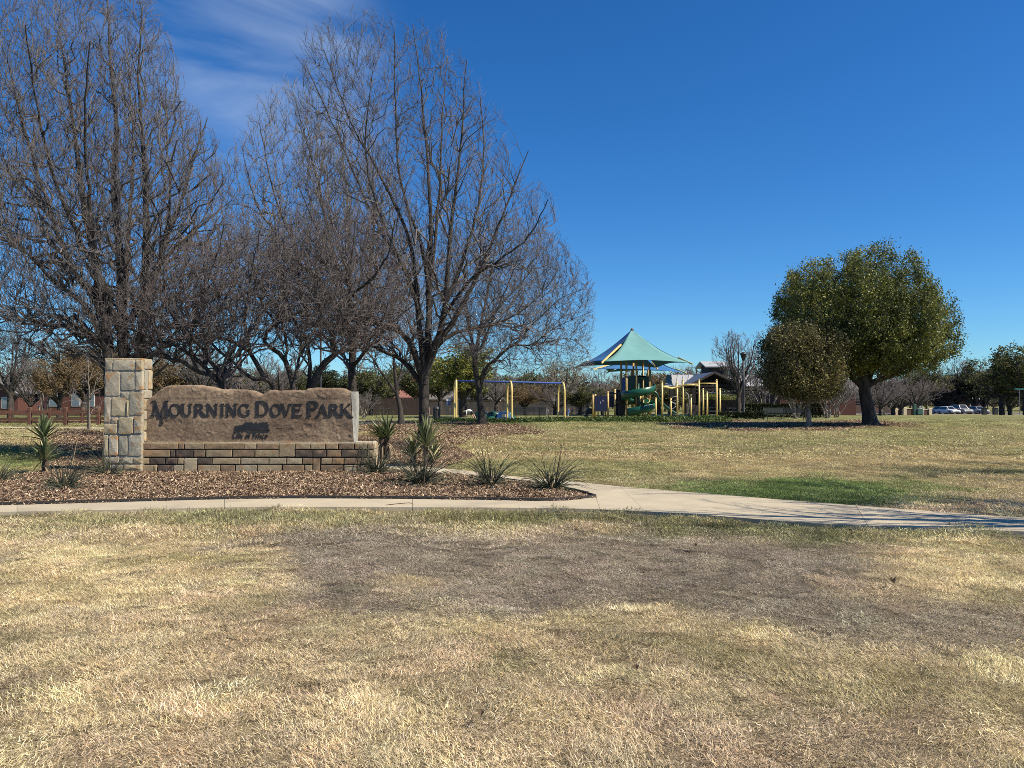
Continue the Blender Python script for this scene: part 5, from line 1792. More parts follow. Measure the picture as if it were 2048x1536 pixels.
for bay in (0, 1):
    a, c = tops[bay], tops[bay + 1]
    for k in (.18, .34, .66, .82):
        q = a.lerp(c, k)
        MB().box(q.x - .04, q.y - .06, q.z - .16, q.x + .04, q.y + .06, q.z - .07).build('hanger', M_DARK, swing)

# green and blue crawl toy -----------------------------------------
cy = 61
c0 = P(1010, 841, cy)
toy = thing('crawl_toy', 'low green and blue plastic crawling toy with a cream panel under the swings', 'climber', (c0.x, cy, tz(c0.x, cy)))
def dome(mb, x0, x1, z0, z1, y0, y1, m=0, n=10):
    v, f = [], []
    for j, (yy, kk) in enumerate(((y0, .8), (y0 + .12, 1), (y1 - .12, 1), (y1, .8))):
        for i in range(n + 1):
            a = math.pi * i / n
            v.append(((x0 + x1) / 2 - math.cos(a) * (x1 - x0) / 2 * kk, yy, z0 + (z1 - z0) * math.sin(a) * kk))
    for j in range(3):
        for i in range(n):
            o = j * (n + 1) + i
            f.append((o, o + 1, o + n + 2, o + n + 1))
    f.append(tuple(range(n + 1))); f.append(tuple(3 * (n + 1) + i for i in range(n + 1))[::-1])
    mb.add(v, f, m)
zg = tz(c0.x, cy)
for a, c, top_, mt, nm in ((948, 978, 820, M_GRN, 'green_hump'), (972, 1002, 822, M_GRN, 'green_hump'), (996, 1030, 822.5, M_GRNL, 'green_hump')):
    mb = MB(); dome(mb, sx(a, cy), sx(c, cy), zg - .02, P(0, top_, cy).z, cy - .5, cy + .5); mb.build(nm, mt, toy, smooth=True)
mb = MB(); dome(mb, sx(975, cy), sx(996, cy), zg, P(0, 832, cy).z, cy - .75, cy - .2); mb.build('green_hump', M_GRNL, toy, smooth=True)
mb = MB().prism([(sx(993, cy), P(0, 837, cy).z), (sx(1021, cy), P(0, 837, cy).z), (sx(1020, cy), P(0, 826, cy).z), (sx(1010, cy), P(0, 822.5, cy).z), (sx(996, cy), P(0, 825, cy).z)], cy - .85, cy - .55, inset=.02)
mb.build('blue_wall', M_SKYB, toy)
MB().box(sx(1004, cy), cy - .89, P(0, 834, cy).z, sx(1012, cy), cy - .86, P(0, 827, cy).z).build('cream_sign', M_CRM, toy)
mb = MB(); dome(mb, sx(1018, cy), sx(1030, cy), zg, P(0, 834, cy).z, cy - .8, cy - .2); mb.build('blue_step', M_SKYB, toy, smooth=True)

# shade structure ---------------------------------------------------
def shade(label, apex, corners, cols, postxy, posts_h, seed, mast=True):
    """apex, corners as points; every panel is a sail with hollow edges; rafters stay visible between sails"""
    ctr = Vector((apex.x, apex.y, tz(apex.x, apex.y)))
    t = thing('shade_canopy', label, 'shade canopy', ctr)
    n = len(corners)
    for i in range(n):
        a, c = corners[i], corners[(i + 1) % n]
        N = 12
        v, f = [], []
        mid = (a + c) / 2
        for j in range(N + 1):
            tt = j / N                                  # down from the apex
            sag = .25 * math.sin(tt * math.pi)
            for k in range(N + 1):
                s = k / N
                ea, ec = apex.lerp(a, tt), apex.lerp(c, tt)
                inn = .05 * math.sin(tt * math.pi) + .004
                s2 = inn + (1 - 2 * inn) * s
                p = ea.lerp(ec, s2)
                p = p + Vector((0, 0, -sag * (1.1 + 1.6 * 4 * s * (1 - s) * .35)))
                # hollow lower edge
                up_ = .26 * (4 * s * (1 - s)) * tt ** 3
                p = p + (apex - p).normalized() * up_ * 1.2
                v.append(p)
        for j in range(N):
            for k in range(N):
                o = j * (N + 1) + k
                f.append((o, o + 1, o + N + 2, o + N + 1))
        o = MB().add(v, f).build('sail', cols[i], t, smooth=True)
        md = o.modifiers.new('cloth', 'SOLIDIFY'); md.thickness = .02
    for ci, c in enumerate(corners):
        e = apex.lerp(c, 1.04)
        dn = Vector((0, 0, -.16))
        MB().beam(apex.lerp(c, .40 if ci == 0 else .80) + dn * (1.5 if ci == 0 else .8), e, .10, .12).build('rafter', M_YEL, t)
    MB().lathe(apex + Vector((0, 0, -.25)), [(.10, 0), (.13, .1), (.13, .25), (.05, .36)], 10).build('peak_cap', M_DECK, t, smooth=True)
    for (x, y, ht) in postxy:
        MB().tube([(x, y, tz(x, y) - .05), (x, y, ht)], .085, 10).build('post', M_TAN, t, smooth=True)
    return t


M_TEAL = mat('teal_fabric', (0.15, 0.34, 0.33), (0.13, 0.30, 0.29), .85, 1.2)
M_TEALB = mat('blue_fabric', (0.035, 0.16, 0.36), (0.03, 0.14, 0.32), .85, 1.2)
for mm_ in (M_TEAL, M_TEALB):
    nt = mm_.node_tree; bs = nt.nodes['Principled BSDF']
    src = bs.inputs['Base Color'].links[0].from_socket
    tr = nt.nodes.new('ShaderNodeBsdfTranslucent'); nt.links.new(src, tr.inputs[0])
    ms = nt.nodes.new('ShaderNodeMixShader'); ms.inputs[0].default_value = .12
    nt.links.new(bs.outputs[0], ms.inputs[1]); nt.links.new(tr.outputs[0], ms.inputs[2]); nt.links.new(ms.outputs[0], nt.nodes['Material Output'].inputs[0])
ap = P(1264, 659, 63)
cs = [P(1206, 723, 58.5), P(1380, 725.5, 60), P(1313, 735, 68.5), P(1155, 732.5, 67)]
pz = cs[0].z
posts = [(sx(p, y), y, h) for p, y, h in ((1242.5, 62, 4.75), (1253, 60, 4.7), (1273, 60.5, 4.75), (1286, 62, 4.75), (1267, 66, 4.75), (1299, 66, 4.7))]
shade('tall teal and blue sail canopy on tan posts over the spiral slide tower', ap, cs, [M_TEAL, M_TEALB, M_TEALB, M_TEALB], posts, 5, 1)
ap2 = P(1285, 700, 76)
cs2 = [P(1192, 737, 72), P(1369, 745, 72), P(1340, 742, 81), P(1216, 744, 80)]
posts2 = [(sx(p, y), y, 4.6) for p, y in ((1268, 76), (1296, 75), (1301, 78), (1264, 79))]
shade('lower blue sail canopy behind the tall teal one', ap2, cs2, [M_TEALB, M_TEALB, M_TEALB, M_TEALB], posts2, 5, 2)

# play tower ---------------------------------------------------------
TY = 62.5
tc_ = P(1268, 836, TY)
tower = thing('play_tower', 'play tower with dark green walls, blue panels and a green spiral slide', 'play structure', (tc_.x, TY, tz(tc_.x, TY)))
zg = tz(tc_.x, TY)
zz = lambda py, Y=TY: P(0, py, Y).z
def pbox(name, x0, x1, y0, y1, Y, dep, m, bev=0):
    return MB().box(sx(x0, Y), Y, zz(y1, Y), sx(x1, Y), Y + dep, zz(y0, Y), bev=bev).build(name, m, tower)
pbox('deck', 1243, 1298, 785, 789, 60.6, 3.2, M_DECK)
pbox('deck', 1222, 1244, 803, 807, 61, 2.6, M_DECK)
pbox('blue_panel', 1244.5, 1250, 756, 785, 60.4, .08, M_BLU)
pbox('navy_panel', 1217.5, 1229.5, 783, 815, 60.8, .08, M_NAVY)
pbox('green_wall', 1256, 1275, 754, 786, 60.5, .1, M_GRN)
pbox('green_wall', 1290, 1297.5, 754, 786, 60.6, .1, M_GRN)
pbox('green_wall', 1274, 1291, 752, 758, 60.5, .1, M_GRN)
for k in range(5):
    q = 1276.5 + k * 3
    pbox('baluster', q, q + .8, 758, 786, 60.55, .05, M_DARK)
pbox('green_wall', 1256, 1297, 754, 786, 63.4, .1, M_GRN)
MB().prism([(sx(1254, 60.5), zz(754, 60.5)), (sx(1298.5, 60.5), zz(754, 60.5)), (sx(1290, 60.5), zz(751, 60.5)), (sx(1265, 60.5), zz(751, 60.5))], 60.5, 63.5).build('roof_cap', M_GRN, tower)
# side wall under the deck with climbing holes
pbox('navy_panel', 1230, 1250, 780, 836, 62.8, .1, M_NAVY)
pbox('navy_panel', 1237, 1249, 787, 836, 61.2, .1, M_DARK)
# spiral slide
sc0 = Vector((sx(1276, 60.0), 59.9, 0))
N, v, f = 56, [], []
zt, zb_ = zz(782, 60), zg + .22
Rr = 1.02
for i in range(N + 1):
    t = i / N
    a = math.radians(20 - 520 * t)
    z = zt + (zb_ - zt) * t
    if t > .9: z = max(z, zb_)
    for j in range(7):
        q = math.pi * j / 6
        rr_ = Rr + .36 * math.cos(q)
        v.append((sc0.x + math.cos(a) * rr_, sc0.y + math.sin(a) * rr_ * .95, z + .36 * (1 - math.sin(q)) + (.26 if j == 0 else 0)))
for i in range(N):
    for j in range(6):
        o = i * 7 + j
        f.append((o, o + 1, o + 8, o + 7))
o = MB().add(v, f).build('spiral_slide', M_GRNL, tower, smooth=True)
md = o.modifiers.new('wall', 'SOLIDIFY'); md.thickness = .05
MB().tube([(sc0.x, sc0.y, zg), (sc0.x, sc0.y, zt + .6)], .11, 10).build('slide_post', M_GRN, tower, smooth=True)
# far straight slide with a hooped entry
pts = [Vector((sx(a, 64), 64.2, zz(c, 64))) for a, c in ((1299, 790), (1306, 786), (1313, 790), (1318, 800), (1330, 815), (1345, 826), (1357, 834), (1374, 836.5))]
v, f = [], []
for i, p in enumerate(pts):
    for dy, dz in ((-.38, .22), (-.34, 0), (.34, 0), (.38, .22)): v.append((p.x, p.y + dy, p.z + dz))
for i in range(len(pts) - 1):
    for j in range(3):
        o = i * 4 + j
        f.append((o, o + 1, o + 5, o + 4))
o = MB().add(v, f).build('straight_slide', M_GRNL, tower, smooth=True)
md = o.modifiers.new('wall', 'SOLIDIFY'); md.thickness = .05
mb = MB()
for k in range(14):
    a0, a1 = k / 14 * math.pi * 5, (k + 1) / 14 * math.pi * 5
    X = sx(1295, 60.2)
    mb.tube([(X + .17 * math.cos(a), 60.2 + .17 * math.sin(a), zz(836, 60.2) + (zz(792, 60.2) - zz(836, 60.2)) * (a / (math.pi * 5))) for a in np.linspace(a0, a1, 5)], .03, 6)
mb.build('corkscrew_climber', M_YEL, tower, smooth=True)
for p in (1281, 1286.5):
    MB().tube([(sx(p, 60.6), 60.6, zg), (sx(p, 60.6), 60.6, zz(787, 60.6))], .07, 8).build('post', M_YEL, tower, smooth=True)
# low play house on the left
LYh = 60
for p, t_ in ((1186, 782), (1190.5, 790), (1216, 785), (1230, 780)):
    MB().tube([(sx(p, LYh), LYh, zg - .03), (sx(p, LYh), LYh, zz(t_, LYh))], .085, 10).build('post', M_TAN, tower, smooth=True)
    MB().lathe((sx(p, LYh), LYh, zz(t_, LYh) - .02), [(.09, 0), (.09, .05), (.05, .1)], 10).build('post_cap', M_YEL, tower, smooth=True)
pbox('navy_panel', 1189.5, 1214, 792, 822, 59.9, .07, M_NAVY)
pbox('window_cutout', 1200.5, 1202, 803, 808, 59.88, .02, M_GREY)
pbox('window_cutout', 1205, 1207, 799.5, 803, 59.88, .02, M_GREY)
MB().tube([(sx(1187, 61.2), 61.2, zz(786, 61.2)), (sx(1230, 61.2), 61.2, zz(787, 61.2))], .05, 8).build('top_rail', M_TAN, tower, smooth=True)
MB().tube([(sx(1192, 60.8), 60.8, zz(789.5, 60.8)), (sx(1230, 60.8), 60.8, zz(790, 60.8))], .04, 8).build('top_rail', M_TAN, tower, smooth=True)
for p in (1196, 1207, 1211):
    MB().tube([(sx(p, 61.5), 61.5, zg), (sx(p, 61.5), 61.5, zz(815, 61.5))], .05, 6).build('post', M_TAN, tower, smooth=True)
for p, q in ((1186, 785), (1253, 755), (1253, 786), (1253, 810), (1230, 788), (1230, 812)):
    MB().lathe((sx(p, LYh), LYh, zz(q, LYh)), [(.11, 0), (.11, .09)], 10).build('clamp', M_DARK, tower)

# climbing frame of yellow posts --------------------------------------
CY = 58.5
cc_ = P(1380, 836, CY)
frame = thing('climbing_frame', 'yellow post climbing frame with overhead bars beside the slide tower', 'climbing frame', (cc_.x, CY, tz(cc_.x, CY)))
PST2 = [(1324.5, 765, 58), (1311.5, 797, 58), (1341.5, 797.5, 59), (1354.5, 766, 59.5), (1366.3, 761, 58), (1382, 791, 58), (1398.3, 761, 57.6), (1406.3, 778.5, 60), (1414.3, 785, 57.8), (1433.3, 760.5, 57.6), (1440, 778.5, 58.5)]
for p, t_, y in PST2:
    x = sx(p, y); zt = P(0, t_, y).z
    MB().tube([(x, y, tz(x, y) - .05), (x, y, zt)], .068, 10).build('post', M_YEL, frame, smooth=True)
    MB().lathe((x, y, zt - .03), [(.075, 0), (.075, .04), (.05, .09), (.02, .11)], 10).build('post_cap', M_YEL, frame, smooth=True)
def bar(pts, r=.05, m=M_YEL, nm='overhead_bar'):
    MB().tube([P(a, c, y) for a, c, y in pts], r, 8).build(nm, m, frame, smooth=True)
bar([(1325, 773.5, 58), (1333, 774, 58.2), (1342, 776.5, 58.6), (1352, 775, 59), (1366, 773, 58)], .09)
bar([(1366, 770, 58), (1384, 770, 57.8), (1398, 771, 57.6)], .07)
bar([(1354, 772, 59.5), (1375, 769, 59.5), (1398, 769, 59.4)], .06)
bar([(1398, 766.8, 57.6), (1433, 766.8, 57.6)], .045)
bar([(1414, 785, 57.8), (1433, 785.5, 57.6)], .03, M_GREY, 'bar')
for y0_, a, c in ((822.5, 1398, 1440), (830, 1325, 1366), (830.5, 1366, 1398), (829, 1406, 1434), (801, 1342, 1355)):
    bar([(a, y0_, 58), (c, y0_, 58)], .03, M_DARK, 'bar')
bar([(1371, 784, 58.4), (1376, 788, 58.4), (1378, 800, 58.4), (1378, 826, 58.4)], .03, M_GREY, 'loop_bar')
rg = random.Random(3)
for k in range(7):       # net between the posts
    a = 1409 + k * 3.6
    MB().tube([P(a, 773 + rg.uniform(-2, 2), 58.2), P(a + rg.uniform(-4, 4), 784 + rg.uniform(-2, 2), 58.2), P(a + rg.uniform(-5, 5), 790, 58.2)], .018, 5).build('rope', M_DARK, frame)
for a, c, rr_ in ((1350, 800, .28), (1345, 811, .24)):
    ctr = P(a, c, 59)
    MB().tube([ctr + Vector((rr_ * math.cos(q), 0, rr_ * math.sin(q))) for q in np.linspace(0, 6.0, 12)], .025, 6).build('ring', M_GREY, frame, smooth=True)

# ground cover strip in front ------------------------------------------
rg = np.random.default_rng(8)
n_ = 15000
u = rg.random(n_)
px = 866 + u * 600
py0 = 845.5 + 1.0 * np.sin(u * 9)
Y0 = CAMH * F / (py0 - 800)
x = (px - 1024) / F * Y0
y = Y0 + rg.random(n_) ** 1.2 * (3.2 + 2 * u)
h = .30 * (0.6 + .8 * fbm(x * .8, y * .8, 3, 7)) * (0.55 + .45 * sstep(0, .5, y - Y0)) * (.8 + .5 * sstep(1160, 1300, px))
z = terrain(x, y) + rg.random(n_) * h
C = np.stack([x, y, z], 1)
d = _n(rg.normal(0, 1, (n_, 3)) + np.array([0, 0, .6])); s_ = _n(np.cross(d, rg.normal(0, 1, (n_, 3))))
q = rg.uniform(.04, .09, n_)[:, None]
V = np.stack([C - d * q, C + s_ * q * .6, C + d * q, C - s_ * q * .6], 1).reshape(-1, 3)
M_GC = leaf_mat('ground_cover_leaf', [(0.025, 0.05, 0.012), (0.05, 0.085, 0.02), (0.09, 0.13, 0.03), (0.14, 0.17, 0.05)], rough=.4, trans=.2, noise_scale=1.0)
gcv = np_mesh('ground_cover', V, [np.arange(n_)[:, None] * 4 + np.array([[0, 1, 2, 3]])], M_GC)
tag(gcv, 'low green leafy ground cover along the front of the playground', None, None, 'stuff')

# bits around the playground --------------------------------------------
def up(px, py, Y): 
    p = P(px, py, Y); p.z = tz(p.x, Y); return p
# bench with slatted back
by_ = 57
b0 = up(1060, 838, by_)
bench = thing('long_bench', 'long dark slatted bench between the swing arches', 'bench', b0)
for i in range(7):
    zc = P(0, 816.5 + i * 2.3, by_).z
    MB().box(sx(1027, by_), by_, zc - .028, sx(1092, by_), by_ + .04, zc + .028).build('slat', M_DARK, bench)
MB().box(sx(1027, by_), by_ - .02, P(0, 814.5, by_).z - .03, sx(1092, by_), by_ + .05, P(0, 814.5, by_).z + .03).build('top_rail', M_DARK, bench)
for p in (1032, 1052, 1079.5, 1097):
    MB().box(sx(p, by_) - .03, by_ + .06, b0.z - .05, sx(p, by_) + .03, by_ + .12, P(0, 815.5, by_).z).build('leg', M_DARK, bench)
for i in range(4):
    MB().box(sx(1027, by_), by_ - .45 + i * .11, b0.z + .42, sx(1092, by_), by_ - .36 + i * .11, b0.z + .45).build('slat', M_DARK, bench)
ctr = P(1095, 826, by_)
MB().tube([ctr + Vector((.1 * math.cos(q), 0, -.35 if k in (0, 13) else .28 * math.sin(q))) for k, q in enumerate(np.linspace(-.2, math.pi + .2, 14))], .02, 6).build('arm_hoop', M_GREY, bench, smooth=True)

# litter bin
g = up(873, 837, 58)
bin_ = thing('litter_bin', 'black litter bin behind the central tree trunk', 'bin', g)
MB().lathe(g, [(.28, 0), (.30, .05), (.30, .78), (.31, .8)], 14).build('barrel', M_DARK, bin_, smooth=False)
MB().lathe(g + Vector((0, 0, .8)), [(.32, 0), (.32, .05), (.22, .18), (.06, .24)], 14).build('lid', M_DARK, bin_, smooth=True)

# park rules sign
g = up(897, 836, 57.5)
ps = thing('rules_sign', 'small blue sign with white top on two thin posts beside the swings', 'sign', g)
for dx in (-.12, .12):
    MB().box(g.x + dx - .02, g.y, g.z - .05, g.x + dx + .02, g.y + .04, P(0, 798, 57.5).z).build('leg', M_GREY, ps)
MB().box(g.x - .15, g.y - .04, P(0, 810, 57.5).z, g.x + .15, g.y - .01, P(0, 802, 57.5).z).build('blue_board', M_BLU, ps)
MB().box(g.x - .16, g.y - .04, P(0, 801.6, 57.5).z, g.x + .16, g.y - .01, P(0, 798.5, 57.5).z).build('white_board', M_WHT, ps)
for k in range(3):
    MB().box(g.x - .10, g.y - .046, P(0, 804 + k * 2, 57.5).z - .012, g.x + .10 - .04 * k, g.y - .0405, P(0, 804 + k * 2, 57.5).z + .012).build('text_line', M_WHT, ps)

# light poles
def light_pole(label, px, ptop, pbase, Y, lantern=True):
    g = up(px, pbase, Y)
    t = thing('light_pole', label, 'light pole', g, 'black park light poles')
    zt = P(0, ptop, Y).z
    MB().lathe(g, [(.18, 0), (.18, .3), (.10, .42), (.09, 2.0), (.08, zt - g.z - .75)], 10).build('pole', M_DARK, t, smooth=True)
    q = g + Vector((0, 0, zt - g.z - .75))
    MB().lathe(q, [(.08, 0), (.10, .08), (.22, .48), (.24, .52)], 10).build('lantern', M_DARK, t, smooth=False)
    MB().lathe(q + Vector((0, 0, .52)), [(.27, 0), (.27, .04), (.20, .12), (.05, .2)], 10).build('lamp_cap', M_DARK, t, smooth=True)
    for k in range(6):
        a = k * math.pi / 3
        MB().beam(q + Vector((math.cos(a) * .1, math.sin(a) * .1, .08)), q + Vector((math.cos(a) * .245, math.sin(a) * .245, .52)), .02, .02).build('lantern_rib', M_DARK, t)
light_pole('tall black park light pole standing in front of the pavilion', 1487.5, 703, 836, 60)
light_pole('black light pole glimpsed above the slab behind the bare trees', 641, 640, 840, 62)

# people -------------------------------------------------------------------
M_SKIN = mat('skin', (0.45, 0.27, 0.19), rough=.6)
M_HAIR = mat('hair', (0.05, 0.035, 0.025), rough=.7)
M_SHW = mat('white_shirt', (0.75, 0.75, 0.75), rough=.8)
M_SHB = mat('blue_shirt', (0.05, 0.16, 0.55), rough=.8)
M_SHO = mat('dark_shorts', (0.03, 0.03, 0.035), rough=.8)
M_JEA = mat('pale_jeans', (0.25, 0.36, 0.48), rough=.8)


def person(label, g, joints, bones, regions, mats, scale=1.0):
    t = thing('person', label, 'person', g)
    me = bpy.data.meshes.new('body')
    nm = list(joints)
    me.from_pydata([Vector(joints[k][:3]) * scale for k in nm], [(nm.index(a), nm.index(c)) for a, c in bones], [])
    o = bpy.data.objects.new('body', me); COL.objects.link(o)
    md = o.modifiers.new('skin', 'SKIN')
    for k, sv in zip(nm, me.skin_vertices[0].data):
        r = joints[k][3] * scale
        sv.radius = (r, r); sv.use_root = (k == 'pelvis')
    s = o.modifiers.new('sub', 'SUBSURF'); s.levels = 1; s.render_levels = 1
    dg = bpy.context.evaluated_depsgraph_get()
    ev = bpy.data.meshes.new_from_object(o.evaluated_get(dg))
    o.modifiers.clear(); o.data = ev
    ev.materials.clear()
    for m_ in mats: ev.materials.append(m_)
    jl = [(Vector(joints[a][:3]) * scale, Vector(joints[c][:3]) * scale, regions.get((a, c), 0)) for a, c in bones]
    for p in ev.polygons:
        best, bi = 1e9, 0
        for a, c, ri in jl:
            ab = c - a; tt = max(0, min(1, (p.center - a).dot(ab) / ab.length_squared))
            dd = (p.center - a - ab * tt).length
            if dd < best: best, bi = dd, ri
        p.material_index = bi; p.use_smooth = True
    o.parent = t
    return t


def stand(lean=0.0, spread=.1, arms=((.25, -.05, .85), (-.25, -.05, .85)), headfwd=0, legs=((.1, .1), (-.1, -.1))):
    hx = lean
    J = {'pelvis': (0, 0, .95, .13), 'waist': (hx * .3, 0, 1.1, .13), 'chest': (hx * .7, 0, 1.3, .16), 'neck': (hx, 0, 1.47, .06), 'head': (hx + headfwd, 0, 1.6, .095), 'crown': (hx + headfwd * 1.2, 0, 1.72, .07),
         'sl': (hx * .8 + .02, .17, 1.40, .07), 'sr': (hx * .8 - .02, -.17, 1.40, .07)}
    for i, (sd, a) in enumerate((('l', arms[0]), ('r', arms[1]))):
        sy = .2 if sd == 'l' else -.2
        J['e' + sd] = ((J['s' + sd][0] + a[0]) / 2, sy * 1.15, (1.4 + a[2]) / 2, .045)
        J['h' + sd] = (a[0], sy * 1.1 + a[1], a[2], .035)
        J['k' + sd] = (legs[i][0] * .5, sy * .5, .5, .065)
        J['a' + sd] = (legs[i][1], sy * .55, .08, .045)
        J['t' + sd] = (legs[i][1] + .16, sy * .6, .04, .04)
    B = [('pelvis', 'waist'), ('waist', 'chest'), ('chest', 'neck'), ('neck', 'head'), ('head', 'crown')]
    for sd in 'lr':
        B += [('chest', 's' + sd), ('s' + sd, 'e' + sd), ('e' + sd, 'h' + sd), ('pelvis', 'k' + sd), ('k' + sd, 'a' + sd), ('a' + sd, 't' + sd)]
    return J, B


# one bending over by the green toy
J = {'pelvis': (.15, 0, .62, .13), 'waist': (.02, 0, .70, .13), 'chest': (-.22, 0, .70, .15), 'neck': (-.38, 0, .62, .06), 'head': (-.50, 0, .56, .09), 'crown': (-.58, 0, .50, .06),
     'sl': (-.28, .16, .66, .06), 'sr': (-.28, -.16, .66, .06), 'el': (-.30, .2, .42, .045), 'er': (-.26, -.2, .42, .045), 'hl': (-.32, .2, .2, .035), 'hr': (-.30, -.2, .2, .035),
     'kl': (.12, .1, .36, .065), 'kr': (.28, -.1, .36, .065), 'al': (.28, .1, .07, .045), 'ar': (.46, -.1, .07, .045), 'tl': (.14, .1, .04, .04), 'tr': (.32, -.1, .04, .04)}
B = [('pelvis', 'waist'), ('waist', 'chest'), ('chest', 'neck'), ('neck', 'head'), ('head', 'crown')]
for sd in 'lr': B += [('chest', 's' + sd), ('s' + sd, 'e' + sd), ('e' + sd, 'h' + sd), ('pelvis', 'k' + sd), ('k' + sd, 'a' + sd), ('a' + sd, 't' + sd)]
RG = {('pelvis', 'waist'): 1, ('waist', 'chest'): 1, ('chest', 'neck'): 1, ('chest', 'sl'): 1, ('chest', 'sr'): 1, ('sl', 'el'): 1, ('sr', 'er'): 1, ('pelvis', 'kl'): 2, ('pelvis', 'kr'): 2, ('head', 'crown'): 3}
person('person in a white shirt bending down beside the green crawling toy', up(940, 837, 59), J, B, RG, [M_SKIN, M_SHW, M_SHO, M_HAIR])
J, B = stand(lean=.12, headfwd=.05, arms=((.32, 0, 1.05), (.30, 0, 1.0)), legs=((.1, .12), (-.02, -.14)))
person('person in a bright blue top and pale trousers beside the right swing arch', up(1136, 838, 58.5), J, B, {**RG, ('pelvis', 'kl'): 2, ('pelvis', 'kr'): 2}, [M_SKIN, M_SHB, M_JEA, M_HAIR], .52)

# dark stroller beside the tower
g = up(1180, 838, 62)
st = thing('stroller', 'black stroller parked on the grass left of the play tower', 'stroller', g)
MB().prism([(g.x - .35, g.z + .3), (g.x + .3, g.z + .3), (g.x + .42, g.z + .75), (g.x - .1, g.z + .85), (g.x - .38, g.z + .6)], g.y - .25, g.y + .25, inset=.03).build('seat', M_DARK, st)
MB().tube([(g.x - .4, g.y, g.z + .25), (g.x + .35, g.y, g.z + .7), (g.x + .62, g.y, g.z + .98)], .03, 6).build('handle', M_DARK, st)
for dx in (-.32, .32):
    for dy in (-.24, .24):
        q = Vector((g.x + dx, g.y + dy, g.z + .15))
        mb = MB().tube([q + Vector((0, -.025, 0)), q + Vector((0, .025, 0))], .15, 12)
        w = mb.build('wheel', M_DARK, st)
        MB().tube([q + Vector((0, -.03, 0)), q + Vector((0, .03, 0))], .07, 8).build('hub', M_GREY, w)
# ------------------------------------------------------------------ left: post and rail fence, sapling
M_FENCE = mat('red_brown_timber', (0.16, 0.07, 0.04), (0.09, 0.042, 0.028), .85, 2, stretch=(1, 1, 6), bump=.01, rnd=.15)
FY = 43
fg = up(100, 851, FY)
fence = thing('rail_fence', 'red brown split rail fence along the far path on the left', 'fence', (fg.x, FY, 0))
fx = [sx(p, FY) for p in (-160, -76, -10, 60, 132, 198, 268, 340, 412)]
for x in fx:
    MB().box(x - .09, FY - .09, -.05, x + .09, FY + .09, P(0, 814.5, FY).z, bev=.015).build('post', M_FENCE, fence)
for a, c in zip(fx[:-1], fx[1:]):
    for py in (823.5, 838):
        z = P(0, py, FY).z
        MB().beam((a + .02, FY - .03, z + random.uniform(-.02, .02)), (c - .02, FY - .03, z + random.uniform(-.02, .02)), .07, .16).build('rail', M_FENCE, fence)
FY2 = 47
f2 = thing('rail_fence', 'second split rail fence just behind the first on the left', 'fence', (sx(150, FY2), FY2, 0))
fx2 = [sx(p, FY2) for p in (-60, 20, 100, 165, 230, 300)]
for x in fx2:
    MB().box(x - .07, FY2 - .07, -.05, x + .07, FY2 + .07, P(0, 815.5, FY2).z, bev=.012).build('post', M_FENCE, f2)
for a, c in zip(fx2[:-1], fx2[1:]):
    for py in (828, 844):
        z = P(0, py, FY2).z
        MB().beam((a, FY2, z), (c, FY2, z), .06, .13).build('rail', M_FENCE, f2)
# far footpaths
def strip(name, pts, w, label):
    mb = MB(); v, f = [], []
    P0 = [Vector((q[0], q[1], 0)) for q in pts]
    sm = []
    for i in range(len(P0) - 1):
        for k in range(10): sm.append(P0[i].lerp(P0[i + 1], k / 10))
    sm.append(P0[-1])
    for i, p in enumerate(sm):
        d = (sm[min(i + 1, len(sm) - 1)] - sm[max(i - 1, 0)]).normalized()
        s = Vector((-d.y, d.x, 0)) * w / 2
        for q in (p - s, p + s): v.append((q.x, q.y, tz(q.x, q.y) + .055))
        if i: f.append((2 * i - 2, 2 * i - 1, 2 * i + 1, 2 * i))
    o = mb.add(v, f).build(name, M_CONC)
    tag(o, label, None, None, 'structure')
a = [G(p, q) for p, q in ((-400, 860), (-100, 857), (60, 856.5), (210, 858.5), (330, 856), (470, 850), (600, 846), (720, 842), (850, 841.3))]
strip('far_path', [(p.x, p.y) for p in a], 1.5, 'thin pale footpath far across the lawn on the left')
a = [G(p, q) for p, q in ((640, 852), (735, 848.5), (760, 848), (800, 849))]
strip('far_path', [(p.x, p.y) for p in a], 2.2, 'short pale stretch of footpath right of the slab')

# sapling: thin, pale, bare
sroot, _ = bare_tree('bare_tree', 'slender pale sapling with a dark stake in front of the rail fence', 36, [
    ((179, 864, .05), (178.5, 830, .045), (178, 790, .04), (177, 750, .03), (176, 705, .012)),
    ((178, 800, .03), (184, 792, .025), (190, 770, .018), (194, 755, .012)),
    ((178, 812, .028), (168, 805, .022), (150, 795, .016), (136, 786, .012)),
    ((177, 765, .022), (183, 748, .018), (187, 735, .012)),
    ((178, 820, .022), (188, 815, .016), (200, 812, .012)),
    ((178, 776, .02), (172, 762, .016), (170, 750, .012)),
], env_make([(700, 165, 190), (740, 150, 200), (800, 130, 205), (830, 140, 200)], 36), 31, {'fill': [(26, 5, .010, 1.5), (70, 4, .008, .8)], 'up': .3}, (179, 864), tw=M_TWIGP, bark=M_BARKL, thin=1.0)
q = up(177.5, 864, 35.9)
MB().box(q.x - .05, 35.85, q.z - .05, q.x - .01, 35.9, q.z + 2.0).build('stake', M_DARK, sroot)
# mound of dark mulch round the sapling
g = up(165, 880, 33)

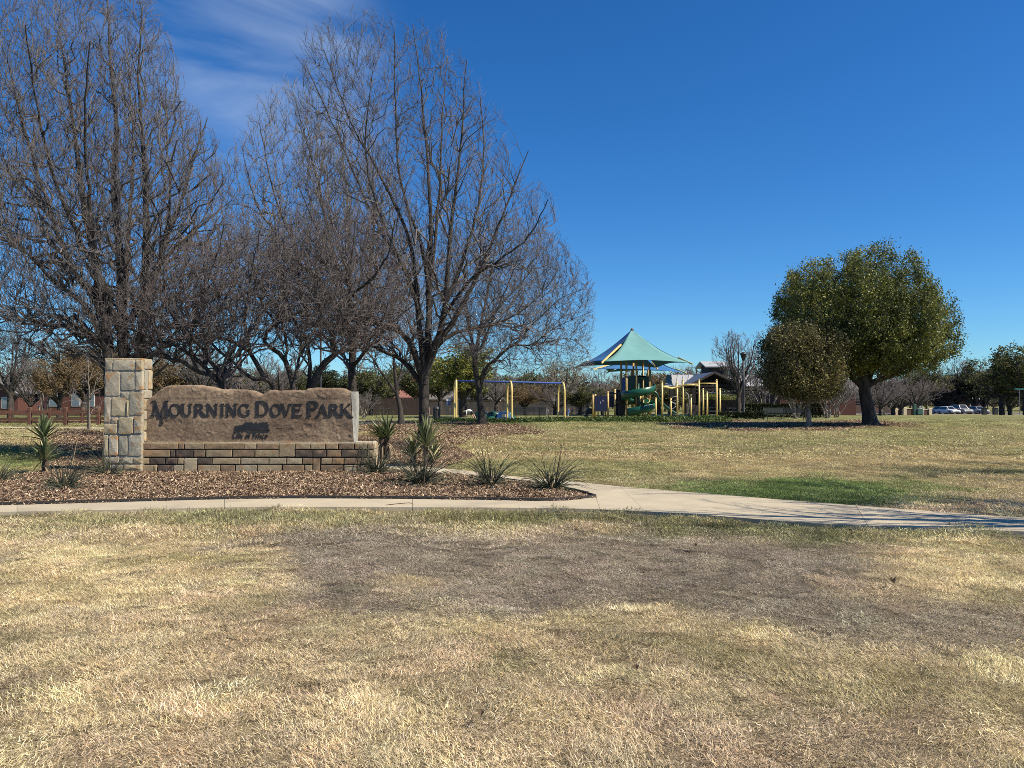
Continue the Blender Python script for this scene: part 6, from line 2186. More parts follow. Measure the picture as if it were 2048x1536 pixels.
# ------------------------------------------------------------------ background trees: kinds, then copies
def proto(seed, kind):
    rg = np.random.default_rng(seed)
    H = 8.0
    limbs, RLs = [], []
    trunk_h = {'crape': .3, 'bare': 1.8, 'olive': 1.9, 'oak': 1.8, 'dark': 1.0, 'bud': 1.6, 'gold': 1.4, 'spread': 1.2}[kind]
    wid = {'crape': 2.6, 'bare': 3.0, 'olive': 3.1, 'oak': 3.5, 'dark': 2.4, 'bud': 2.4, 'gold': 2.9, 'spread': 4.0}[kind]
    nl = {'crape': 7, 'bare': 8, 'olive': 7, 'oak': 8, 'dark': 5, 'bud': 8, 'gold': 8, 'spread': 9}[kind]
    br = {'crape': .062, 'bare': .15, 'olive': .17, 'oak': .24, 'dark': .15, 'bud': .17, 'gold': .15, 'spread': .14}[kind]
    for k in range(nl):
        a = k / nl * 6.283 + rg.uniform(-.3, .3)
        o = wid * rg.uniform(.25, .9)
        top_ = H * rg.uniform(.72, .97) * (1 - .25 * o / wid)
        if kind == 'crape':
            pts = [Vector((math.cos(a) * .12, math.sin(a) * .12, -.1)), Vector((math.cos(a) * .3 + rg.uniform(-.15, .15), math.sin(a) * .3, .8)), Vector((math.cos(a) * o * .3 + rg.uniform(-.3, .3), math.sin(a) * o * .3, 1.8)), Vector((math.cos(a) * o * .6, math.sin(a) * o * .6, 3.4)), Vector((math.cos(a) * o, math.sin(a) * o, top_))]
            rr = [br, br * .85, br * .7, br * .45, .02]
        else:
            pts = [Vector((0, 0, -.1)), Vector((0.04, 0, trunk_h)), Vector((math.cos(a) * o * .35, math.sin(a) * o * .35, trunk_h + (top_ - trunk_h) * .3)), Vector((math.cos(a) * o * .8, math.sin(a) * o * .8, trunk_h + (top_ - trunk_h) * .65)), Vector((math.cos(a) * o, math.sin(a) * o, top_))]
            rr = [br * 1.3, br, br * .55, br * .3, .02]
        q, r = resample(pts, rr, 12)
        limbs.append(q); RLs.append(r)
    PL, RL = np.array(limbs), np.array(RLs)
    env = env_ell((0, 0, H * .60 if kind != 'crape' else H * .62), wid * 1.08, wid * 1.08, H * (.40 if kind != 'dark' else .55))
    lv = [(PL, RL)]
    bare = kind in ('bare', 'crape', 'spread')
    specs = [(7, (.3, 1), (.4, 1.1), (.3, .6), 5, .016), (6, (.15, 1), (.35, 1.), (.4, .75), 4, .012), (5 if bare else 3, (.15, 1), (.35, 1.), (.45, .85), 2, .011)]
    parts = []
    for nn, tr, an, L, K, rm in specs:
        C, R = grow(rg, lv[-1][0], lv[-1][1], nn, tr, an, L, K, up=.35, bend=.15, lift=.05, rmin=rm, env=env)
        lv.append((C, R)); parts.append(spikes(C, R * 1.2) if K == 2 else tubes(C, R, 3))
    tv, tf = tubes(PL, RL, 7)
    V, Fs = merge(parts)
    bark = M_PALE if kind == 'crape' else M_BARK
    twm = {'crape': M_TWIG, 'bare': M_TWIG, 'spread': M_TWIGR, 'bud': M_TWIGP, 'gold': M_TWIGG, 'olive': M_TWIG, 'oak': M_TWIG, 'dark': M_TWIG}[kind]
    out = [('trunk', tv, [tf], bark), ('crown', V, Fs, twm)]
    lf = {'olive': (M_OLV, 8, .13), 'oak': (M_OAK3, 9, .14), 'dark': (M_DKL, 14, .13), 'bud': (M_BUD, 3, .09), 'gold': (M_GLD, 7, .10)}.get(kind)
    if lf:
        V1, F1 = leaf_quads(rg, lv[-1][0], lf[1], lf[2], .16)
        out.append(('leaves', V1, [F1], lf[0]))
    return [(n_, np_mesh(n_, v, f, m_, smooth=(n_ != 'leaves')).data) for n_, v, f, m_ in out]


M_TWIGG = mat('twig_golden', (0.24, 0.165, 0.09), (0.14, 0.095, 0.055), .9, 1.5)
M_OLV = leaf_mat('olive_leaf', [(0.035, 0.045, 0.016), (0.075, 0.085, 0.027), (0.13, 0.13, 0.042), (0.19, 0.17, 0.06)], trans=.25)
M_OAK3 = leaf_mat('yellow_green_leaf', [(0.06, 0.08, 0.02), (0.14, 0.16, 0.035), (0.25, 0.25, 0.05), (0.17, 0.17, 0.05)], trans=.25)
M_DKL = leaf_mat('dark_leaf', [(0.015, 0.022, 0.01), (0.035, 0.045, 0.018), (0.065, 0.075, 0.03)], trans=.15)
M_BUD = leaf_mat('bud_leaf', [(0.20, 0.20, 0.12), (0.30, 0.29, 0.17), (0.26, 0.24, 0.14)], trans=.25)
M_GLD = leaf_mat('golden_leaf', [(0.09, 0.066, 0.032), (0.155, 0.11, 0.05), (0.22, 0.155, 0.075)], trans=.2)
PROTO = {}
def get_proto(kind, var):
    k = (kind, var)
    if k not in PROTO:
        before = set(bpy.data.objects)
        PROTO[k] = proto(100 + hash_(kind) + var, kind)
        for o in set(bpy.data.objects) - before: bpy.data.objects.remove(o)
    return PROTO[k]
def hash_(s): return sum(ord(c) for c in s) % 97


def far_tree(name, kind, px, ytop, wpx, Y, label, group, var=0, rz=None):
    parts = get_proto(kind, var)
    x = sx(px, Y); zg = tz(x, Y)
    h = P(0, ytop, Y).z - zg
    w = 1.22 * wpx / F * Y
    base_w = {'crape': 2.6, 'bare': 3.0, 'olive': 3.1, 'oak': 3.5, 'dark': 2.4, 'bud': 2.4, 'gold': 2.9, 'spread': 4.0}[kind] * 2.1
    t = thing(name, label, 'tree', (x, Y, zg), group, rz if rz is not None else random.uniform(0, 6.28))
    t.scale = (w / base_w, w / base_w, h / 7.6)
    for n_, me in parts:
        o = bpy.data.objects.new(n_, me); COL.objects.link(o); o.parent = t
    return t


GB = 'bare trees along the far edge of the park'
GO = 'olive green trees behind the park'
TL = [
 ('bare_tree', 'bare', 22, 652, 170, 58, 'grey bare tree at the left edge behind the rail fence', GB, 0),
 ('bare_tree', 'bare', -90, 640, 180, 62, 'grey bare tree just outside the left edge', GB, 1),
 ('bare_tree', 'crape', 88, 705, 110, 66, 'small pale stemmed tree in front of the brick house windows', GB, 0),
 ('golden_tree', 'gold', 168, 672, 165, 74, 'golden brown twiggy tree above the left rail fence', 'golden brown trees on the left', 0),
 ('golden_tree', 'gold', 262, 716, 130, 82, 'low golden brown tree peeking right of the stone pillar', 'golden brown trees on the left', 1),
 ('golden_tree', 'gold', 345, 690, 150, 78, 'golden brown tree behind the slab\'s left shoulder', 'golden brown trees on the left', 0),
 ('bare_tree', 'bare', 405, 690, 160, 70, 'fine grey bare tree behind the leaning limbs', GB, 0),
 ('bare_tree', 'spread', 480, 700, 190, 74, 'spreading bare tree low behind the knotted tree', GB, 0),
 ('bare_tree', 'bare', 560, 705, 160, 66, 'bare tree behind the middle of the slab', GB, 1),
 ('green_tree', 'olive', 600, 736, 100, 96, 'olive tree glimpsed low behind the slab', GO, 0),
 ('green_tree', 'dark', 655, 735, 74, 84, 'dark evergreen tree beside the light pole above the slab', GO, 0),
 ('green_tree', 'olive', 742, 742, 110, 78, 'olive bush like tree right of the slab end', GO, 1),
 ('green_tree', 'olive', 775, 732, 110, 96, 'olive tree behind the forked bare tree', GO, 0),
 ('bare_shrub', 'crape', 728, 778, 70, 62, 'low pale bare shrub right next to the slab end', GB, 1),
 ('green_tree', 'olive', 836, 722, 110, 90, 'olive tree behind the central trunk', GO, 0),
 ('green_tree', 'oak', 927, 690, 172, 66, 'yellow green oak between the two left swing arches', GO, 0),
 ('green_tree', 'olive', 880, 712, 110, 92, 'olive tree left of the swings', GO, 1),
 ('bare_tree', 'bare', 992, 735, 96, 94, 'grey bare tree above the middle swing bay', GB, 1),
 ('green_tree', 'olive', 1038, 745, 86, 112, 'small olive tree far behind the swing beam', GO, 0),
 ('golden_tree', 'gold', 1082, 757, 96, 104, 'brown leaved tree right behind the swing beam', 'brown trees beyond the swings', 1),
 ('budding_tree', 'bud', 1122, 716, 92, 100, 'pale budding tree rising behind the right swing arch', GO, 0),
 ('green_tree', 'olive', 1160, 772, 96, 84, 'low olive brown tree left of the play tower', GO, 1),
 ('bare_tree', 'spread', 1205, 735, 130, 98, 'bare tree directly under the left tip of the canopy', GB, 1),
 ('green_tree', 'olive', 1240, 768, 90, 108, 'olive tree behind the play tower', GO, 0),
 ('golden_tree', 'gold', 1318, 742, 130, 118, 'brown twiggy tree behind the blue canopy', 'brown trees beyond the swings', 0),
 ('bare_tree', 'bare', 1372, 728, 110, 120, 'bare tree above the pavilion roof', GB, 0),
 ('bare_tree', 'bare', 1476, 660, 128, 66, 'grey bare tree beside the light pole in front of the pavilion', 'crape myrtles round the pavilion', 0),
 ('bare_tree', 'crape', 1530, 700, 120, 68, 'crape myrtle behind the metal benches', 'crape myrtles round the pavilion', 1),
 ('bare_tree', 'crape', 1592, 735, 110, 62, 'crape myrtle half hidden by the smaller oak', 'crape myrtles round the pavilion', 0),
 ('bare_tree', 'crape', 1655, 738, 110, 64, 'crape myrtle with white stems before the red brick wall', 'crape myrtles round the pavilion', 1),
 ('bare_tree', 'crape', 1672, 755, 90, 66, 'crape myrtle with sharply bent white stem near the large oak', 'crape myrtles round the pavilion', 0),
 ('bare_tree', 'spread', 1760, 748, 120, 76, 'reddish bare tree just right of the large oak trunk', GB, 0),
 ('bare_tree', 'crape', 1770, 770, 60, 78, 'small multi stemmed bare tree right of the large oak', GB, 0),
 ('bare_tree', 'spread', 1700, 745, 120, 92, 'bare tree behind the large oak', GB, 1),
 ('bare_tree', 'spread', 1832, 742, 130, 88, 'spreading bare tree above the green utility box', GB, 0),
 ('green_tree', 'olive', 1838, 722, 100, 130, 'dark olive tree behind the utility box', GO, 0),
 ('bare_tree', 'spread', 1892, 752, 110, 152, 'leaning bare tree left of the parked cars', GB, 1),
 ('bare_tree', 'bare', 1932, 716, 110, 150, 'tall grey bare tree behind the parked cars', GB, 0),
 ('green_tree', 'olive', 1914, 752, 100, 156, 'olive tree above the first parked cars', GO, 1),
 ('green_tree', 'olive', 2003, 708, 130, 104, 'large olive green tree behind the last parked car', GO, 0),
 ('green_tree', 'olive', 2052, 688, 150, 98, 'tall olive green tree at the right edge', GO, 1),
 ('green_tree', 'olive', 2130, 690, 150, 104, 'olive green tree outside the right edge', GO, 0),
 ('green_tree', 'dark', 1968, 748, 80, 152, 'dark green tree between the car park trees', GO, 0),
 ('golden_tree', 'gold', 118, 694, 120, 62, 'golden brown tree with low branches over the middle of the rail fence', 'golden brown trees on the left', 1),
 ('golden_tree', 'gold', 218, 684, 120, 66, 'golden brown tree half behind the stone pillar', 'golden brown trees on the left', 0),
 ('bare_tree', 'spread', 60, 720, 130, 72, 'low spreading bare tree over the left end of the rail fence', GB, 1),
 ('bare_tree', 'bare', 130, 735, 120, 100, 'grey bare tree over the roof of the brick house', GB, 1),
 ('green_tree', 'olive', 215, 740, 110, 106, 'olive tree right behind the stone pillar', GO, 0),
 ('bare_tree', 'bare', 300, 728, 130, 108, 'grey bare tree between the pillar and the slab', GB, 0),
 ('green_tree', 'olive', 520, 738, 120, 104, 'olive tree low behind the knotted tree', GO, 1),
 ('green_tree', 'dark', 700, 752, 80, 100, 'dark bush like tree behind the grey trunk at the slab end', GO, 0),
 ('bare_tree', 'bare', 900, 735, 120, 124, 'bare tree beyond the low grey roofed house', GB, 1),
 ('green_tree', 'olive', 955, 738, 100, 114, 'olive tree behind the dark forked trunk by the swings', GO, 0),
 ('golden_tree', 'gold', 1050, 768, 90, 92, 'low brown tree behind the long bench', 'brown trees beyond the swings', 0),
 ('bare_tree', 'spread', 1110, 760, 120, 88, 'bare tree under the right swing bay', GB, 0),
 ('green_tree', 'dark', 1270, 775, 90, 102, 'dark shrubby tree behind the spiral slide', GO, 0),
 ('green_tree', 'olive', 1350, 765, 110, 104, 'olive tree seen through the climbing frame', GO, 1),
 ('green_tree', 'oak', 1438, 785, 90, 96, 'bright green bush seen through the pavilion', GO, 0),
 ('green_tree', 'olive', 1560, 745, 110, 108, 'olive tree behind the pavilion right end', GO, 0),
 ('green_tree', 'dark', 1610, 752, 110, 110, 'dark tree over the brick block', GO, 0),
 ('bare_tree', 'spread', 1650, 735, 150, 104, 'wide bare tree above the brick block', GB, 0),
 ('bare_tree', 'spread', 1800, 755, 130, 98, 'reddish bare tree above the low brick walls', GB, 1),
 ('green_tree', 'dark', 1785, 762, 100, 118, 'dark tree behind the first low brick wall', GO, 0),
 ('green_tree', 'dark', 1875, 755, 110, 156, 'dark tree behind the silver sedan', GO, 0),
 ('green_tree', 'dark', 1950, 740, 110, 150, 'dark tree above the brick house by the car park', GO, 0),
 ('green_tree', 'dark', 2020, 750, 90, 118, 'dark evergreen behind the street name sign', GO, 0),
]
random.seed(5)
for nm, kd, px, yt, wp, Y, lb, gr, vr in TL:
    far_tree(nm, kd, px, yt, wp, Y, lb, gr, vr)

# far wood, one mass
rg = np.random.default_rng(77)
Vs, Fs, off = [], [], 0
nc_ = 190
for k in range(nc_):
    Y = rg.uniform(172, 235)
    px = -260 + 2560 * (k + rg.random()) / nc_
    x = (px - 1024) / F * Y
    z0 = tz(x, Y)
    H = rg.uniform(7.5, 10.5) if rg.random() < .75 else rg.uniform(10.5, 13)
    w = rg.uniform(3, 5.5)
    n_ = 430
    a = rg.random(n_) * 6.28; r = np.sqrt(rg.random(n_)); ph = rg.random(n_)
    c = np.stack([x + np.cos(a) * r * w, Y + np.sin(a) * r * w, z0 + H * (.12 + .88 * ph * (1 - .35 * r * r))], 1)
    d = _n(rg.normal(0, .6, (n_, 3)) + np.stack([np.cos(a) * r, np.sin(a) * r, 0.7 + 0 * a], 1))
    s_ = _n(np.cross(d, rg.normal(0, 1, (n_, 3))))
    L_s = rg.uniform(.5, 1.2, n_)[:, None]; wd_ = rg.uniform(.06, .2, n_)[:, None]
    V = np.stack([c - d * L_s, c + s_ * wd_, c + d * L_s, c - s_ * wd_], 1).reshape(-1, 3)
    Vs.append(V); Fs.append(off + np.arange(n_)[:, None] * 4 + np.array([[0, 1, 2, 3]])); off += len(V)
    tv, tf = tubes(np.array([[[x, Y, z0 - .2], [x + .2, Y, z0 + H * .3], [x + .4, Y, z0 + H * .7]]]), np.array([[.25, .2, .08]]), 5)
    Vs.append(tv); Fs.append(tf + off); off += len(tv)
M_FARW = leaf_mat('far_wood', [(0.035, 0.035, 0.02), (0.08, 0.068, 0.05), (0.115, 0.095, 0.075), (0.09, 0.095, 0.042), (0.15, 0.125, 0.10)], rough=.9, trans=.1, noise_scale=.06)
fw = np_mesh('far_wood', np.concatenate(Vs), Fs, M_FARW)
tag(fw, 'distant belt of bare and olive trees closing the view', None, None, 'stuff')

# ------------------------------------------------------------------ buildings
def brick_mat(name, c1, c2, mortar):
    if name in _M: return _M[name]
    m, n, l, b = nodes(name)
    b.inputs['Roughness'].default_value = .9
    tc = n.new('ShaderNodeTexCoord')
    sp = n.new('ShaderNodeSeparateXYZ'); l.new(tc.outputs['Object'], sp.inputs[0])
    ad = n.new('ShaderNodeMath'); ad.operation = 'ADD'; l.new(sp.outputs[0], ad.inputs[0]); l.new(sp.outputs[1], ad.inputs[1])
    cb = n.new('ShaderNodeCombineXYZ'); l.new(ad.outputs[0], cb.inputs[0]); l.new(sp.outputs[2], cb.inputs[1])
    br = n.new('ShaderNodeTexBrick'); br.inputs['Scale'].default_value = 4.0
    br.inputs['Color1'].default_value = (*c1, 1); br.inputs['Color2'].default_value = (*c2, 1); br.inputs['Mortar'].default_value = (*mortar, 1)
    l.new(cb.outputs[0], br.inputs['Vector']); l.new(br.outputs[0], b.inputs['Base Color'])
    _M[name] = m
    return m
M_BRR = brick_mat('red_brick', (0.12, 0.034, 0.024), (0.085, 0.024, 0.018), (0.11, 0.08, 0.065))
M_BRD = brick_mat('dark_brick', (0.12, 0.06, 0.045), (0.08, 0.042, 0.032), (0.12, 0.10, 0.08))
M_ROOFG = mat('grey_shingle', (0.14, 0.13, 0.125), (0.09, 0.085, 0.08), .95, 6, stretch=(1, 1, 3))
M_ROOFR = mat('red_tile_roof', (0.27, 0.12, 0.085), (0.19, 0.085, 0.06), .9, 5)
M_GLS = mat('window_glass', (0.10, 0.13, 0.16), (0.16, 0.20, 0.24), .12, 1.5, spec=.8)
M_TRIM = M_WHT
M_PNK = mat('pale_pink_stucco', (0.62, 0.44, 0.34), (0.56, 0.40, 0.31), .9, 3)


def house(label, x0, x1, Y, dep, eave, ridge, wall_m, roof_m, wins, over=.4, gable='x', cat='house', chimney=None, name='house'):
    """x0..x1 at front Y; heights above the ground; gable='x': ridge runs along x"""
    cx = (x0 + x1) / 2
    zg = tz(cx, Y)
    t = thing(name, label, cat, (cx, Y, zg))
    MB().box(x0, Y, zg - .5, x1, Y + dep, zg + eave).build('wall', wall_m, t)
    mb = MB()
    if gable == 'x':
        for s in (0, 1):
            ye, yr = (Y - over, Y + dep / 2) if s == 0 else (Y + dep + over, Y + dep / 2)
            v = [(x0 - over, ye, zg + eave), (x1 + over, ye, zg + eave), (x1 + over, yr, zg + ridge), (x0 - over, yr, zg + ridge)]
            v += [(a, b_, c + .14) for a, b_, c in v]
            mb.add(v, [(0, 1, 2, 3), (4, 7, 6, 5), (0, 4, 5, 1), (1, 5, 6, 2), (2, 6, 7, 3), (3, 7, 4, 0)])
        rf = mb.build('roof', roof_m, t)
        for X in (x0, x1):
            MB().add([(X, Y, zg + eave), (X, Y + dep, zg + eave), (X, Y + dep / 2, zg + ridge)], [(0, 1, 2)]).build('gable', wall_m, t)
    else:
        for s in (0, 1):
            xe, xr2 = (x0 - over, cx) if s == 0 else (x1 + over, cx)
            v = [(xe, Y - over, zg + eave), (xe, Y + dep, zg + eave), (xr2, Y + dep, zg + ridge), (xr2, Y - over, zg + ridge)]
            v += [(a, b_, c + .14) for a, b_, c in v]
            mb.add(v, [(0, 1, 2, 3), (4, 7, 6, 5), (0, 4, 5, 1), (1, 5, 6, 2), (2, 6, 7, 3), (3, 7, 4, 0)])
        rf = mb.build('roof', roof_m, t)
        MB().prism([(x0, zg + eave), (x1, zg + eave), (cx, zg + ridge - .05)], Y + .01, Y + dep - .01).build('gable', wall_m, t)
        for s in (-1, 1):
            MB().beam((cx + s * ((x1 - x0) / 2 + over), Y - over - .06, zg + eave + .02), (cx, Y - over - .06, zg + ridge + .04), .06, .22).build('barge_board', M_TRIM, t)
    for (a, c, z0_, z1_) in wins:
        w = MB().box(a, Y - .06, zg + z0_, c, Y - .005, zg + z1_).build('window', M_TRIM, t)
        nn = max(1, round((c - a) / .9))
        for k in range(nn):
            u0 = a + (c - a) * k / nn + .07; u1 = a + (c - a) * (k + 1) / nn - .07
            for zz0, zz1 in ((z0_ + .07, (z0_ + z1_) / 2 - .03), ((z0_ + z1_) / 2 + .03, z1_ - .07)):
                MB().box(u0, Y - .075, zg + zz0, u1, Y - .062, zg + zz1).build('pane', M_GLS, w)
    if chimney:
        cxx, hh = chimney
        MB().box(cxx - .4, Y + dep * .5 - .4, zg + eave, cxx + .4, Y + dep * .5 + .4, zg + hh).build('chimney', wall_m, t)
    return t


X = lambda p, Y: sx(p, Y)
house('red brick gabled house at the far left edge', X(-60, 92), X(36, 92), 92, 10, 2.6, 4.4, M_BRR, M_ROOFG, [(X(4, 92), X(19, 92), .8, 2.2)], gable='y')
house('long red brick house with white windows behind the rail fence', X(84, 88), X(215, 88), 88, 11, 3.3, 5.2, M_BRR, M_ROOFG, [(X(99, 88), X(117, 88), 1.0, 2.5), (X(144, 88), X(161, 88), 1.0, 2.5), (X(178, 88), X(190, 88), 1.0, 2.5)], chimney=(X(190, 88), 5.9))
house('house with red tiled roof and dark dormer behind the forked tree', X(792, 112), X(850, 112), 112, 11, 2.3, 5.6, M_BRD, M_ROOFR, [(X(806, 112), X(820, 112), .9, 2.0), (X(832, 112), X(840, 112), .9, 2.0)])
house('long low house with grey roof left of the swings', X(852, 118), X(1000, 118), 118, 11, 2.4, 4.6, M_PNK, M_ROOFG, [(X(887, 118), X(893, 118), .9, 2.1), (X(941, 118), X(953, 118), .9, 2.3), (X(986, 118), X(994, 118), .9, 2.1)])
house('low pink walled house behind the long bench', X(1030, 140), X(1160, 140), 140, 12, 2.4, 4.4, M_PNK, M_ROOFG, [(X(1060, 140), X(1070, 140), .9, 2.1), (X(1110, 140), X(1120, 140), .9, 2.1)])
house('small brick house with pale roof behind the parked cars', X(1930, 165), X(1968, 165), 165, 10, 2.7, 5.0, M_BRD, mat('pale_roof', (0.30, 0.31, 0.30), (0.25, 0.26, 0.25), .9, 3), [(X(1940, 165), X(1948, 165), .9, 2.1)])
house('red brick house hidden behind the trees on the right', X(1700, 150), X(1800, 150), 150, 12, 2.8, 5.4, M_BRD, M_ROOFG, [(X(1730, 150), X(1742, 150), .9, 2.1)])

# board fences
def board_fence(label, pa, pb, Y, h, m_):
    x0, x1 = X(pa, Y), X(pb, Y)
    zg = tz((x0 + x1) / 2, Y)
    t = thing('board_fence', label, 'fence', ((x0 + x1) / 2, Y, zg))
    n_ = int((x1 - x0) / .16)
    mb = MB()
    rg_ = random.Random(int(pa))
    for k in range(n_):
        a = x0 + k * .16
        mb.box(a + .006, Y + rg_.uniform(0, .012), zg - .3, a + .154, Y + .03, zg + h + rg_.uniform(-.02, .02))
    o = mb.build('boards', m_, t); o['kind'] = 'stuff'
    k = x0
    while k < x1:
        MB().box(k, Y + .035, zg - .3, k + .1, Y + .13, zg + h - .05).build('post', m_, t); k += 2.4
    MB().box(x0, Y - .02, zg + h + .022, x1, Y + .1, zg + h + .06).build('top_rail', m_, t)
M_BFD = mat('dark_fence_boards', (0.055, 0.035, 0.028), (0.035, 0.022, 0.018), .9, 2, stretch=(3, 1, .5))
M_BFG = mat('grey_fence_boards', (0.075, 0.07, 0.065), (0.05, 0.045, 0.042), .9, 2, stretch=(3, 1, .5))
board_fence('dark brown board fence between the slab end and the central tree', 690, 858, 84, 1.9, M_BFD)
board_fence('grey board fence running behind the swings', 860, 1180, 98, 1.8, M_BFG)

# pavilion -------------------------------------------------------------
PYv = 72
g = up(1430, 834, PYv)
pav = thing('pavilion', 'dark timber picnic pavilion with pale standing seam metal roofs and a raised middle gable', 'pavilion', g)
M_DW = mat('dark_timber', (0.030, 0.022, 0.018), (0.018, 0.013, 0.011), .8, 2, stretch=(1, 1, 4))
M_DWL = mat('dark_timber_edge', (0.07, 0.055, 0.05), (0.05, 0.04, 0.035), .8, 2)
M_MRF = mat('pale_metal_roof', (0.42, 0.42, 0.41), (0.36, 0.36, 0.36), .45, 1.5, metal=0.0, rnd=.04)
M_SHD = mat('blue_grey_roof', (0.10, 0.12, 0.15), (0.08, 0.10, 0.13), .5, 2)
def zp(py, Y=PYv): return P(0, py, Y).z
def roof_run(pa, pb, npan, m_, Y=PYv, yr=PYv + 4.2, top=749.5, bot=773.8, slant=5):
    zt, zb2 = P(0, top, yr).z, zp(bot, Y)
    for k in range(npan):
        a0, a1 = pa + (pb - pa) * k / npan, pa + (pb - pa) * (k + 1) / npan
        xa, xb = X(a0, Y), X(a1, Y)
        xa2, xb2 = X(a0 + slant, yr), X(a1 + slant, yr)
        v = [(xa + .03, Y, zb2), (xb - .03, Y, zb2), (xb2 - .03, yr, zt), (xa2 + .03, yr, zt)]
        v += [(a, b_, c - .05) for a, b_, c in v]
        MB().add(v, [(0, 1, 2, 3), (4, 7, 6, 5), (0, 4, 5, 1), (1, 5, 6, 2), (2, 6, 7, 3), (3, 7, 4, 0)]).build('roof_panel', m_, pav)
        MB().beam((xb, Y, zb2 + .03), (xb2, yr, zt + .03), .05, .07).build('roof_seam', m_, pav)
        # rear slope
        v = [(xa2 + .03, yr, zt), (xb2 - .03, yr, zt), (xb2 - .03, yr + 4.2, zb2), (xa2 + .03, yr + 4.2, zb2)]
        v += [(a, b_, c - .05) for a, b_, c in v]
        MB().add(v, [(0, 1, 2, 3), (4, 7, 6, 5), (0, 4, 5, 1), (1, 5, 6, 2), (2, 6, 7, 3), (3, 7, 4, 0)]).build('roof_panel', m_, pav)
roof_run(1329, 1396, 6, M_MRF, slant=5)
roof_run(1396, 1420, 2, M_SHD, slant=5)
roof_run(1452, 1545, 9, M_MRF, slant=-3)
MB().beam((X(1329, PYv), PYv - .05, zp(774.6)), (X(1545, PYv), PYv - .05, zp(774.6)), .1, .22).build('fascia', M_DW, pav)
# middle gable coming forward
yf = PYv - 3.0
pk, lo_l, lo_r = P(1429, 743.5, yf), P(1380, 769, yf), P(1497, 775.5, yf)
for a, c in ((pk, lo_l), (pk, lo_r)):
    v = [a, c, Vector((c.x, PYv + 3.5, c.z)), Vector((a.x, PYv + 3.5, a.z))]
    v = v + [q - Vector((0, 0, .14)) for q in v]
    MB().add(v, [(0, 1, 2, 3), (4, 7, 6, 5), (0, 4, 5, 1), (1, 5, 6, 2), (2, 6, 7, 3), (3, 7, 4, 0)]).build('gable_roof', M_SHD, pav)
    MB().beam(a - Vector((0, .06, .06)), c - Vector((0, .06, .06)), .08, .2).build('barge_board', M_DWL, pav)
# gable lattice: tie beams and slats
for py in (772.5, 779, 786):
    MB().beam(P(1386 if py > 770 else 1400, py, yf + .2), P(1478, py, yf + .2), .1, .16).build('tie_beam', M_DW, pav)
for k in range(14):
    p = 1390 + k * 6.4
    yt = 746 + abs(p - 1429) * (.53 if p < 1429 else .47)
    if yt > 776: continue
    MB().beam(P(p, yt + 2, yf + .25), P(p, 787, yf + .25), .09, .06, up=(0, 1, 0)).build('gable_slat', M_DW, pav)
MB().prism([(X(1394, yf + 1), P(0, 769, yf + 1).z), (X(1466, yf + 1), P(0, 769, yf + 1).z), (X(1429, yf + 1), P(0, 746.5, yf + 1).z)], yf + 1, yf + 1.1).build('gable_wall', M_DW, pav)
# cupola behind
cz0, cz1 = P(0, 752, PYv + 4).z, P(0, 731, PYv + 4).z
MB().box(X(1417.5, PYv + 3.4), PYv + 3.4, cz0 - .3, X(1456, PYv + 3.4), PYv + 6.4, cz1).build('cupola_wall', M_DW, pav)
for s in (0, 1):
    e, r_2 = (P(1410, 732.5, PYv + 2.8), P(1411, 722.5, PYv + 4.9))
    x0, x1 = X(1410.5, PYv + 2.8), X(1462, PYv + 2.8)
    ye = PYv + 2.8 if s == 0 else PYv + 7.0
    v = [(x0, ye, e.z), (x1, ye, e.z), (x1, PYv + 4.9, r_2.z), (x0, PYv + 4.9, r_2.z)]
    v += [(a, b_, c - .1) for a, b_, c in v]
    MB().add(v, [(0, 1, 2, 3), (4, 7, 6, 5), (0, 4, 5, 1), (1, 5, 6, 2), (2, 6, 7, 3), (3, 7, 4, 0)]).build('cupola_roof', M_MRF, pav)
# columns, with stone feet
for p, y in ((1343, PYv), (1345, PYv + 7.5), (1387, yf + .3), (1392, PYv), (1392, PYv + 7), (1478, yf + .3), (1480, PYv), (1480, PYv + 7), (1527, PYv), (1524, PYv + 7.5), (1436, PYv + 7)):
    x = X(p, y); zg = tz(x, y)
    MB().box(x - .18, y - .18, zg - .1, x + .18, y + .18, zp(775)).build('column', M_DW, pav)
    MB().box(x - .32, y - .32, zg - .1, x + .32, y + .32, zg + 1.0, bev=.03).build('column_foot', M_DWL, pav)
for py in (781, 786, 791):
    MB().beam(P(1484, py, PYv + .1), P(1530, py, PYv + .1), .08, .1).build('trellis_bar', M_DW, pav)
MB().box(X(1386, PYv + 8), PYv + 8, tz(18, 80) - .1, X(1478, PYv + 8), PYv + 8.3, tz(18, 80) + 1.6).build('rear_wall', M_DWL, pav)
MB().box(X(1325, PYv - 1.5), PYv - 1.5, tz(18, 72) - .3, X(1550, PYv - 1.5), PYv + 8.5, tz(18, 72) + .04).build('floor_slab', M_CONC, pav)
# picnic tables under it
def picnic(px, Y, label, rz=0):
    g = up(px, 834, Y); g.z += .04
    t = thing('picnic_table', label, 'picnic table', g, 'picnic tables at the pavilion')
    mb = MB().box(-.9, -.38, .70, .9, .38, .75).build('table_top', M_GREY, t, world=False)
    for s in (-1, 1):
        MB().box(-.9, s * .68 - .14, .42, .9, s * .68 + .14, .46).build('seat', M_GREY, t, world=False)
        MB().beam((s * .6, -.6, 0), (s * .6, .3, .7), .06, .06).build('leg', M_DARK, t, world=False)
        MB().beam((s * .6, .6, 0), (s * .6, -.3, .7), .06, .06).build('leg', M_DARK, t, world=False)
    t.rotation_euler = (0, 0, rz)
picnic(1475, 69, 'grey picnic table at the right front corner of the pavilion')
picnic(1415, 73, 'grey picnic table in the shade under the gable', .3)
picnic(1390, 75, 'grey picnic table deep in the pavilion behind the climbing frame', -.2)

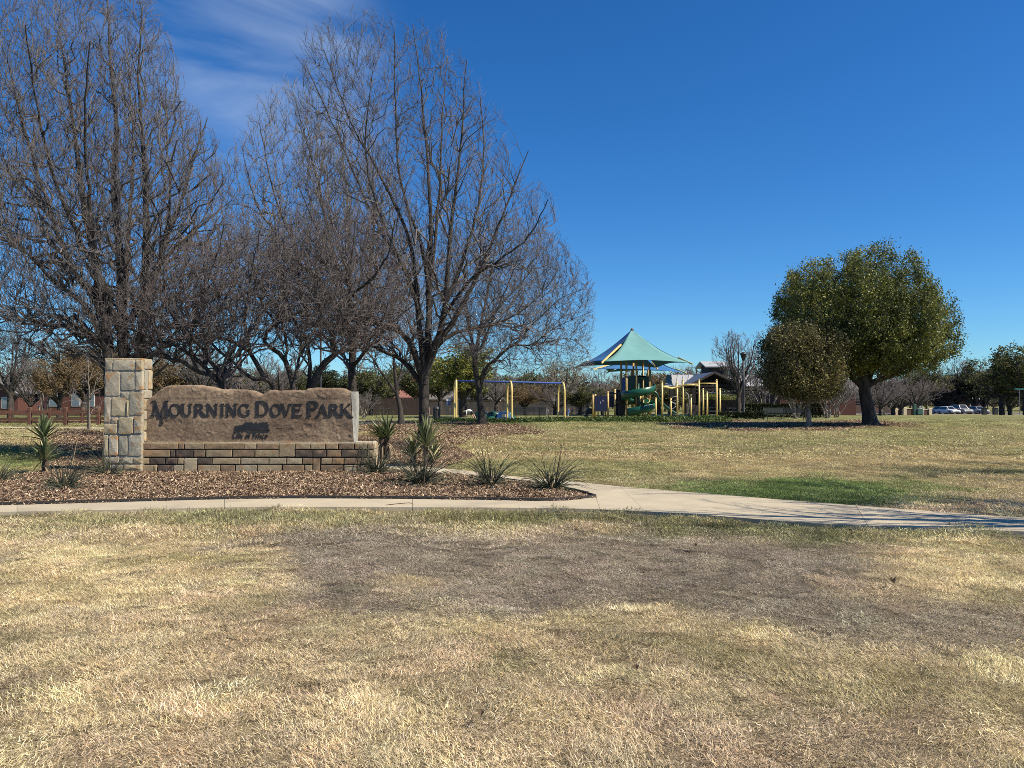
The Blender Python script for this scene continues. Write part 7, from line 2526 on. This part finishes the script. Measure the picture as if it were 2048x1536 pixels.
# restroom block; its shade is put into a darker copy of the red brick
house('red brick restroom block with shade painted into its walls, right of the pavilion', X(1560, 90), X(1712, 90), 90, 8, 3.0, 4.6, brick_mat('shaded_red_brick', (0.085, 0.020, 0.015), (0.06, 0.014, 0.011), (0.07, 0.045, 0.035)), M_ROOFG, [], cat='building', name='brick_building')
# low hedge
def hedge(label, pa, pb, Y, h, dep, seed, n_=9000):
    x0, x1 = X(pa, Y), X(pb, Y)
    rg = np.random.default_rng(seed)
    zg = tz((x0 + x1) / 2, Y)
    x = rg.uniform(x0, x1, n_); y = Y + rg.random(n_) * dep
    top = zg + h * (.9 + .18 * fbm(x * .9, y, 2, seed))
    z = np.where(rg.random(n_) < .45, top - rg.random(n_) ** 2 * .2, zg + rg.random(n_) * (top - zg))
    y = np.where(rg.random(n_) < .55, Y + rg.random(n_) * .15, y)
    C = np.stack([x, y, z], 1)
    d = _n(rg.normal(0, 1, (n_, 3))); s_ = _n(np.cross(d, rg.normal(0, 1, (n_, 3)))); q = rg.uniform(.05, .11, n_)[:, None]
    V = np.stack([C - d * q, C + s_ * q * .6, C + d * q, C - s_ * q * .6], 1).reshape(-1, 3)
    o = np_mesh('hedge', V, [np.arange(n_)[:, None] * 4 + np.array([[0, 1, 2, 3]])], M_DKL)
    tag(o, label, 'hedge')
hedge('clipped dark hedge between the pavilion and the brick block', 1490, 1648, 66, 1.15, 1.2, 5)
hedge('low dark shrubs at the foot of the light pole', 1440, 1530, 58, .55, 1.4, 6, 3500)
# metal benches before the hedge
M_BGR = mat('dark_green_metal', (0.012, 0.02, 0.02), (0.018, 0.026, 0.026), .85, 4)
def metal_bench(px, Y, label, rz):
    g = up(px, 840, Y)
    t = thing('metal_bench', label, 'bench', g, 'dark metal benches before the hedge')
    for k in range(5):
        MB().box(-.85, -.42 + k * .09, .43, .85, -.35 + k * .09, .455).build('slat', M_BGR, t, world=False)
    for k in range(5):
        MB().box(-.85, .05 + k * .02, .52 + k * .085, .85, .08 + k * .02, .585 + k * .085).build('slat', M_BGR, t, world=False)
    for s in (-.85, .85):
        MB().tube([(s, -.42, 0), (s, -.42, .6), (s, -.3, .66), (s, .05, .62), (s, .14, .95)], .025, 6).build('arm', M_BGR, t, world=False)
        MB().tube([(s, .1, 0), (s, .05, .62)], .025, 6).build('leg', M_BGR, t, world=False)
    t.rotation_euler = (0, 0, rz)
metal_bench(1549, 55, 'dark metal bench nearest the light pole, before the hedge', .25)
metal_bench(1584, 56, 'dark metal bench just left of the smaller oak trunk', -.1)

# right: utility cabinet, white pipe, low walls, road, cars, bins, street sign
g = up(1838, 832, 84)
ub = thing('utility_cabinet', 'green utility cabinet standing on the far right lawn', 'utility box', g)
M_UG = mat('utility_green', (0.05, 0.11, 0.085), (0.04, 0.09, 0.07), .5, 3)
MB().box(g.x - .30, g.y - .25, g.z - .05, g.x + .32, g.y + .25, P(0, 817, 84).z, bev=.03).build('body', M_UG, ub)
MB().box(g.x - .24, g.y - .28, g.z + .1, g.x + .26, g.y - .252, P(0, 818.5, 84).z - .05).build('door', M_UG, ub)
MB().box(g.x - .62, g.y - .15, g.z - .05, g.x - .34, g.y + .2, P(0, 808, 84).z, bev=.03).build('side_post', M_UG, ub)
g = up(1835, 830, 88)
vp = thing('vent_pipe', 'white bent vent pipe rising behind the green utility cabinet', 'pipe', g)
zt = P(0, 806, 88).z
MB().tube([(g.x - .1, g.y, zt - .02), (g.x, g.y, zt + .05), (g.x + .2, g.y, zt - .02), (g.x + .24, g.y, zt - .3), (g.x + .24, g.y, g.z - .05)], .10, 10).build('pipe', M_WHT, vp, smooth=True)
MB().tube([(g.x + .24, g.y, zt - .4), (g.x + .6, g.y, zt - .55), (g.x + .72, g.y, zt - .9), (g.x + .6, g.y, g.z)], .06, 8).build('side_pipe', M_WHT, vp, smooth=True)

def low_wall(label, pa, pb, Y, h):
    x0, x1 = X(pa, Y), X(pb, Y); zg = tz(x0, Y)
    t = thing('low_wall', label, 'wall', ((x0 + x1) / 2, Y, zg), 'low brick walls with cream pillars')
    MB().box(x0 + .2, Y, zg - .2, x1 - .2, Y + .3, zg + h).build('brickwork', M_BRD, t)
    MB().box(x0 + .2, Y - .05, zg + h + .002, x1 - .2, Y + .35, zg + h + .12).build('coping', M_CRM, t)
    for x in (x0, x1):
        MB().box(x - .25, Y - .12, zg - .2, x + .25, Y + .42, zg + h + .25, bev=.03).build('pillar', M_CRM, t)
low_wall('low brick wall with cream end pillars, left one by the road', 1791, 1806, 122, .9)
low_wall('low brick wall with cream end pillars right of the first one', 1809, 1828, 118, 1.0)
low_wall('low brick wall partly behind the green utility cabinet', 1843, 1860, 124, .9)

# road with kerb
mb = MB(); v, f = [], []
for i, px in enumerate(np.linspace(1500, 2600, 24)):
    Y = 134 + (px - 1900) * .004
    for Yq in (Y, Y + 22): 
        x = (px - 1024) / F * Y
        v.append((x, Yq, tz(x, Yq) + .02))
    if i: f.append((2 * i - 2, 2 * i, 2 * i + 1, 2 * i - 1))
road = mb.add(v, f).build('road', mat('asphalt', (0.10, 0.095, 0.09), (0.075, 0.07, 0.068), .9, 2))
tag(road, 'grey asphalt car park and street beyond the right lawn', None, None, 'structure')
mb = MB()
for i in range(0, 23):
    a, c = v[2 * i], v[2 * i + 2] if 2 * i + 2 < len(v) else v[-2]
    mb.beam((a[0], a[1] - .1, a[2] + .04), (c[0], c[1] - .1, c[2] + .04), .18, .14)
kb = mb.build('kerb', M_CONC); tag(kb, 'pale concrete kerb edging the far car park', None, None, 'structure')

M_CGL = mat('car_glass', (0.015, 0.018, 0.02), rough=.08, spec=.8)
M_TYR = mat('tyre', (0.015, 0.015, 0.015), rough=.85)
M_RIM = mat('rim', (0.4, 0.4, 0.42), rough=.3, metal=.6)
M_RED = mat('tail_lamp', (0.30, 0.02, 0.02), rough=.3)
M_HL = mat('head_lamp', (0.75, 0.75, 0.78), rough=.15)


def car(label, px, Y, paint, kind='sedan', rz=0.0, pm=None):
    """length along local y, front towards -y"""
    x = X(px, Y)
    t = thing('parked_car', label, 'car', (x, Y, tz(x, Y) + .02), 'cars parked beyond the right lawn', rz)
    suv = kind == 'suv'
    W2, L2 = (.98, 2.35) if suv else (.90, 2.25)
    hb = .98 if suv else .86
    ht = 1.74 if suv else 1.45
    # lower body: rounded sections along y
    prof = [(-L2, .45, .62, .80), (-L2 + .12, .32, .74 if not suv else .92, .95), (-L2 + 1.0, .28, .86 if not suv else 1.04, 1.0), (-.35, .26, hb + .04, 1.0), (1.0, .26, hb + .06, 1.0), (L2 - .25, .30, hb + .04, .97), (L2, .42, .78, .86)]
    v, f = [], []
    for y, z0, z1, k in prof:
        w = W2 * k
        zm = z0 + (z1 - z0) * .55
        v += [(-w * .92, y, z0), (-w, y, zm), (-w * .86, y, z1), (w * .86, y, z1), (w, y, zm), (w * .92, y, z0)]
    for i in range(len(prof) - 1):
        for j in range(6):
            a = i * 6 + j; b_ = i * 6 + (j + 1) % 6
            f.append((a, b_, b_ + 6, a + 6))
    f += [tuple(range(6)), tuple((len(prof) - 1) * 6 + k for k in range(6))[::-1]]
    body = MB().add(v, f).build('body', paint, t, smooth=False, world=False)
    # cabin
    yf0, yf1, yb0, yb1 = (-1.15, -.55, 1.75, 2.1) if suv else (-1.1, -.35, 1.0, 1.75)
    cb = [(-W2 * .84, yf0, hb + .03), (W2 * .84, yf0, hb + .03), (W2 * .84, yb1, hb + .03), (-W2 * .84, yb1, hb + .03), (-W2 * .66, yf1, ht), (W2 * .66, yf1, ht), (W2 * .66, yb0, ht), (-W2 * .66, yb0, ht)]
    MB().add(cb, [(0, 1, 5, 4), (1, 2, 6, 5), (2, 3, 7, 6), (3, 0, 4, 7), (4, 5, 6, 7)]).build('roof', paint, t, world=False)
    def pane(i, j, k, l_, nm, sh=.86, off=.012):
        q = [Vector(cb[n_]) for n_ in (i, j, k, l_)]
        c = sum(q, Vector()) / 4
        nrm = (q[1] - q[0]).cross(q[3] - q[0]).normalized()
        if nrm.dot(c - Vector((0, .3, 1.0))) < 0: nrm = -nrm
        p = [c + (w - c) * sh + nrm * off for w in q]
        p2 = [w + nrm * .008 for w in p]
        MB().add(p + p2, [(0, 1, 2, 3), (4, 7, 6, 5), (0, 4, 5, 1), (1, 5, 6, 2), (2, 6, 7, 3), (3, 7, 4, 0)]).build(nm, M_CGL, t, world=False)
    pane(0, 1, 5, 4, 'windscreen'); pane(2, 3, 7, 6, 'rear_window'); pane(1, 2, 6, 5, 'side_window'); pane(3, 0, 4, 7, 'side_window')
    for sx_ in (-1, 1):
        for y in (-L2 + .85, L2 - .9):
            r = .36 if suv else .33
            wl_ = MB().tube([(sx_ * (W2 - .2), y, r), (sx_ * (W2 + .02), y, r)], r, 14).build('wheel', M_TYR, t, world=False)
            MB().tube([(sx_ * (W2 + .021), y, r), (sx_ * (W2 + .035), y, r)], r * .6, 10).build('rim', M_RIM, wl_, world=False)
        MB().box(sx_ * W2 * .62 - .17, -L2 - .015 + .04, .60, sx_ * W2 * .62 + .17, -L2 + .12, .74, bev=.02).build('headlight', M_HL, t, world=False)
        MB().box(sx_ * W2 * .66 - .14, L2 - .1, .68, sx_ * W2 * .66 + .14, L2 + .02, .84, bev=.02).build('tail_light', M_RED, t, world=False)
        MB().box(sx_ * (W2 + .06) - .09, -.95, hb + .02, sx_ * (W2 + .06) + .09, -.85, hb + .15, bev=.02).build('mirror', paint, t, world=False)
    MB().box(-W2 * .5, -L2 - .02, .42, W2 * .5, -L2 + .06, .58, bev=.01).build('grille', M_DARK, t, world=False)
    MB().box(-W2 * .9, -L2 - .01, .26, W2 * .9, -L2 + .1, .40, bev=.01).build('bumper', M_DARK, t, world=False)
    MB().box(-.2, L2 + .005, .6, .2, L2 + .03, .7).build('number_plate', M_WHT, t, world=False)
    return t
C_SIL = mat('silver_paint', (0.50, 0.50, 0.49), rough=.35)
C_WHT = mat('car_white', (0.70, 0.70, 0.68), rough=.35)
C_GRY = mat('car_grey', (0.26, 0.26, 0.26), rough=.35)
C_BLU = mat('car_bluegrey', (0.27, 0.30, 0.34), rough=.35)
car('silver sedan, partly behind the white one, leftmost of the parked cars', 1885, 141.5, C_SIL, rz=.28)
car('white sedan, second of the four parked cars from the street trees', 1896, 137, C_WHT, rz=.12)
car('grey tall car between the white sedan and the bluish sedan', 1920.5, 138, C_GRY, 'suv', rz=.06)
car('bluish grey sedan, rightmost of the four parked cars', 1954, 137.5, C_BLU, rz=.10)
for px, lb in ((1968, 'black wheeled bin right beside the bluish sedan'), (1990, 'dark bin standing alone right of the parked cars')):
    Y = 131
    x = X(px, Y); z = tz(x, Y)
    t = thing('waste_bin', lb, 'bin', (x, Y, z), 'dark bins near the parked cars')
    MB().box(-.36, -.3, .05, .36, .3, 1.15, bev=.04).build('body', M_DARK, t, world=False)
    MB().box(-.4, -.34, 1.152, .4, .34, 1.24, bev=.02).build('lid', M_DARK, t, world=False)
# street name sign
Y = 96
x = X(2039, Y); z = tz(x, Y)
t = thing('street_sign', 'green street name blade on a thin grey post at the right edge', 'sign', (x, Y, z))
zt = P(0, 780, Y).z - z
MB().tube([(0, 0, -.1), (0, 0, zt)], .035, 8).build('post', M_GREY, t, world=False)
MB().box(-.62, -.02, zt + .002, .62, .02, zt + .24).build('name_blade', mat('sign_green', (0.02, 0.22, 0.15), rough=.4), t, world=False)
for k in range(8):
    a = -.5 + k * .125
    MB().box(a, -.027, zt + .07, a + .075, -.021, zt + .17).build('letter', M_WHT, t, world=False)
# bike racks by the far path
for k, px in enumerate((764, 775)):
    g = up(px, 842, 54)
    t = thing('bike_rack', ('grey hoop bike rack nearer the slab' if k == 0 else 'grey hoop bike rack nearer the forked tree'), 'bike rack', g, 'hoop bike racks')
    MB().tube([(.42 * math.cos(q), 0, .45 + .45 * math.sin(q) if math.sin(q) > 0 else .45 + .45 * math.sin(q)) for q in np.linspace(-1.2, math.pi + 1.2, 16)], .018, 8).build('hoop', M_BGR, t, smooth=True, world=False)
    t.rotation_euler = (0, 0, .4)
